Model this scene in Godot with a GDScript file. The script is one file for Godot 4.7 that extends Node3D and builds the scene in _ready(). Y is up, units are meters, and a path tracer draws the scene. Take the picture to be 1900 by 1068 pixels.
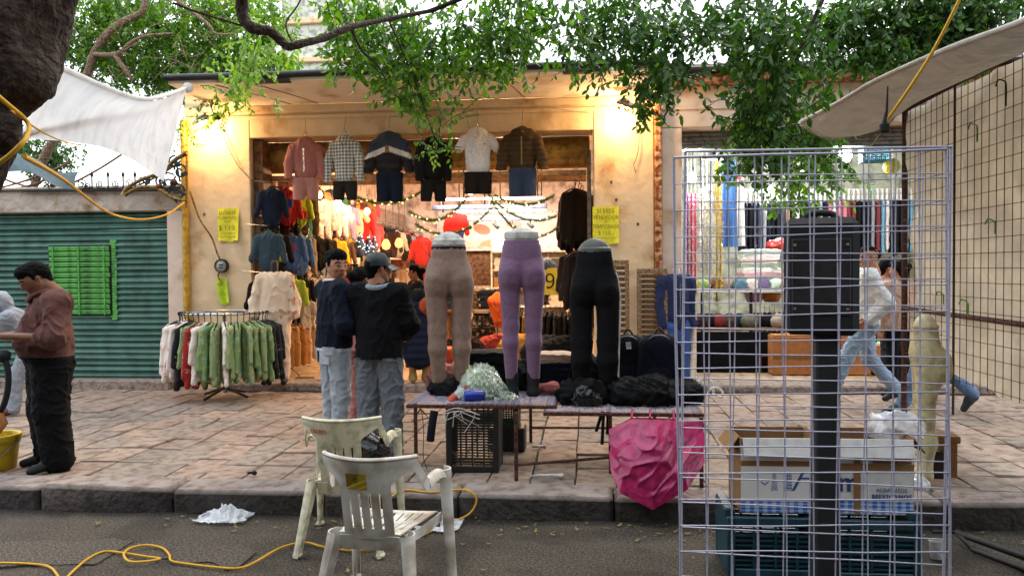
extends Node3D

const PV := 0.15        # top of the pavement
const KZ := -5.34       # kerb line
const FZ := -10.0       # shop fronts
var rng := RandomNumberGenerator.new()
var M := {}
var wr := FastNoiseLite.new()


func _ready():
	rng.seed = 4711
	var cam := Camera3D.new()
	cam.name = "camera"
	cam.fov = 39.19
	cam.near = 0.05
	cam.far = 400.0
	cam.position = Vector3(0, 1.69, 0)
	cam.rotation_degrees = Vector3(-1.49, 5.33, -0.48)
	cam.current = true
	add_child(cam)
	var we := WorldEnvironment.new()
	we.name = "world_environment"
	var e := Environment.new()
	e.background_mode = Environment.BG_SKY
	var sky := Sky.new()
	var sm := ProceduralSkyMaterial.new()
	sm.sky_top_color = Color(0.86, 0.9, 0.95)
	sm.sky_horizon_color = Color(0.95, 0.95, 0.94)
	sm.sky_curve = 0.2
	sm.ground_bottom_color = Color(0.25, 0.24, 0.23)
	sm.ground_horizon_color = Color(0.5, 0.5, 0.48)
	sm.sun_angle_max = 1.0
	sky.sky_material = sm
	e.sky = sky
	e.background_energy_multiplier = 1.25
	e.tonemap_mode = Environment.TONE_MAPPER_LINEAR
	e.tonemap_exposure = 2.75
	e.sdfgi_enabled = true
	e.ssao_enabled = true
	e.ssil_enabled = true
	we.environment = e
	add_child(we)
	var sun := DirectionalLight3D.new()
	sun.name = "sun"
	sun.light_energy = 0.35
	sun.light_angular_distance = 25.0
	sun.light_color = Color(1.0, 0.97, 0.92)
	sun.shadow_enabled = true
	sun.rotation_degrees = Vector3(-58, 155, 0)
	add_child(sun)

	wr.seed = 7
	wr.frequency = 1.0
	wr.fractal_type = FastNoiseLite.FRACTAL_NONE
	make_materials()
	build_ground()
	build_facade()
	build_interior()
	build_right_shop()
	build_opposite()
	build_trees()
	build_tarps()
	build_hung_torsos()
	build_left_wall_clothes()
	build_racks()
	build_shop_goods()
	build_right_goods()
	build_table()
	build_mannequins()
	build_people()
	build_chairs()
	build_right_front()
	build_small_things()


# ---------------------------------------------------------------- helpers
func put(o: Node, parent: Node, called: String):
	o.name = called
	parent.add_child(o, true)
	return o


func thing(called: String, label: String, category: String, at := Vector3.ZERO, turn := 0.0, group := "") -> Node3D:
	var o := Node3D.new()
	put(o, self, called)
	o.position = at
	o.rotation.y = turn
	tag(o, label, category, group)
	return o


func tag(o: Node, label: String, category: String, group := ""):
	o.set_meta("label", label)
	o.set_meta("category", category)
	if group != "":
		o.set_meta("group", group)
	return o


func part(called: String, mesh: Mesh, m: Material, parent: Node, xf := Transform3D()) -> MeshInstance3D:
	var o := MeshInstance3D.new()
	o.mesh = mesh
	o.material_override = m
	put(o, parent, called)
	o.transform = xf
	return o


func solo(called: String, mesh: Mesh, m: Material, label: String, category: String, at := Vector3.ZERO, group := "") -> MeshInstance3D:
	var o := part(called, mesh, m, self, Transform3D(Basis(), at))
	tag(o, label, category, group)
	return o


func setting(called: String, mesh: Mesh, m: Material, at := Vector3.ZERO) -> MeshInstance3D:
	var o := part(called, mesh, m, self, Transform3D(Basis(), at))
	o.set_meta("kind", "structure")
	return o


func copy(o: Node3D, label: String, group := "") -> Node3D:
	var r: Node3D = o.duplicate()
	put(r, self, String(o.name).rstrip("0123456789"))
	r.set_meta("label", label)
	if group != "":
		r.set_meta("group", group)
	return r


func at(p: Vector3, turn := 0.0, s := Vector3.ONE) -> Transform3D:
	return Transform3D(Basis(Vector3.UP, turn).scaled_local(s), p)


func rnd(a: float, b: float) -> float:
	return rng.randf_range(a, b)


# triangles collected into one mesh; normals follow the winding
class Geo:
	var v := PackedVector3Array()
	var uv := PackedVector2Array()
	var c := PackedColorArray()
	var i := PackedInt32Array()
	var tint := Color.WHITE

	func vert(p: Vector3, t := Vector2.ZERO) -> int:
		v.append(p)
		uv.append(t)
		c.append(tint)
		return v.size() - 1

	func tri(a: int, b: int, d: int):
		i.append(a)
		i.append(b)
		i.append(d)

	func quad(a: Vector3, b: Vector3, d: Vector3, e: Vector3):
		var k := v.size()
		vert(a, Vector2(0, 1))
		vert(b, Vector2(1, 1))
		vert(d, Vector2(1, 0))
		vert(e, Vector2(0, 0))
		tri(k, k + 2, k + 1)
		tri(k, k + 3, k + 2)

	# box with chamfered edges
	func box(o: Vector3, s: Vector3, b := Basis(), ch := 0.0):
		var h := s * 0.5
		if ch <= 0.0:
			for ax in 3:
				for sg in [-1.0, 1.0]:
					var n := Vector3.ZERO
					n[ax] = sg
					var u := Vector3.ZERO
					u[(ax + 1) % 3] = 1.0
					var w := Vector3.ZERO
					w[(ax + 2) % 3] = sg
					quad(o + b * ((n - u - w) * h), o + b * ((n + u - w) * h), o + b * ((n + u + w) * h), o + b * ((n - u + w) * h))
			return
		ch = minf(ch, 0.45 * minf(s.x, minf(s.y, s.z)))
		var g := h - Vector3.ONE * ch
		for ax in 3:
			for sg in [-1.0, 1.0]:
				var n := Vector3.ZERO
				n[ax] = sg * h[ax]
				var u := Vector3.ZERO
				u[(ax + 1) % 3] = g[(ax + 1) % 3]
				var w := Vector3.ZERO
				w[(ax + 2) % 3] = sg * g[(ax + 2) % 3]
				quad(o + b * (n - u - w), o + b * (n + u - w), o + b * (n + u + w), o + b * (n - u + w))
		for ax in 3:
			var a1 := (ax + 1) % 3
			var a2 := (ax + 2) % 3
			for s1 in [-1.0, 1.0]:
				for s2 in [-1.0, 1.0]:
					var p := Vector3.ZERO
					p[a1] = s1 * h[a1]
					p[a2] = s2 * g[a2]
					var q := Vector3.ZERO
					q[a1] = s1 * g[a1]
					q[a2] = s2 * h[a2]
					var l := Vector3.ZERO
					l[ax] = g[ax] * s1 * s2
					quad(o + b * (p - l), o + b * (p + l), o + b * (q + l), o + b * (q - l))
		for sx in [-1.0, 1.0]:
			for sy in [-1.0, 1.0]:
				for sz in [-1.0, 1.0]:
					var k := v.size()
					vert(o + b * Vector3(sx * h.x, sy * g.y, sz * g.z))
					vert(o + b * Vector3(sx * g.x, sy * h.y, sz * g.z))
					vert(o + b * Vector3(sx * g.x, sy * g.y, sz * h.z))
					if sx * sy * sz > 0:
						tri(k, k + 2, k + 1)
					else:
						tri(k, k + 1, k + 2)

	# tube along points; radius a number or an array
	func tube(pts: Array, r, sides := 8, caps := true, flat := 1.0):
		var n := pts.size()
		var first := v.size()
		var up := Vector3.UP
		var d0: Vector3 = (pts[1] - pts[0]).normalized()
		if absf(d0.dot(up)) > 0.9:
			up = Vector3.BACK
		var x := up.cross(d0).normalized()
		for k in n:
			var d: Vector3
			if k == 0:
				d = pts[1] - pts[0]
			elif k == n - 1:
				d = pts[k] - pts[k - 1]
			else:
				d = pts[k + 1] - pts[k - 1]
			d = d.normalized()
			x = (x - d * x.dot(d)).normalized()
			var y := d.cross(x)
			var rr: float = r[k] if r is Array else r
			for s in sides + 1:
				var an := TAU * s / sides
				vert(pts[k] + x * cos(an) * rr + y * sin(an) * rr * flat, Vector2(float(s) / sides, float(k) / (n - 1)))
		for k in n - 1:
			for s in sides:
				var a := first + k * (sides + 1) + s
				var b := a + sides + 1
				tri(a, a + 1, b)
				tri(a + 1, b + 1, b)
		if caps:
			for e in [0, n - 1]:
				var k := v.size()
				vert(pts[e])
				for s in sides:
					vert(v[first + e * (sides + 1) + s])
				for s in sides:
					if e == 0:
						tri(k, k + 1 + (s + 1) % sides, k + 1 + s)
					else:
						tri(k, k + 1 + s, k + 1 + (s + 1) % sides)

	# surface of revolution about y: profile of Vector2(radius, height)
	func lathe(prof: Array, sides := 24, o := Vector3.ZERO, b := Basis(), squash := 1.0):
		var first := v.size()
		for k in prof.size():
			for s in sides + 1:
				var an := TAU * s / sides
				vert(o + b * Vector3(cos(an) * prof[k].x, prof[k].y, sin(an) * prof[k].x * squash), Vector2(float(s) / sides, float(k) / maxi(1, prof.size() - 1)))
		for k in prof.size() - 1:
			for s in sides:
				var a := first + k * (sides + 1) + s
				var e := a + sides + 1
				tri(a, e, a + 1)
				tri(a + 1, e, e + 1)

	# a sheet f(u, v) -> Vector3, thick along its normal; mask(u, v) false leaves a hole
	func sheet(nu: int, nv: int, f: Callable, thick := 0.0, mask = null):
		var first := v.size()
		for a in nv + 1:
			for b in nu + 1:
				vert(f.call(float(b) / nu, float(a) / nv), Vector2(float(b) / nu, float(a) / nv))
		var keep := []
		for a in nv:
			for b in nu:
				keep.append(mask == null or mask.call((b + 0.5) / nu, (a + 0.5) / nv))
		var w := nu + 1
		for a in nv:
			for b in nu:
				if keep[a * nu + b]:
					var k := first + a * w + b
					tri(k, k + 1, k + w)
					tri(k + 1, k + w + 1, k + w)
		if thick <= 0.0:
			return
		var second := v.size()
		for a in nv + 1:
			for b in nu + 1:
				var k := first + a * w + b
				var du := v[first + a * w + mini(b + 1, nu)] - v[first + a * w + maxi(b - 1, 0)]
				var dv := v[first + mini(a + 1, nv) * w + b] - v[first + maxi(a - 1, 0) * w + b]
				vert(v[k] + du.cross(dv).normalized() * thick, uv[k])
		for a in nv:
			for b in nu:
				if not keep[a * nu + b]:
					continue
				var k := second + a * w + b
				tri(k, k + w, k + 1)
				tri(k + 1, k + w, k + w + 1)
				var sides := [[b - 1, a, 0, w], [b + 1, a, 1 + w, 1], [b, a - 1, 1, 0], [b, a + 1, w, w + 1]]
				for s in sides:
					var out: bool = s[0] < 0 or s[0] >= nu or s[1] < 0 or s[1] >= nv or not keep[s[1] * nu + s[0]]
					if out:
						var p := first + a * w + b
						var q := v.size()
						vert(v[p + s[2]])
						vert(v[p + s[3]])
						vert(v[k + s[3]])
						vert(v[k + s[2]])
						tri(q, q + 2, q + 1)
						tri(q, q + 3, q + 2)

	func add(g: Geo, x := Transform3D()):
		var k := v.size()
		for p in g.v:
			v.append(x * p)
		uv.append_array(g.uv)
		c.append_array(g.c)
		for j in g.i:
			i.append(j + k)

	func mesh(smooth := true) -> ArrayMesh:
		var n := PackedVector3Array()
		n.resize(v.size())
		for t in range(0, i.size(), 3):
			var a := i[t]
			var b := i[t + 1]
			var d := i[t + 2]
			var x := (v[d] - v[a]).cross(v[b] - v[a])
			n[a] += x
			n[b] += x
			n[d] += x
		for k in n.size():
			n[k] = n[k].normalized() if n[k].length_squared() > 0.0 else Vector3.UP
		var arr := []
		arr.resize(Mesh.ARRAY_MAX)
		arr[Mesh.ARRAY_VERTEX] = v
		arr[Mesh.ARRAY_NORMAL] = n
		arr[Mesh.ARRAY_TEX_UV] = uv
		arr[Mesh.ARRAY_COLOR] = c
		arr[Mesh.ARRAY_INDEX] = i
		var m := ArrayMesh.new()
		m.add_surface_from_arrays(Mesh.PRIMITIVE_TRIANGLES, arr)
		return m


# a rounded body: tapered capsules joined smoothly and meshed as surface nets
class Blob:
	var bones := []
	var cell := 0.014
	var k := 45.0
	var disp = null
	var floor_y := -1e9
	var top_y := 1e9

	func _init(c := 0.014, kk := 45.0):
		cell = c
		k = kk

	# sq flattens the capsule along axis
	func add(a: Vector3, b: Vector3, ra: float, rb: float, sq := 1.0, axis := Vector3.BACK):
		bones.append([a, b, ra, rb, sq, axis.normalized()])

	func ball(a: Vector3, r: float, sq := 1.0, axis := Vector3.BACK):
		bones.append([a, a, r, r, sq, axis.normalized()])

	func into(g: Geo):
		var lo := Vector3(1e9, 1e9, 1e9)
		var hi := -lo
		for b in bones:
			var r: float = maxf(b[2], b[3]) * maxf(1.0, b[4]) + 2.5 * cell
			for p in [b[0], b[1]]:
				lo = lo.min(p - Vector3.ONE * r)
				hi = hi.max(p + Vector3.ONE * r)
		var nx := int((hi.x - lo.x) / cell) + 2
		var ny := int((hi.y - lo.y) / cell) + 2
		var nz := int((hi.z - lo.z) / cell) + 2
		var sum := PackedFloat32Array()
		sum.resize(nx * ny * nz)
		sum.fill(1.0)
		var m := 2.8 / k
		var im := 1.0 / m
		for b in bones:
			var pa: Vector3 = b[0]
			var ax: Vector3 = b[5]
			var st: float = 1.0 / b[4] - 1.0
			var ba: Vector3 = b[1] - pa
			ba += ax * (ba.dot(ax) * st)
			var bb := maxf(ba.length_squared(), 1e-9)
			var ra: float = b[2]
			var dr: float = b[3] - ra
			var r: float = (maxf(b[2], b[3]) + m) * maxf(1.0, b[4])
			var l := ((b[0] as Vector3).min(b[1]) - Vector3.ONE * r - lo) / cell
			var h := ((b[0] as Vector3).max(b[1]) + Vector3.ONE * r - lo) / cell
			for z in range(maxi(0, int(l.z)), mini(nz - 1, int(h.z) + 1) + 1):
				for y in range(maxi(0, int(l.y)), mini(ny - 1, int(h.y) + 1) + 1):
					var row := (z * ny + y) * nx
					for x in range(maxi(0, int(l.x)), mini(nx - 1, int(h.x) + 1) + 1):
						var q := lo + Vector3(x, y, z) * cell - pa
						q += ax * (q.dot(ax) * st)
						var t := clampf(q.dot(ba) / bb, 0.0, 1.0)
						var d := (q - ba * t).length() - ra - dr * t
						if d < m:
							var o := sum[row + x]
							if o > 0.5:
								sum[row + x] = d
							else:
								var hh := maxf(m - absf(o - d), 0.0) * im
								sum[row + x] = minf(o, d) - hh * hh * m * 0.25
		var stride := [1, nx, nx * ny]
		var axes := [Vector3(cell, 0, 0), Vector3(0, cell, 0), Vector3(0, 0, cell)]
		var slot := {}
		var acc := PackedVector3Array()
		var cnt := PackedInt32Array()
		var quads := PackedInt32Array()
		for n in sum.size():
			var s := sum[n]
			if s >= 0.0:
				continue
			var at := lo + Vector3(n % nx, (n / nx) % ny, n / (nx * ny)) * cell
			for a in 3:
				for sg in [1, -1]:
					var o: int = n + sg * stride[a]
					if o < 0 or o >= sum.size() or sum[o] < 0.0:
						continue
					var lt := minf(sum[o], cell)
					var p: Vector3 = at + axes[a] * (sg * s / (s - lt))
					var e: int = n if sg > 0 else o
					var s1: int = stride[(a + 1) % 3]
					var s2: int = stride[(a + 2) % 3]
					var four := [e, e - s1, e - s1 - s2, e - s2]
					var ids := []
					for f in four:
						if not slot.has(f):
							slot[f] = acc.size()
							acc.append(Vector3.ZERO)
							cnt.append(0)
						var w: int = slot[f]
						acc[w] += p
						cnt[w] += 1
						ids.append(w)
					if sg > 0:
						quads.append_array(PackedInt32Array([ids[0], ids[2], ids[1], ids[0], ids[3], ids[2]]))
					else:
						quads.append_array(PackedInt32Array([ids[0], ids[1], ids[2], ids[0], ids[2], ids[3]]))
		for w in acc.size():
			acc[w] /= cnt[w]
		if disp != null:
			var nn := PackedVector3Array()
			nn.resize(acc.size())
			for t in range(0, quads.size(), 3):
				var x := (acc[quads[t + 2]] - acc[quads[t]]).cross(acc[quads[t + 1]] - acc[quads[t]])
				nn[quads[t]] += x
				nn[quads[t + 1]] += x
				nn[quads[t + 2]] += x
			for w in acc.size():
				acc[w] += nn[w].normalized() * disp.call(acc[w])
		var first := g.v.size()
		for w in acc.size():
			acc[w].y = clampf(acc[w].y, floor_y, top_y)
			g.vert(acc[w], Vector2(acc[w].x, acc[w].y))
		for q in quads:
			g.i.append(first + q)

	func mesh() -> ArrayMesh:
		var g := Geo.new()
		into(g)
		return g.mesh()


# cloth wrinkles: offset along the normal at a point
func wrinkle(amp: float, f := 9.0, stretch := Vector3(1, 0.45, 1), off := 0.0) ->  Callable:
	return func(p: Vector3) -> float:
		var q := p * stretch * f * 0.8 + Vector3(off, off * 0.7, 0)
		var w := 0.6 * wr.get_noise_3d(q.x * 0.7, q.y * 0.7 + 5.0, q.z * 0.7)
		var a := absf(wr.get_noise_3d(q.x + w, q.y + q.x * 0.5, q.z + w))
		var b := absf(wr.get_noise_3d(q.x * 2.1 + 9.0, q.y * 2.1 - q.z, q.z * 2.1 + w))
		return amp * (pow(1.0 - minf(a * 1.8, 1.0), 2.0) * 0.95 + pow(1.0 - minf(b * 2.2, 1.0), 2.0) * 0.22 - 0.35)


func arc_points(pts: Array, n := 8) -> Array:
	var c := Curve3D.new()
	for k in pts.size():
		var a: Vector3 = pts[maxi(0, k - 1)]
		var b: Vector3 = pts[mini(pts.size() - 1, k + 1)]
		var t: Vector3 = (b - a) / 6.0
		c.add_point(pts[k], -t, t)
	var out := []
	for k in (pts.size() - 1) * n + 1:
		out.append(c.sample(mini(k / n, pts.size() - 2), float(k - mini(k / n, pts.size() - 2) * n) / n))
	return out


func sag(a: Vector3, b: Vector3, drop: float, n := 16) -> Array:
	var out := []
	for k in n + 1:
		var t := float(k) / n
		out.append(a.lerp(b, t) - Vector3(0, drop * 4.0 * t * (1.0 - t), 0))
	return out


func box_mesh(s: Vector3, ch := 0.0, o := Vector3.ZERO) -> ArrayMesh:
	var g := Geo.new()
	g.box(o, s, Basis(), ch)
	return g.mesh()


func bar(a: Vector3, b: Vector3, r: float, sides := 6) -> ArrayMesh:
	var g := Geo.new()
	g.tube([a, b], r, sides)
	return g.mesh()


func tube_mesh(pts: Array, r, sides := 6) -> ArrayMesh:
	var g := Geo.new()
	g.tube(pts, r, sides)
	return g.mesh()


func text_mesh(s: String, size: float, depth := 0.002, bold := false) -> TextMesh:
	var t := TextMesh.new()
	t.text = s
	t.font_size = 32
	t.pixel_size = size / 32.0
	t.depth = depth
	t.curve_step = 2.0
	var f := SystemFont.new()
	f.font_names = PackedStringArray(["Droid Sans"])
	f.font_weight = 700 if bold else 400
	t.font = f
	return t


# ---------------------------------------------------------------- materials
func noise_tex(kind: int, freq: float, oct: int, ramp: Array, size := 256, seed_ := 1, normal := false, strength := 4.0) -> NoiseTexture2D:
	var n := FastNoiseLite.new()
	n.noise_type = kind
	n.frequency = freq
	n.fractal_octaves = oct
	n.seed = seed_
	var t := NoiseTexture2D.new()
	t.width = size
	t.height = size
	t.seamless = true
	t.noise = n
	if normal:
		t.as_normal_map = true
		t.bump_strength = strength
	elif ramp.size():
		var g := Gradient.new()
		g.offsets = PackedFloat32Array()
		var offs := PackedFloat32Array()
		var cols := PackedColorArray()
		for r in ramp:
			offs.append(r[0])
			cols.append(r[1])
		g.offsets = offs
		g.colors = cols
		t.color_ramp = g
	return t


func grey(v: float) -> Color:
	return Color(v, v, v)


var T := {}


func mat(c: Color, rough := 0.8, tex := "", scale := 1.0, nrm := "", nscale := 1.0, nstr := 1.0, metal := 0.0) -> StandardMaterial3D:
	var m := StandardMaterial3D.new()
	m.albedo_color = c
	m.roughness = rough
	m.metallic = metal
	if tex != "":
		m.albedo_texture = T[tex]
		m.uv1_triplanar = true
		m.uv1_world_triplanar = tex.begins_with("w_")
		m.uv1_scale = Vector3.ONE * scale
	if nrm != "":
		m.normal_enabled = true
		m.normal_texture = T[nrm]
		m.normal_scale = nstr
		m.uv1_triplanar = true
		if tex == "":
			m.uv1_scale = Vector3.ONE * nscale
	return m


var cloths := {}


func cloth(hex: String) -> StandardMaterial3D:
	if not cloths.has(hex):
		var m := mat(Color(hex), 0.9, "cloth", 3.0, "weave", 3.0, 0.5)
		if Color(hex).v > 0.3:
			m.rim_enabled = true
			m.rim = 0.2
			m.rim_tint = 0.7
		else:
			m.metallic_specular = 0.3
		cloths[hex] = m
	return cloths[hex]


var paints := {}


func paint(hex: String, rough := 0.6, metal := 0.0) -> StandardMaterial3D:
	var key := hex + str(rough) + str(metal)
	if not paints.has(key):
		paints[key] = mat(Color(hex), rough, "dirt", 1.3, "", 1.0, 1.0, metal)
	return paints[key]


func glow(c: Color, e: float) -> StandardMaterial3D:
	var m := StandardMaterial3D.new()
	m.albedo_color = c
	m.emission_enabled = true
	m.emission = c
	m.emission_energy_multiplier = e
	return m


func glass_sheet(c: Color, a: float, rough := 0.12) -> StandardMaterial3D:
	var m := StandardMaterial3D.new()
	m.albedo_color = Color(c.r, c.g, c.b, a)
	m.transparency = BaseMaterial3D.TRANSPARENCY_ALPHA
	m.roughness = rough
	return m


# a print computed pixel by pixel
func print_tex(w: int, h: int, f: Callable) -> ImageTexture:
	var im := Image.create(w, h, false, Image.FORMAT_RGB8)
	for y in h:
		for x in w:
			im.set_pixel(x, y, f.call(float(x) / w, float(y) / h))
	return ImageTexture.create_from_image(im)


func blot_print(base: Color, spots: Array, count: int, r0: float, r1: float, seed_: int) -> ImageTexture:
	var g := RandomNumberGenerator.new()
	g.seed = seed_
	var im := Image.create(192, 192, false, Image.FORMAT_RGB8)
	im.fill(base)
	for k in count:
		var c: Color = spots[k % spots.size()]
		var o := Vector2(g.randf() * 192, g.randf() * 192)
		var r := g.randf_range(r0, r1) * 192
		var lobes := g.randi_range(3, 6)
		for y in range(int(o.y - r), int(o.y + r) + 1):
			for x in range(int(o.x - r), int(o.x + r) + 1):
				var d := Vector2(x, y) - o
				if d.length() < r * (0.68 + 0.32 * sin(d.angle() * lobes + k)):
					im.set_pixel(posmod(x, 192), posmod(y, 192), c)
	return ImageTexture.create_from_image(im)


func printed(t: Texture2D, scale: float, rough := 0.9) -> StandardMaterial3D:
	var m := StandardMaterial3D.new()
	m.albedo_texture = t
	m.roughness = rough
	m.uv1_triplanar = true
	m.uv1_scale = Vector3.ONE * scale
	m.normal_enabled = true
	m.normal_texture = T.weave
	m.normal_scale = 0.3
	return m


func make_materials():
	var S := FastNoiseLite.TYPE_SIMPLEX_SMOOTH
	var C := FastNoiseLite.TYPE_CELLULAR
	T.dirt = noise_tex(S, 0.012, 5, [[0.0, grey(0.55)], [0.42, grey(0.88)], [0.6, grey(1.0)], [1.0, grey(0.93)]], 512, 3)
	T.w_dirt = T.dirt
	T.cloth = noise_tex(S, 0.03, 4, [[0.0, grey(0.84)], [0.5, grey(0.95)], [1.0, grey(1.0)]], 256, 5)
	T.weave = noise_tex(S, 0.12, 3, [], 256, 6, true, 3.0)
	T.w_plaster = noise_tex(S, 0.009, 6, [[0.0, Color(0.7, 0.58, 0.46)], [0.2, Color(0.9, 0.84, 0.77)], [0.36, Color(0.98, 0.96, 0.93)], [0.6, Color(1, 0.99, 0.98)], [1.0, Color(0.96, 0.93, 0.9)]], 512, 11)
	T.rough = noise_tex(S, 0.05, 5, [], 256, 12, true, 6.0)
	T.w_asphalt = noise_tex(S, 0.1, 6, [[0.0, grey(0.4)], [0.36, grey(0.62)], [0.5, Color(0.78, 0.74, 0.69)], [0.66, Color(1.0, 0.95, 0.87)], [1.0, grey(1.0)]], 512, 13)
	T.asphalt_n = noise_tex(S, 0.2, 3, [], 512, 13, true, 9.0)
	T.stone = noise_tex(S, 0.02, 4, [[0.0, Color(0.62, 0.57, 0.54)], [0.38, Color(0.88, 0.85, 0.83)], [0.6, Color(0.97, 0.95, 0.94)], [1.0, Color(1, 1, 1)]], 512, 14)
	T.w_stone = T.stone
	T.stone_n = noise_tex(S, 0.06, 5, [], 512, 15, true, 7.0)
	T.bark = noise_tex(S, 0.025, 6, [[0.0, Color(0.3, 0.26, 0.24)], [0.45, Color(0.7, 0.62, 0.56)], [0.6, Color(0.85, 0.8, 0.76)], [0.72, Color(1, 1, 0.98)], [1.0, grey(1.0)]], 512, 16)
	T.bark_n = noise_tex(S, 0.03, 6, [], 512, 17, true, 14.0)
	T.plastic = noise_tex(S, 0.01, 6, [[0.0, Color(0.6, 0.55, 0.48)], [0.35, Color(0.8, 0.76, 0.7)], [0.55, Color(0.93, 0.91, 0.88)], [0.7, grey(1.0)], [1.0, grey(0.97)]], 512, 18)
	T.rust = noise_tex(S, 0.03, 6, [[0.0, Color(0.35, 0.2, 0.13)], [0.45, Color(0.7, 0.5, 0.4)], [0.6, Color(1, 0.95, 0.9)], [1.0, grey(1.0)]], 256, 19)
	T.crease = noise_tex(C, 0.03, 3, [], 512, 20, true, 10.0)
	T.tarp = noise_tex(S, 0.006, 5, [[0.0, Color(0.72, 0.66, 0.58)], [0.34, Color(0.9, 0.86, 0.81)], [0.5, Color(0.98, 0.96, 0.93)], [1.0, grey(1.0)]], 512, 21)
	T.leafy = noise_tex(S, 0.05, 3, [[0.0, grey(0.75)], [1.0, grey(1.0)]], 128, 22)
	T.wood = noise_tex(S, 0.03, 5, [[0.0, Color(0.4, 0.3, 0.22)], [0.5, Color(0.8, 0.7, 0.6)], [1.0, Color(1, 0.95, 0.9)]], 256, 23)

	M.wall = mat(Color("dfc6a2"), 0.85, "w_plaster", 0.3, "rough", 1.0, 0.12)
	M.wall_pink = mat(Color("d8c4b4"), 0.85, "w_plaster", 0.34, "rough", 1.0, 0.12)
	M.wall_grey = mat(Color("b3a79d"), 0.9, "w_plaster", 0.4, "rough", 1.0, 0.4)
	M.inside = mat(Color("e2cfc2"), 0.8, "w_dirt", 0.5)
	M.inside_pale = mat(Color("cccebc"), 0.8, "w_dirt", 0.5)
	M.tilefloor = mat(Color("b99f80"), 0.5, "w_dirt", 0.8)
	M.brown = mat(Color("8a6a45"), 0.7, "wood", 1.2)
	M.asphalt = mat(Color("6d655d"), 0.95, "w_asphalt", 0.9, "asphalt_n", 1.0, 1.0)
	M.road = mat(Color("67615a"), 0.95, "w_asphalt", 0.9, "asphalt_n", 1.0, 1.0)
	M.road.vertex_color_use_as_albedo = true
	M.soffit = mat(Color("efe2ce"), 0.85, "w_plaster", 0.3, "rough", 1.0, 0.1)
	M.kerb = mat(Color("988a80"), 0.95, "w_stone", 0.9, "stone_n", 1.0, 1.0)
	M.kerb_dark_front = mat(Color.WHITE, 0.95, "w_stone", 0.6, "stone_n", 1.0, 0.5)
	M.kerb_dark_front.vertex_color_use_as_albedo = true
	M.joint = mat(Color("4d4138"), 1.0, "w_asphalt", 0.9)
	for k in 6:
		M["slab%d" % k] = mat([Color("968576"), Color("8e8174"), Color("9f8c7d"), Color("877d73"), Color("9a877a"), Color("92877b")][k], 0.88, "w_stone", 0.5 + 0.06 * k, "stone_n", 1.0, 0.3)
	M.rusty_plaster = mat(Color("c39a72"), 0.9, "rust", 1.1, "rough", 1.0, 0.6)
	M.shutter_gold = paint("b5924f", 0.35, 0.4)
	M.green_slat = mat(Color("356354"), 0.38, "w_dirt", 0.5)
	M.green_slat2 = mat(Color("4c7568"), 0.42, "w_dirt", 0.5)
	M.spray_green = mat(Color("5aa84a"), 0.55, "dirt", 1.0)
	M.slatwall = mat(Color("b59a86"), 0.6, "w_dirt", 0.9)
	M.tarp_grey = mat(Color("8f8678"), 0.9, "tarp", 0.4, "crease", 0.4, 0.4)
	M.tarp_white = mat(Color("f2f0ee"), 0.8, "cloth", 0.5, "crease", 0.4, 0.35)
	M.tarp_white.backlight_enabled = true
	M.tarp_white.backlight = Color(1.0, 1.0, 1.0)
	M.tarp_beige = mat(Color("b9b0a5"), 0.9, "cloth", 0.5, "crease", 0.4, 0.5)
	M.tarp_beige.backlight_enabled = true
	M.tarp_beige.backlight = Color(0.4, 0.39, 0.37)
	M.tarp_blue = mat(Color("3d5866"), 0.8, "tarp", 0.5, "crease", 0.4, 0.5)
	M.ochre = mat(Color("8d7a2e"), 0.6, "rust", 2.5)
	M.iron_green = paint("27302a", 0.6, 0.3)
	M.tarp_wall = mat(Color("cfc3b0"), 0.9, "cloth", 0.35, "crease", 0.4, 0.6)
	M.tarp_wall.backlight_enabled = true
	M.tarp_wall.backlight = Color(0.8, 0.77, 0.72)
	M.black_plastic = paint("17171a", 0.5)
	M.black_gloss = paint("0e0d10", 0.16)
	M.pink_plastic = mat(Color("b3235f"), 0.24, "dirt", 2.0)
	M.pink_plastic.backlight_enabled = true
	M.pink_plastic.backlight = Color(0.35, 0.06, 0.15)
	M.clear_green = glass_sheet(Color(0.9, 0.95, 0.88), 0.35, 0.2)
	M.clear_plastic = glass_sheet(Color(0.93, 0.94, 0.96), 0.4, 0.2)
	M.cream_plastic = mat(Color("c2b48a"), 0.55, "dirt", 1.5)
	M.teal = mat(Color("0b3a44"), 0.5, "dirt", 1.2)
	M.chair = mat(Color("d2cec8"), 0.5, "plastic", 1.1)
	M.chair_cream = mat(Color("d6ceae"), 0.5, "dirt", 1.6)
	M.ink = paint("7a7418", 0.9)
	M.weathered = mat(Color("a89880"), 0.85, "wood", 3.0)
	M.weathered2 = mat(Color("8f826e"), 0.85, "wood", 3.0)
	M.steel = paint("8d8a86", 0.4, 0.7)
	M.dark_metal = paint("2b2726", 0.5, 0.3)
	M.rusty = mat(Color("5a3527"), 0.8, "rust", 3.0)
	M.black = paint("0c0c0d", 0.75)
	M.white = paint("e4e1dc", 0.6)
	M.chrome = paint("b8b8ba", 0.25, 0.9)
	M.wire = mat(Color("b3afc4"), 0.45, "cloth", 6.0)
	M.grid_dark = paint("3a302a", 0.6, 0.3)
	M.rope = mat(Color("d9a21a"), 0.7, "cloth", 8.0, "weave", 8.0, 1.0)
	M.paper = mat(Color("f0e83c"), 0.9, "cloth", 2.0)
	M.card = mat(Color("866038"), 0.9, "cloth", 1.5)
	M.card_orange = mat(Color("b57440"), 0.85, "cloth", 1.5)
	M.skin = mat(Color("a8714f"), 0.6, "cloth", 2.0)
	M.skin.subsurf_scatter_enabled = true
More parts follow.
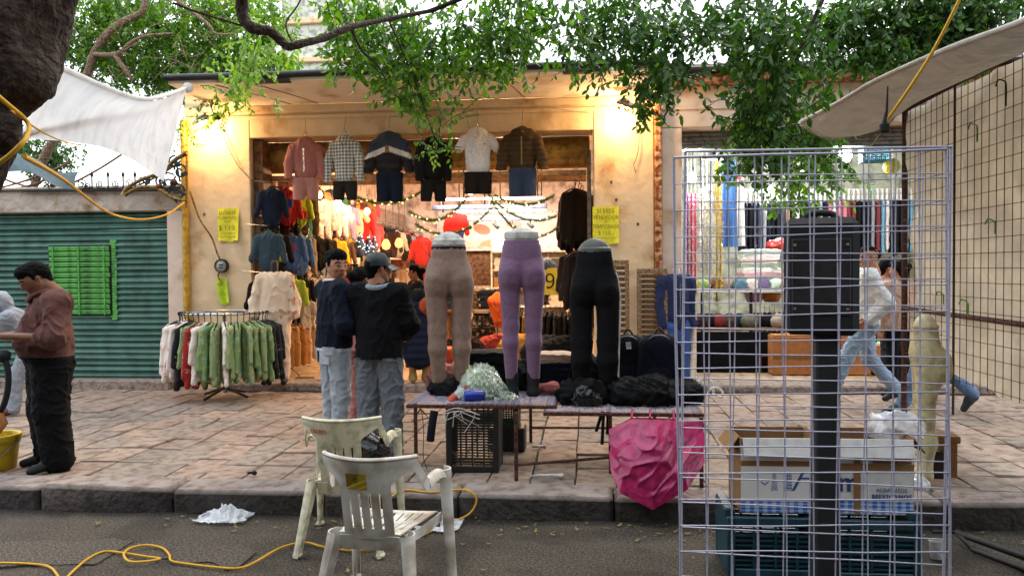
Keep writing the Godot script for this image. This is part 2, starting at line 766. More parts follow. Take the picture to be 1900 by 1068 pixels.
	M.skin.subsurf_scatter_strength = 0.08
	M.skin_dark = mat(Color("7d4e35"), 0.6, "cloth", 2.0)
	M.hair = mat(Color("0d0b0b"), 0.7, "cloth", 10.0, "weave", 10.0, 1.0)
	M.hair.metallic_specular = 0.2
	M.eye = paint("1a1210", 0.3)
	M.lip = mat(Color("8a4a3e"), 0.6)
	M.bark = mat(Color("493a31"), 0.95, "bark", 1.6, "bark_n", 1.0, 1.3)
	M.bark_pale = mat(Color("a08c78"), 0.9, "bark", 2.0, "bark_n", 1.0, 0.8)
	for k in 4:
		var lm := mat([Color("4a7030"), Color("668f3a"), Color("8ab444"), Color("b0d055")][k], 0.45, "leafy", 6.0)
		lm.backlight_enabled = true
		lm.backlight = [Color(0.7, 0.9, 0.2), Color(0.78, 0.95, 0.22), Color(0.85, 1.0, 0.25), Color(0.9, 1.0, 0.3)][k]
		M["leaf%d" % k] = lm

# ---------------------------------------------------------------- ground
func seen(p: Vector3) -> bool:
	# within the strip of ground that the view takes in, with some margin
	var d := -p.z
	var x := p.x + d * 0.093
	return absf(x) < d * 0.64 + 1.8


func build_ground():
	var g := Geo.new()
	g.sheet(220, 110, func(u: float, v: float):
		var x := lerpf(-9, 9, u)
		var z := lerpf(3, KZ - 0.02, v)
		return Vector3(x, 0.008 * wr.get_noise_2d(x * 1.3, z * 1.3) + 0.004 * wr.get_noise_2d(x * 6.0, z * 6.0) - 0.005, z))
	for k in g.v.size():
		# dirt and oil on the road: lighter dusty patches, darker stains, black silt along the gutter
		var q: Vector3 = g.v[k]
		var d := 0.5 + 0.5 * wr.get_noise_2d(q.x * 0.9, q.z * 1.4) + 0.25 * wr.get_noise_2d(q.x * 3.1 + 7.0, q.z * 3.7)
		var silt := clampf(1.0 - (q.z - KZ - 0.02 - 0.05 * wr.get_noise_2d(q.x * 3.0, 4.0)) / 0.16, 0.0, 1.0)
		var c := Color(0.78, 0.75, 0.71).lerp(Color(1.25, 1.17, 1.05), clampf(d, 0.0, 1.0))
		if wr.get_noise_2d(q.x * 1.7 + 40.0, q.z * 1.9) > 0.42:
			c = c * 0.62
		g.c[k] = c.lerp(Color(0.4, 0.37, 0.34), silt)
	setting("street", g.mesh(), M.road)
	g = Geo.new()
	g.sheet(2, 2, func(u: float, v: float): return Vector3(lerpf(-150, 150, u), -0.03, lerpf(120, -180, v)))
	setting("ground", g.mesh(), M.asphalt)
	# a repaired strip of the roadway: thin slabs of newer asphalt with broken edges
	for s in [[Vector3(-3.763, 0.000, -4.633), Vector3(-2.825, 0.000, -4.766), 0.42], [Vector3(-2.488, 0.000, -4.759), Vector3(-1.980, 0.000, -4.661), 0.3]]:
		g = Geo.new()
		var a: Vector3 = s[0]
		var b: Vector3 = s[1]
		g.sheet(40, 3, func(u: float, v: float):
			var p := a.lerp(b, u)
			p.z += s[2] * v + 0.05 * wr.get_noise_2d(p.x * 6.0, v * 9.0)
			p.y = 0.006 + 0.004 * wr.get_noise_2d(p.x * 4.0, v * 5.0)
			return p, 0.02)
		setting("road", g.mesh(), M.asphalt)
	# pavement bed, kerb stones and slabs
	g = Geo.new()
	g.box(Vector3(0, PV / 2 - 0.02, (KZ + FZ) / 2 - 0.1), Vector3(40, PV, KZ - FZ - 0.2))
	var pave := setting("pavement", g.mesh(), M.joint)
	var x := -9.0
	while x < 9.0:
		var w := rnd(0.75, 1.15)
		if seen(Vector3(x + w / 2, 0, KZ)):
			g = Geo.new()
			g.box(Vector3(0, -0.12, 0), Vector3(w - 0.012, 0.26, 0.3), Basis(), 0.028)
			for k in g.v.size():
				g.v[k].y += 0.012 * wr.get_noise_2d(g.v[k].x * 4.0 + x, g.v[k].z * 4.0)
				g.v[k].z += 0.014 * wr.get_noise_2d(g.v[k].x * 5.0 + x, g.v[k].y * 9.0)
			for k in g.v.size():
				var front_dark := clampf((-0.001 - g.v[k].y) * 90.0, 0.0, 1.0) * (1.0 if g.v[k].z > 0.09 else 0.2) * (0.9 + 0.1 * wr.get_noise_2d(g.v[k].x * 3.0, x))  # stone goes near black on its front face below the top edge
				g.c[k] = Color(0.3, 0.25, 0.22).lerp(Color(0.025, 0.022, 0.021), front_dark)
			part("kerb_stone", g.mesh(), M.kerb_dark_front, pave, at(Vector3(x + w / 2, PV + 0.008 + rnd(-0.006, 0.006), KZ - 0.15)))
		x += w
	var shapes := []
	for k in 5:
		var gg := Geo.new()
		gg.box(Vector3(0, -0.03, 0), Vector3(1, 0.06, 1), Basis(), 0.011)
		for j in gg.v.size():
			gg.v[j] += Vector3(wr.get_noise_2d(gg.v[j].x * 3.0 + k * 9.0, gg.v[j].z * 3.0) * 0.02, wr.get_noise_2d(gg.v[j].x * 2.0 + k * 7.0, gg.v[j].z * 2.0) * 0.012, wr.get_noise_2d(gg.v[j].x * 3.0, gg.v[j].z * 3.0 + k * 5.0) * 0.02)
		shapes.append(gg)
	var meshes := []
	for s in shapes:
		meshes.append(s.mesh())
	var spots := []
	x = -8.6
	while x < 8.6:
		var w := rnd(0.28, 0.33)
		var z := KZ - 0.312 - rnd(0.0, 0.2)
		if rng.randf() < 0.35:
			z = KZ - 0.312
		var first := KZ - 0.306
		while z > FZ + 0.12:
			var l := rnd(0.38, 0.5)
			if first - z > 0.08:
				spots.append([Vector3(x + w / 2, PV, (first + z) / 2), w, first - z])
			first = z
			z -= l
		if first - FZ > 0.1:
			spots.append([Vector3(x + w / 2, PV, (first + FZ) / 2), w, first - FZ])
		x += w
	spots = spots.filter(func(s): return seen(s[0]))
	spots.sort_custom(func(a, b): return a[0].z > b[0].z)
	var far := Geo.new()
	for k in spots.size():
		var s: Array = spots[k]
		var b := Basis(Vector3.UP, rnd(-0.012, 0.012)) * Basis(Vector3.RIGHT, rnd(-0.01, 0.01)) * Basis(Vector3.BACK, rnd(-0.012, 0.012))
		if rng.randf() < 0.5:
			b = b * Basis(Vector3.UP, PI)
		var t := Transform3D(b.scaled_local(Vector3(s[1] - rnd(0.008, 0.018), 1, s[2] - rnd(0.008, 0.02))), s[0] + Vector3(0, rnd(-0.006, 0.006), 0))
		if k < 300:
			part("slab", meshes[k % 5], M["slab%d" % rng.randi_range(0, 5)], pave, t)
		else:
			far.add(shapes[k % 5], t)
	if far.v.size():
		part("slab_field", far.mesh(), M.slab2, pave).set_meta("kind", "stuff")


# ---------------------------------------------------------------- shop fronts
func build_facade():
	var b := thing("shop_building", "cream plastered shop building with wide eave and warm lit entrance piers", "building", Vector3(0, 0, FZ))
	# wall pieces stand 0.4 m deep behind the front plane
	part("pier", box_mesh(Vector3(0.86, 4.2, 0.4), 0.012, Vector3(-4.71, 2.1, -0.2)), M.wall, b)
	part("pier", box_mesh(Vector3(0.13, 3.34, 0.3), 0.008, Vector3(-4.212, 1.67, -0.24)), M.brown, b).set_meta("label", "brown painted door jamb")
	part("pier", box_mesh(Vector3(0.735, 4.2, 0.4), 0.012, Vector3(0.452, 2.1, -0.2)), M.wall, b)
	part("pier", box_mesh(Vector3(0.09, 4.2, 0.34), 0.02, Vector3(0.867, 2.1, -0.13)), M.rusty_plaster, b).set_meta("label", "rust stained edge strip")
	part("lintel", box_mesh(Vector3(4.355, 0.4, 0.4), 0.01, Vector3(-2.1, 3.56, -0.2)), M.wall, b)
	part("upper_wall", box_mesh(Vector3(6.1, 0.24, 0.36), 0.01, Vector3(-2.1, 3.98, -0.22)), M.wall, b)
	# raised bands of the cornice
	part("cornice", box_mesh(Vector3(6.06, 0.1, 0.05), 0.012, Vector3(-2.1, 3.71, 0.026)), M.wall, b)
	part("cornice", box_mesh(Vector3(6.06, 0.055, 0.028), 0.008, Vector3(-2.1, 3.61, 0.013)), M.wall, b)
	# sloping soffit, its joints and the dark metal edge
	var sof := Geo.new()
	sof.quad(Vector3(-4.72, 3.76, 0.05), Vector3(0.85, 3.76, 0.05), Vector3(0.85, 3.79, 1.18), Vector3(-4.72, 3.79, 1.18))
	sof.quad(Vector3(-4.72, 3.9, 1.18), Vector3(0.85, 3.9, 1.18), Vector3(0.85, 4.15, -2.0), Vector3(-4.72, 4.15, -2.0))
	sof.quad(Vector3(-4.72, 3.79, 1.18), Vector3(0.85, 3.79, 1.18), Vector3(0.85, 3.9, 1.18), Vector3(-4.72, 3.9, 1.18))
	sof.quad(Vector3(0.85, 3.76, 0.05), Vector3(0.85, 4.15, -2.0), Vector3(0.85, 3.9, 1.18), Vector3(0.85, 3.79, 1.18))
	sof.quad(Vector3(-4.72, 4.15, -2.0), Vector3(-4.72, 3.76, 0.05), Vector3(-4.72, 3.79, 1.18), Vector3(-4.72, 3.9, 1.18))
	part("eave", sof.mesh(false), M.soffit, b)
	var g := Geo.new()
	g.tube([Vector3(-4.74, 3.86, 1.21), Vector3(-3.9, 3.855, 1.21), Vector3(-2.2, 3.86, 1.21), Vector3(0.87, 3.86, 1.21)], 0.047, 10, true, 0.8)
	part("gutter", g.mesh(), M.dark_metal, b)
	for x in [-3.55, 0.0]:
		part("bracket", box_mesh(Vector3(0.5, 0.035, 0.1), 0.006, Vector3(x, 3.795, 1.16)), M.dark_metal, b)
	for p in [[-4.2, -3.7], [-3.75, -3.35], [-0.95, -0.75], [0.15, 0.22]]:
		g = Geo.new()
		g.tube([Vector3(p[0], 3.785, 1.1), Vector3(lerpf(p[0], p[1], 0.6), 3.775, 0.55), Vector3(p[1], 3.76, 0.08)], 0.007, 5)
		part("joint", g.mesh(), M.brown, b)
	# roof behind the eave and the block under it, out of sight
	part("roof", box_mesh(Vector3(6.4, 0.12, 9.0), 0.0, Vector3(-2.1, 4.35, -5.9)), M.wall_grey, b)
	# conduit and stains on the piers
	part("conduit", bar(Vector3(-5.13, 0.2, 0.05), Vector3(-5.13, 3.6, 0.05), 0.045, 10), paint("c99a2a", 0.5), b).set_meta("label", "yellow painted drain pipe")
	for p in [[0.3, 2.72], [0.36, 2.5], [0.62, 2.2], [-4.9, 2.4]]:
		part("hole", box_mesh(Vector3(0.03, 0.035, 0.01), 0.004, Vector3(p[0], p[1], 0.003)), M.brown, b)
	# step along the front
	part("step", box_mesh(Vector3(4.9, 0.11, 0.42), 0.02, Vector3(-2.1, 0.2, 0.02)), M.kerb, b)

	# roller shutter rolled up over the entrance
	var sh := thing("rolled_shutter", "rolled up metal shutter over the clothing shop entrance", "shutter", Vector3(-2.1, 2.95, FZ - 0.55))
	g = Geo.new()
	for k in 13:
		var a0 := TAU * k / 13.0
		var p0 := Vector3(0, cos(a0), sin(a0)) * 0.2
		var p1 := Vector3(0, cos(a0 + TAU / 13.0), sin(a0 + TAU / 13.0)) * 0.2
		var mid := (p0 + p1) * 0.53
		var q := Geo.new()
		for s in [[p0, mid], [mid, p1]]:
			q.quad(s[0] + Vector3(-2.14, 0, 0), s[0] + Vector3(2.14, 0, 0), s[1] + Vector3(2.14, 0, 0), s[1] + Vector3(-2.14, 0, 0))
		q.quad(p0 * 0.9 + Vector3(-2.14, 0, 0), p0 * 0.9 + Vector3(2.14, 0, 0), p0 + Vector3(2.14, 0, 0), p0 + Vector3(-2.14, 0, 0))
		part("slat", q.mesh(), M.shutter_gold, sh, at(Vector3(0, 0.22, 0)))
	for s in [-1.0, 1.0]:
		part("guide_rail", box_mesh(Vector3(0.05, 2.9, 0.07), 0.005, Vector3(s * 2.13, -1.24, 0.22)), M.steel, sh)
	part("bottom_bar", box_mesh(Vector3(4.2, 0.07, 0.05), 0.01, Vector3(0, -0.06, 0.1)), paint("c9a77c", 0.5), sh)
	part("housing", box_mesh(Vector3(4.3, 0.06, 0.5), 0.0, Vector3(0, 0.5, 0.0)), M.dark_metal, sh)

	# the neighbour to the west: grey wall with green roller shutter
	var w := thing("garage_wall", "grey concrete wall with coping around a green roller shutter", "wall", Vector3(0, 0, FZ))
	part("lintel", box_mesh(Vector3(8.0, 0.3, 0.36), 0.015, Vector3(-9.2, 2.6, -0.18)), M.wall_grey, w)
	part("coping", box_mesh(Vector3(8.06, 0.035, 0.44), 0.01, Vector3(-9.2, 2.765, -0.17)), M.wall_grey, w)
	part("pier", box_mesh(Vector3(0.24, 2.45, 0.36), 0.01, Vector3(-5.29, 1.225, -0.18)), M.wall_pink, w)
	part("sill", box_mesh(Vector3(7.9, 0.14, 0.3), 0.02, Vector3(-9.3, 0.2, -0.03)), M.kerb, w)
	var gs := thing("roller_shutter", "green ribbed roller shutter with a bright green sprayed hatch", "shutter", Vector3(-7.41, 0.27, FZ - 0.1))
	var slat := Geo.new()
	slat.sheet(1, 8, func(u: float, v: float): return Vector3(lerpf(-2, 2, u), v * 0.078, 0.028 * sin(PI * clampf(v * 1.25, 0, 1)) - 0.004), 0.003)
	var sm := slat.mesh()
	for k in 28:
		part("slat", sm, M.green_slat if (k * 7 + k / 3) % 4 != 1 else M.green_slat2, gs, Transform3D(Basis(Vector3.BACK, rnd(-0.0012, 0.0012)) * Basis(Vector3.RIGHT, rnd(-0.08, 0.08)), Vector3(0, k * 0.078, rnd(-0.003, 0.003))))
	part("housing", box_mesh(Vector3(4.0, 0.2, 0.06), 0.0, Vector3(0, 2.27, -0.06)), M.dark_metal, gs)
	# hatch: overlapping sprayed strips in the shutter, a bar at each side
	var hx0: float = -7.072 + 7.41
	var hx1: float = -6.230 + 7.41
	var hy0: float = 1.109 - 0.27
	var hy1: float = 2.010 - 0.27
	var strip := box_mesh(Vector3(hx1 - hx0, (hy1 - hy0) / 13.0 - 0.012, 0.022), 0.008)
	var hatch := part("hatch", box_mesh(Vector3(hx1 - hx0 + 0.03, hy1 - hy0 + 0.03, 0.004), 0.0, Vector3((hx0 + hx1) / 2, (hy0 + hy1) / 2, 0.03)), M.black, gs)
	for k in 13:
		part("hatch_slat", strip, M.spray_green, hatch, Transform3D(Basis(Vector3.RIGHT, 0.16), Vector3((hx0 + hx1) / 2 + rnd(-0.01, 0.01), lerpf(hy0, hy1, (k + 0.5) / 13.0), 0.05)))
	for f in [0.08, 0.5, 0.92]:
		part("hatch_bar", box_mesh(Vector3(0.02, hy1 - hy0, 0.012), 0.003), M.spray_green, hatch, at(Vector3(lerpf(hx0, hx1, f), (hy0 + hy1) / 2, 0.068)))
	g = Geo.new()
	for k in 26:
		var yy := lerpf(hy0 - 0.05, hy1 + 0.06, k / 25.0)
		g.box(Vector3(hx1 + 0.035 + rnd(-0.008, 0.008), yy, 0.027), Vector3(rnd(0.07, 0.1), 0.036, 0.004), Basis(), 0.0)
	part("overspray", g.mesh(), M.spray_green, gs)

	# the shop to the east
	var r := thing("east_shop_building", "pale shop building with open front and rust streaked cornice", "building", Vector3(0, 0, FZ))
	part("pier", box_mesh(Vector3(0.25, 3.365, 0.36), 0.012, Vector3(1.038, 1.683, -0.24)), M.wall_pink, r)
	part("lintel", box_mesh(Vector3(5.6, 0.5, 0.36), 0.012, Vector3(3.71, 3.62, -0.24)), M.wall_pink, r)
	part("upper_wall", box_mesh(Vector3(5.7, 0.12, 0.5), 0.015, Vector3(3.76, 3.93, -0.15)), M.rusty_plaster, r)
	part("cornice", box_mesh(Vector3(5.8, 0.05, 0.62), 0.01, Vector3(3.81, 4.02, -0.1)), M.dark_metal, r)
	part("cornice", box_mesh(Vector3(5.6, 0.035, 0.03), 0.008, Vector3(3.71, 3.6, -0.05)), M.wall_pink, r)
	part("pier", box_mesh(Vector3(0.4, 3.365, 0.36), 0.012, Vector3(6.3, 1.683, -0.24)), M.wall_pink, r)
	part("roof", box_mesh(Vector3(5.7, 0.1, 5.2), 0.0, Vector3(3.76, 4.12, -2.8)), M.wall_grey, r)
	part("shutter_box", box_mesh(Vector3(5.1, 0.22, 0.3), 0.02, Vector3(3.72, 3.26, -0.5)), M.dark_metal, r)
	for k in 5:
		part("shutter_slat", box_mesh(Vector3(5.06, 0.045, 0.02), 0.008, Vector3(3.72, 3.18 + k * 0.047, -0.34 - 0.006 * absf(k - 2))), M.steel, r)
	part("step", box_mesh(Vector3(5.4, 0.1, 0.5), 0.02, Vector3(3.6, 0.2, -0.1)), M.kerb, r)

	# far pale block with string courses, seen over the roofs
	var blk := thing("apartment_block", "tall pale rendered block with string courses rising behind the shops", "building", Vector3(-9.1, 0, -27))
	part("wall", box_mesh(Vector3(2.5, 18, 6), 0.02, Vector3(0, 9, -3)), M.inside_pale, blk)
	for k in 5:
		part("string_course", box_mesh(Vector3(2.6, 0.2, 0.16), 0.03, Vector3(0, 6.2 + k * 1.3, 0.05)), M.wall, blk)


func build_opposite():
	# the far side of the street, behind the viewpoint: it keeps the sky off the road
	var b := thing("opposite_building", "plain plastered house front on the other side of the street", "building", Vector3(0, 0, 6.5))
	part("wall", box_mesh(Vector3(40, 11, 0.4), 0.0, Vector3(0, 5.5, 0)), paint("5f544a", 0.9), b)
	for k in 9:
		part("shutter", box_mesh(Vector3(2.6, 2.6, 0.06), 0.01, Vector3(-16 + k * 4, 1.3, -0.22)), M.green_slat2, b)
	var st := thing("shade_awning", "unseen grey canvas awning added over the viewpoint to darken the road", "awning", Vector3(0, 0, 0))  # added out of view to cut sky light on road and chairs
	var g := Geo.new()
	g.sheet(20, 6, func(u: float, v: float): return Vector3(lerpf(-8, 8, u), 2.8 + 0.5 * v + 0.1 * sin(u * 24.0) * v * (1 - v), lerpf(-1.7, 4.2, v)))
	part("canvas", g.mesh(), mat(Color("5d564d"), 0.9, "dirt", 0.4), st)
	for x in [-7.9, -2.6, 2.6, 7.9]:
		part("post", bar(Vector3(x, 0, 0.6), Vector3(x, 2.95, 0.6), 0.03), M.rusty, st)
		part("post", bar(Vector3(x, 0, 4.15), Vector3(x, 3.28, 4.15), 0.03), M.rusty, st)


# ---------------------------------------------------------------- inside the clothing shop
func lamp(called: String, label: String, p: Vector3, r: float, c: Color, energy: float, e_glow: float, cord := 0.4):
	var o := thing(called, label, "lamp", p)
	var g := Geo.new()
	g.lathe([Vector2(0, -r), Vector2(r * 0.7, -r * 0.72), Vector2(r, 0), Vector2(r * 0.75, r * 0.75), Vector2(r * 0.4, r * 1.3), Vector2(0, r * 1.35)], 14)
	part("bulb", g.mesh(), glow(c, e_glow), o)
	g = Geo.new()
	g.lathe([Vector2(0, r * 2.6), Vector2(r * 0.42, r * 2.5), Vector2(r * 0.45, r * 1.3), Vector2(0, r * 1.3)], 10)
	part("socket", g.mesh(), M.dark_metal, o)
	if cord > 0.0:
		part("cord", bar(Vector3(0, r * 2.5, 0), Vector3(0, cord, 0), 0.004, 4), M.black, o)
	var l := OmniLight3D.new()
	l.light_energy = energy
	l.light_color = c
	l.light_size = r
	l.omni_range = 20.0
	l.omni_attenuation = 2.0
	l.shadow_enabled = true
	put(l, o, "light")
	return o


func build_interior():
	var z0 := FZ - 0.4
	var z1 := -19.0
	var zm := (z0 + z1) / 2
	var len := z0 - z1
	setting("shop_floor", box_mesh(Vector3(5.0, 0.2, len + 0.5), 0.0, Vector3(-2.0, 0.155, zm + 0.2)), M.tilefloor)
	setting("shop_ceiling", box_mesh(Vector3(5.2, 0.1, len), 0.0, Vector3(-2.0, 4.2, zm)), M.inside)
	setting("shop_side_wall", box_mesh(Vector3(0.2, 4.1, len), 0.0, Vector3(-4.42, 2.1, zm)), M.inside)
	setting("shop_side_wall", box_mesh(Vector3(0.2, 4.1, len), 0.0, Vector3(0.5, 2.1, zm)), M.inside)
	var bw := setting("shop_back_wall", box_mesh(Vector3(5.0, 2.1, 0.2), 0.0, Vector3(-2.0, 3.1, z1 - 0.1)), M.inside)
	part("wood_panel", box_mesh(Vector3(4.9, 1.95, 0.12), 0.0, Vector3(-2.0, 1.1, z1 - 0.04)), M.brown, bw)
	part("ledge", box_mesh(Vector3(3.6, 0.1, 0.3), 0.01, Vector3(-1.6, 2.12, z1 + 0.16)), M.white, bw)
	for x in [-3.4, -2.9, -2.4]:
		part("seam", box_mesh(Vector3(0.03, 2.1, 0.02), 0.0, Vector3(x, 3.1, z1 + 0.012)), M.dark_metal, bw)
	# slatted panels on the west wall, behind the hung clothes
	for k in 26:
		part("slat", box_mesh(Vector3(0.02, 0.085, len - 0.1), 0.004, Vector3(-4.305, 0.4 + k * 0.1, zm)), M.slatwall, bw)
	# poster of a pale model on the back wall
	var pt := print_tex(160, 64, func(u: float, v: float):
		var c := Color(0.96, 0.9, 0.87).lerp(Color(0.93, 0.83, 0.8), v)
		if Vector2((u - 0.36) * 2.4 - (v - 0.5) * 0.3, v - 0.45).length() < 0.16:
			c = Color(0.86, 0.5, 0.38)
		if Vector2((u - 0.45) * 1.5, (v - 0.95) * 0.9).length() < 0.18:
			c = Color(0.9, 0.66, 0.52)
		if Vector2((u - 0.62) * 2.0, v - 0.3).length() < 0.13:
			c = Color(0.85, 0.66, 0.6)
		if v < 0.14 and fmod(u * 7.0, 1.0) < 0.5:
			c = Color(0.75, 0.72, 0.82)
		if u > 0.8:
			c = c.lerp(Color(0.95, 0.82, 0.78), 0.7)
		return c)
	var pm := StandardMaterial3D.new()
	pm.albedo_texture = pt
	pm.roughness = 0.4
	var g := Geo.new()
	var a: Vector3 = Vector3(-3.489, 2.151, -18.930)
	var c: Vector3 = Vector3(-0.615, 2.938, -18.930)
	g.quad(Vector3(a.x, a.y, a.z), Vector3(c.x, a.y, a.z), Vector3(c.x, c.y, a.z), Vector3(a.x, c.y, a.z))
	var po := thing("wall_poster", "wide pale peach poster above the ledge on the shop back wall", "poster")
	part("sheet", g.mesh(), pm, po)
	part("frame", box_mesh(Vector3(c.x - a.x + 0.12, c.y - a.y + 0.12, 0.03), 0.0, Vector3((a.x + c.x) / 2, (a.y + c.y) / 2, a.z - 0.03)), M.white, po)
	# hung light rails with tubes
	for s in [[820, 1028, 382, -15.2, 0.1], [840, 1030, 405, -16.6, 0.1]]:
		pass
	var rails := [[Vector3(-2.928, 2.840, -15.200), Vector3(-0.745, 2.806, -15.200)], [Vector3(-2.759, 2.693, -16.400), Vector3(-0.751, 2.665, -16.400)]]
	for k in 2:
		var p: Vector3 = rails[k][0]
		var q: Vector3 = rails[k][1]
		var o := thing("light_rail", ["dark slate blue rail hung higher with tube lights above it", "lower and shorter dark rail hung before the poster with small spotlights"][k], "light fitting", (p + q) / 2)
		var lx := q.x - p.x
		part("beam", box_mesh(Vector3(lx, 0.085, 0.1), 0.008), paint("3c4258", 0.5), o)
		for x in [-0.42, 0.0, 0.42]:
			part("rod", bar(Vector3(x * lx, 0.04, 0), Vector3(x * lx, 4.13 - o.position.y, 0), 0.012, 5), M.dark_metal, o)
		part("tube_lamp", bar(Vector3(-lx * 0.46, 0.16, 0), Vector3(lx * 0.46, 0.16, 0), 0.022, 8), glow(Color(0.95, 0.97, 1.0), 2.5), o)
		for x in ([] if k == 0 else [-0.33, -0.05, 0.12, 0.3]):
			g = Geo.new()
			g.tube([Vector3(x * lx, -0.05, 0), Vector3(x * lx + 0.02, -0.12, 0.02)], 0.008, 5)
			g.tube([Vector3(x * lx - 0.05, -0.1, 0), Vector3(x * lx + 0.06, -0.19, 0.05)], [0.03, 0.042], 8)
			part("spotlight", g.mesh(), M.black, o)
		var l := AreaLight3D.new()
		l.area_size = Vector2(lx * 0.92, 0.05)
		l.light_energy = 3.0
		l.light_color = Color(1.0, 0.96, 0.9)
		l.position = Vector3(0, 0.12, 0.12)
		l.rotation_degrees = Vector3(-40, 0, 0)
		l.shadow_enabled = true
		l.area_range = 20.0
		put(l, o, "light")
	# header rails across the entrance
	part("header", box_mesh(Vector3(4.2, 0.09, 0.08), 0.01, Vector3(-2.1, 2.86, FZ - 0.75)), paint("d8b48a", 0.6), bw)
	# warm bulbs
	var warm := Color(1.0, 0.84, 0.63)
	for s in [[Vector3(-3.919, 2.767, -11.600), "warm bulb hanging behind the pink tracksuit"], [Vector3(-3.887, 2.752, -12.400), "warm bulb hanging below the plaid shirt"], [Vector3(-3.589, 2.610, -13.000), "bare bulb with white shade over the west rack corner"], [Vector3(-1.802, 2.860, -12.500), "bright bulb under the white polo shirt"], [Vector3(-1.095, 2.840, -12.500), "bright bulb under the brown quilted jacket"], [Vector3(-3.659, 2.103, -14.500), "amber glass pendant globe over the winter coats"], [Vector3(-3.654, 2.160, -15.500), "smaller amber pendant globe deeper in the shop"]]:
		var amber: bool = "amber" in s[1]
		lamp("hanging_bulb", s[1], s[0], 0.05 if not amber else 0.085, warm if not amber else Color(1.0, 0.55, 0.3), (0.16 if s[0].x < -2.6 else 2.4) if not amber else 0.35, 9.0 if not amber else 1.6, 4.15 - s[0].y)
	# wall lamps on the two piers
	for s in [[Vector3(0.458, 3.610, -9.700), "tilted metal floodlight above the pier with yellow poster", 1.0], [Vector3(-4.777, 3.551, -9.700), "rusty floodlight on the pier beside the white tarpaulin", -1.0]]:
		var p: Vector3 = s[0]
		var o := thing("wall_floodlight", s[1], "lamp", p)
		var b := Basis(Vector3.BACK, -0.35 * s[2]) * Basis(Vector3.RIGHT, 0.5)
		g = Geo.new()
		g.box(Vector3.ZERO, Vector3(0.2, 0.045, 0.14), b, 0.012)
		g.box(Vector3(0, 0.035, -0.02), Vector3(0.12, 0.05, 0.09), b, 0.012)
		part("housing", g.mesh(), M.steel, o)
		g = Geo.new()
		g.box(b * Vector3(0, -0.026, 0), Vector3(0.17, 0.006, 0.11), b)
		part("lens", g.mesh(), glow(Color(1.0, 0.82, 0.55), 8.0), o)
		part("arm", bar(Vector3(0, 0.03, -0.04), Vector3(0, 0.0, -0.3), 0.014), M.rusty, o)
		var l := OmniLight3D.new()
		l.position = b * Vector3(0, -0.12, 0.02)
		l.light_energy = 0.42
		l.light_color = Color(1.0, 0.82, 0.58)
		l.light_size = 0.06
		l.omni_range = 15.0
		l.omni_attenuation = 2.0
		l.shadow_enabled = true
		put(l, o, "light")


func build_right_shop():
	var z1 := -15.5
	setting("east_shop_floor", box_mesh(Vector3(5.4, 0.2, 5.3), 0.0, Vector3(3.9, 0.15, -12.8)), M.tilefloor)
	setting("east_shop_wall", box_mesh(Vector3(5.4, 4.0, 0.2), 0.0, Vector3(3.9, 2.1, z1 - 0.1)), M.inside_pale)
	setting("east_shop_wall", box_mesh(Vector3(0.2, 4.0, 5.2), 0.0, Vector3(1.05, 2.1, -13.0)), M.inside_pale)
	setting("east_shop_wall", box_mesh(Vector3(0.2, 4.0, 5.2), 0.0, Vector3(6.4, 2.1, -13.0)), M.inside_pale)
	setting("east_shop_ceiling", box_mesh(Vector3(5.4, 0.1, 5.2), 0.0, Vector3(3.9, 4.0, -13.0)), M.inside_pale)
	var cool := Color(0.97, 0.98, 1.0)
	for s in [[Vector3(1.406, 2.849, -11.000), "bare white bulb near the pink tinsel in the east shop", 0.06], [Vector3(3.306, 3.090, -10.800), "dazzling bulb at the top of the east shop front", 0.1], [Vector3(3.030, 2.951, -11.800), "small white bulb before the hanging trousers", 0.05], [Vector3(2.973, 2.906, -13.500), "distant white bulb among the hanging trousers", 0.05]]:
		lamp("white_bulb", s[1], s[0], s[2], cool, 1.1, 12.0, 3.95 - s[0].y)
	var f := thing("tube_fitting", "rust brown lamp fitting under the east shop lintel", "light fitting", Vector3(1.629, 3.090, -10.700))
	part("body", box_mesh(Vector3(0.3, 0.05, 0.08), 0.01), M.rusty, f)
	part("tube_lamp", bar(Vector3(-0.08, -0.035, 0.02), Vector3(0.15, -0.03, 0.02), 0.012), glow(cool, 4.0), f)
	var al := AreaLight3D.new()
	al.area_size = Vector2(0.25, 0.03)
	al.light_energy = 0.4
	al.position = Vector3(0, -0.06, 0.02)
	al.rotation_degrees = Vector3(-90, 0, 0)
	al.shadow_enabled = true
	put(al, f, "light")

# ---------------------------------------------------------------- trees
var leaf_mesh: ArrayMesh


func make_leaf():
	var g := Geo.new()
	# folded along the midrib, drooping at the tip; length 1 along -y
	var k := g.v.size()
	g.vert(Vector3(0, 0, 0))
	g.vert(Vector3(0, -0.5, 0.03))
	g.vert(Vector3(0, -1.0, -0.12))
	g.vert(Vector3(-0.22, -0.28, 0.07))
	g.vert(Vector3(-0.2, -0.66, 0.06))
	g.vert(Vector3(0.22, -0.28, 0.07))
	g.vert(Vector3(0.2, -0.66, 0.06))
	g.tri(k, k + 1, k + 3)
	g.tri(k + 3, k + 1, k + 4)
	g.tri(k + 4, k + 1, k + 2)
	g.tri(k, k + 5, k + 1)
	g.tri(k + 5, k + 6, k + 1)
	g.tri(k + 6, k + 2, k + 1)
	leaf_mesh = g.mesh()


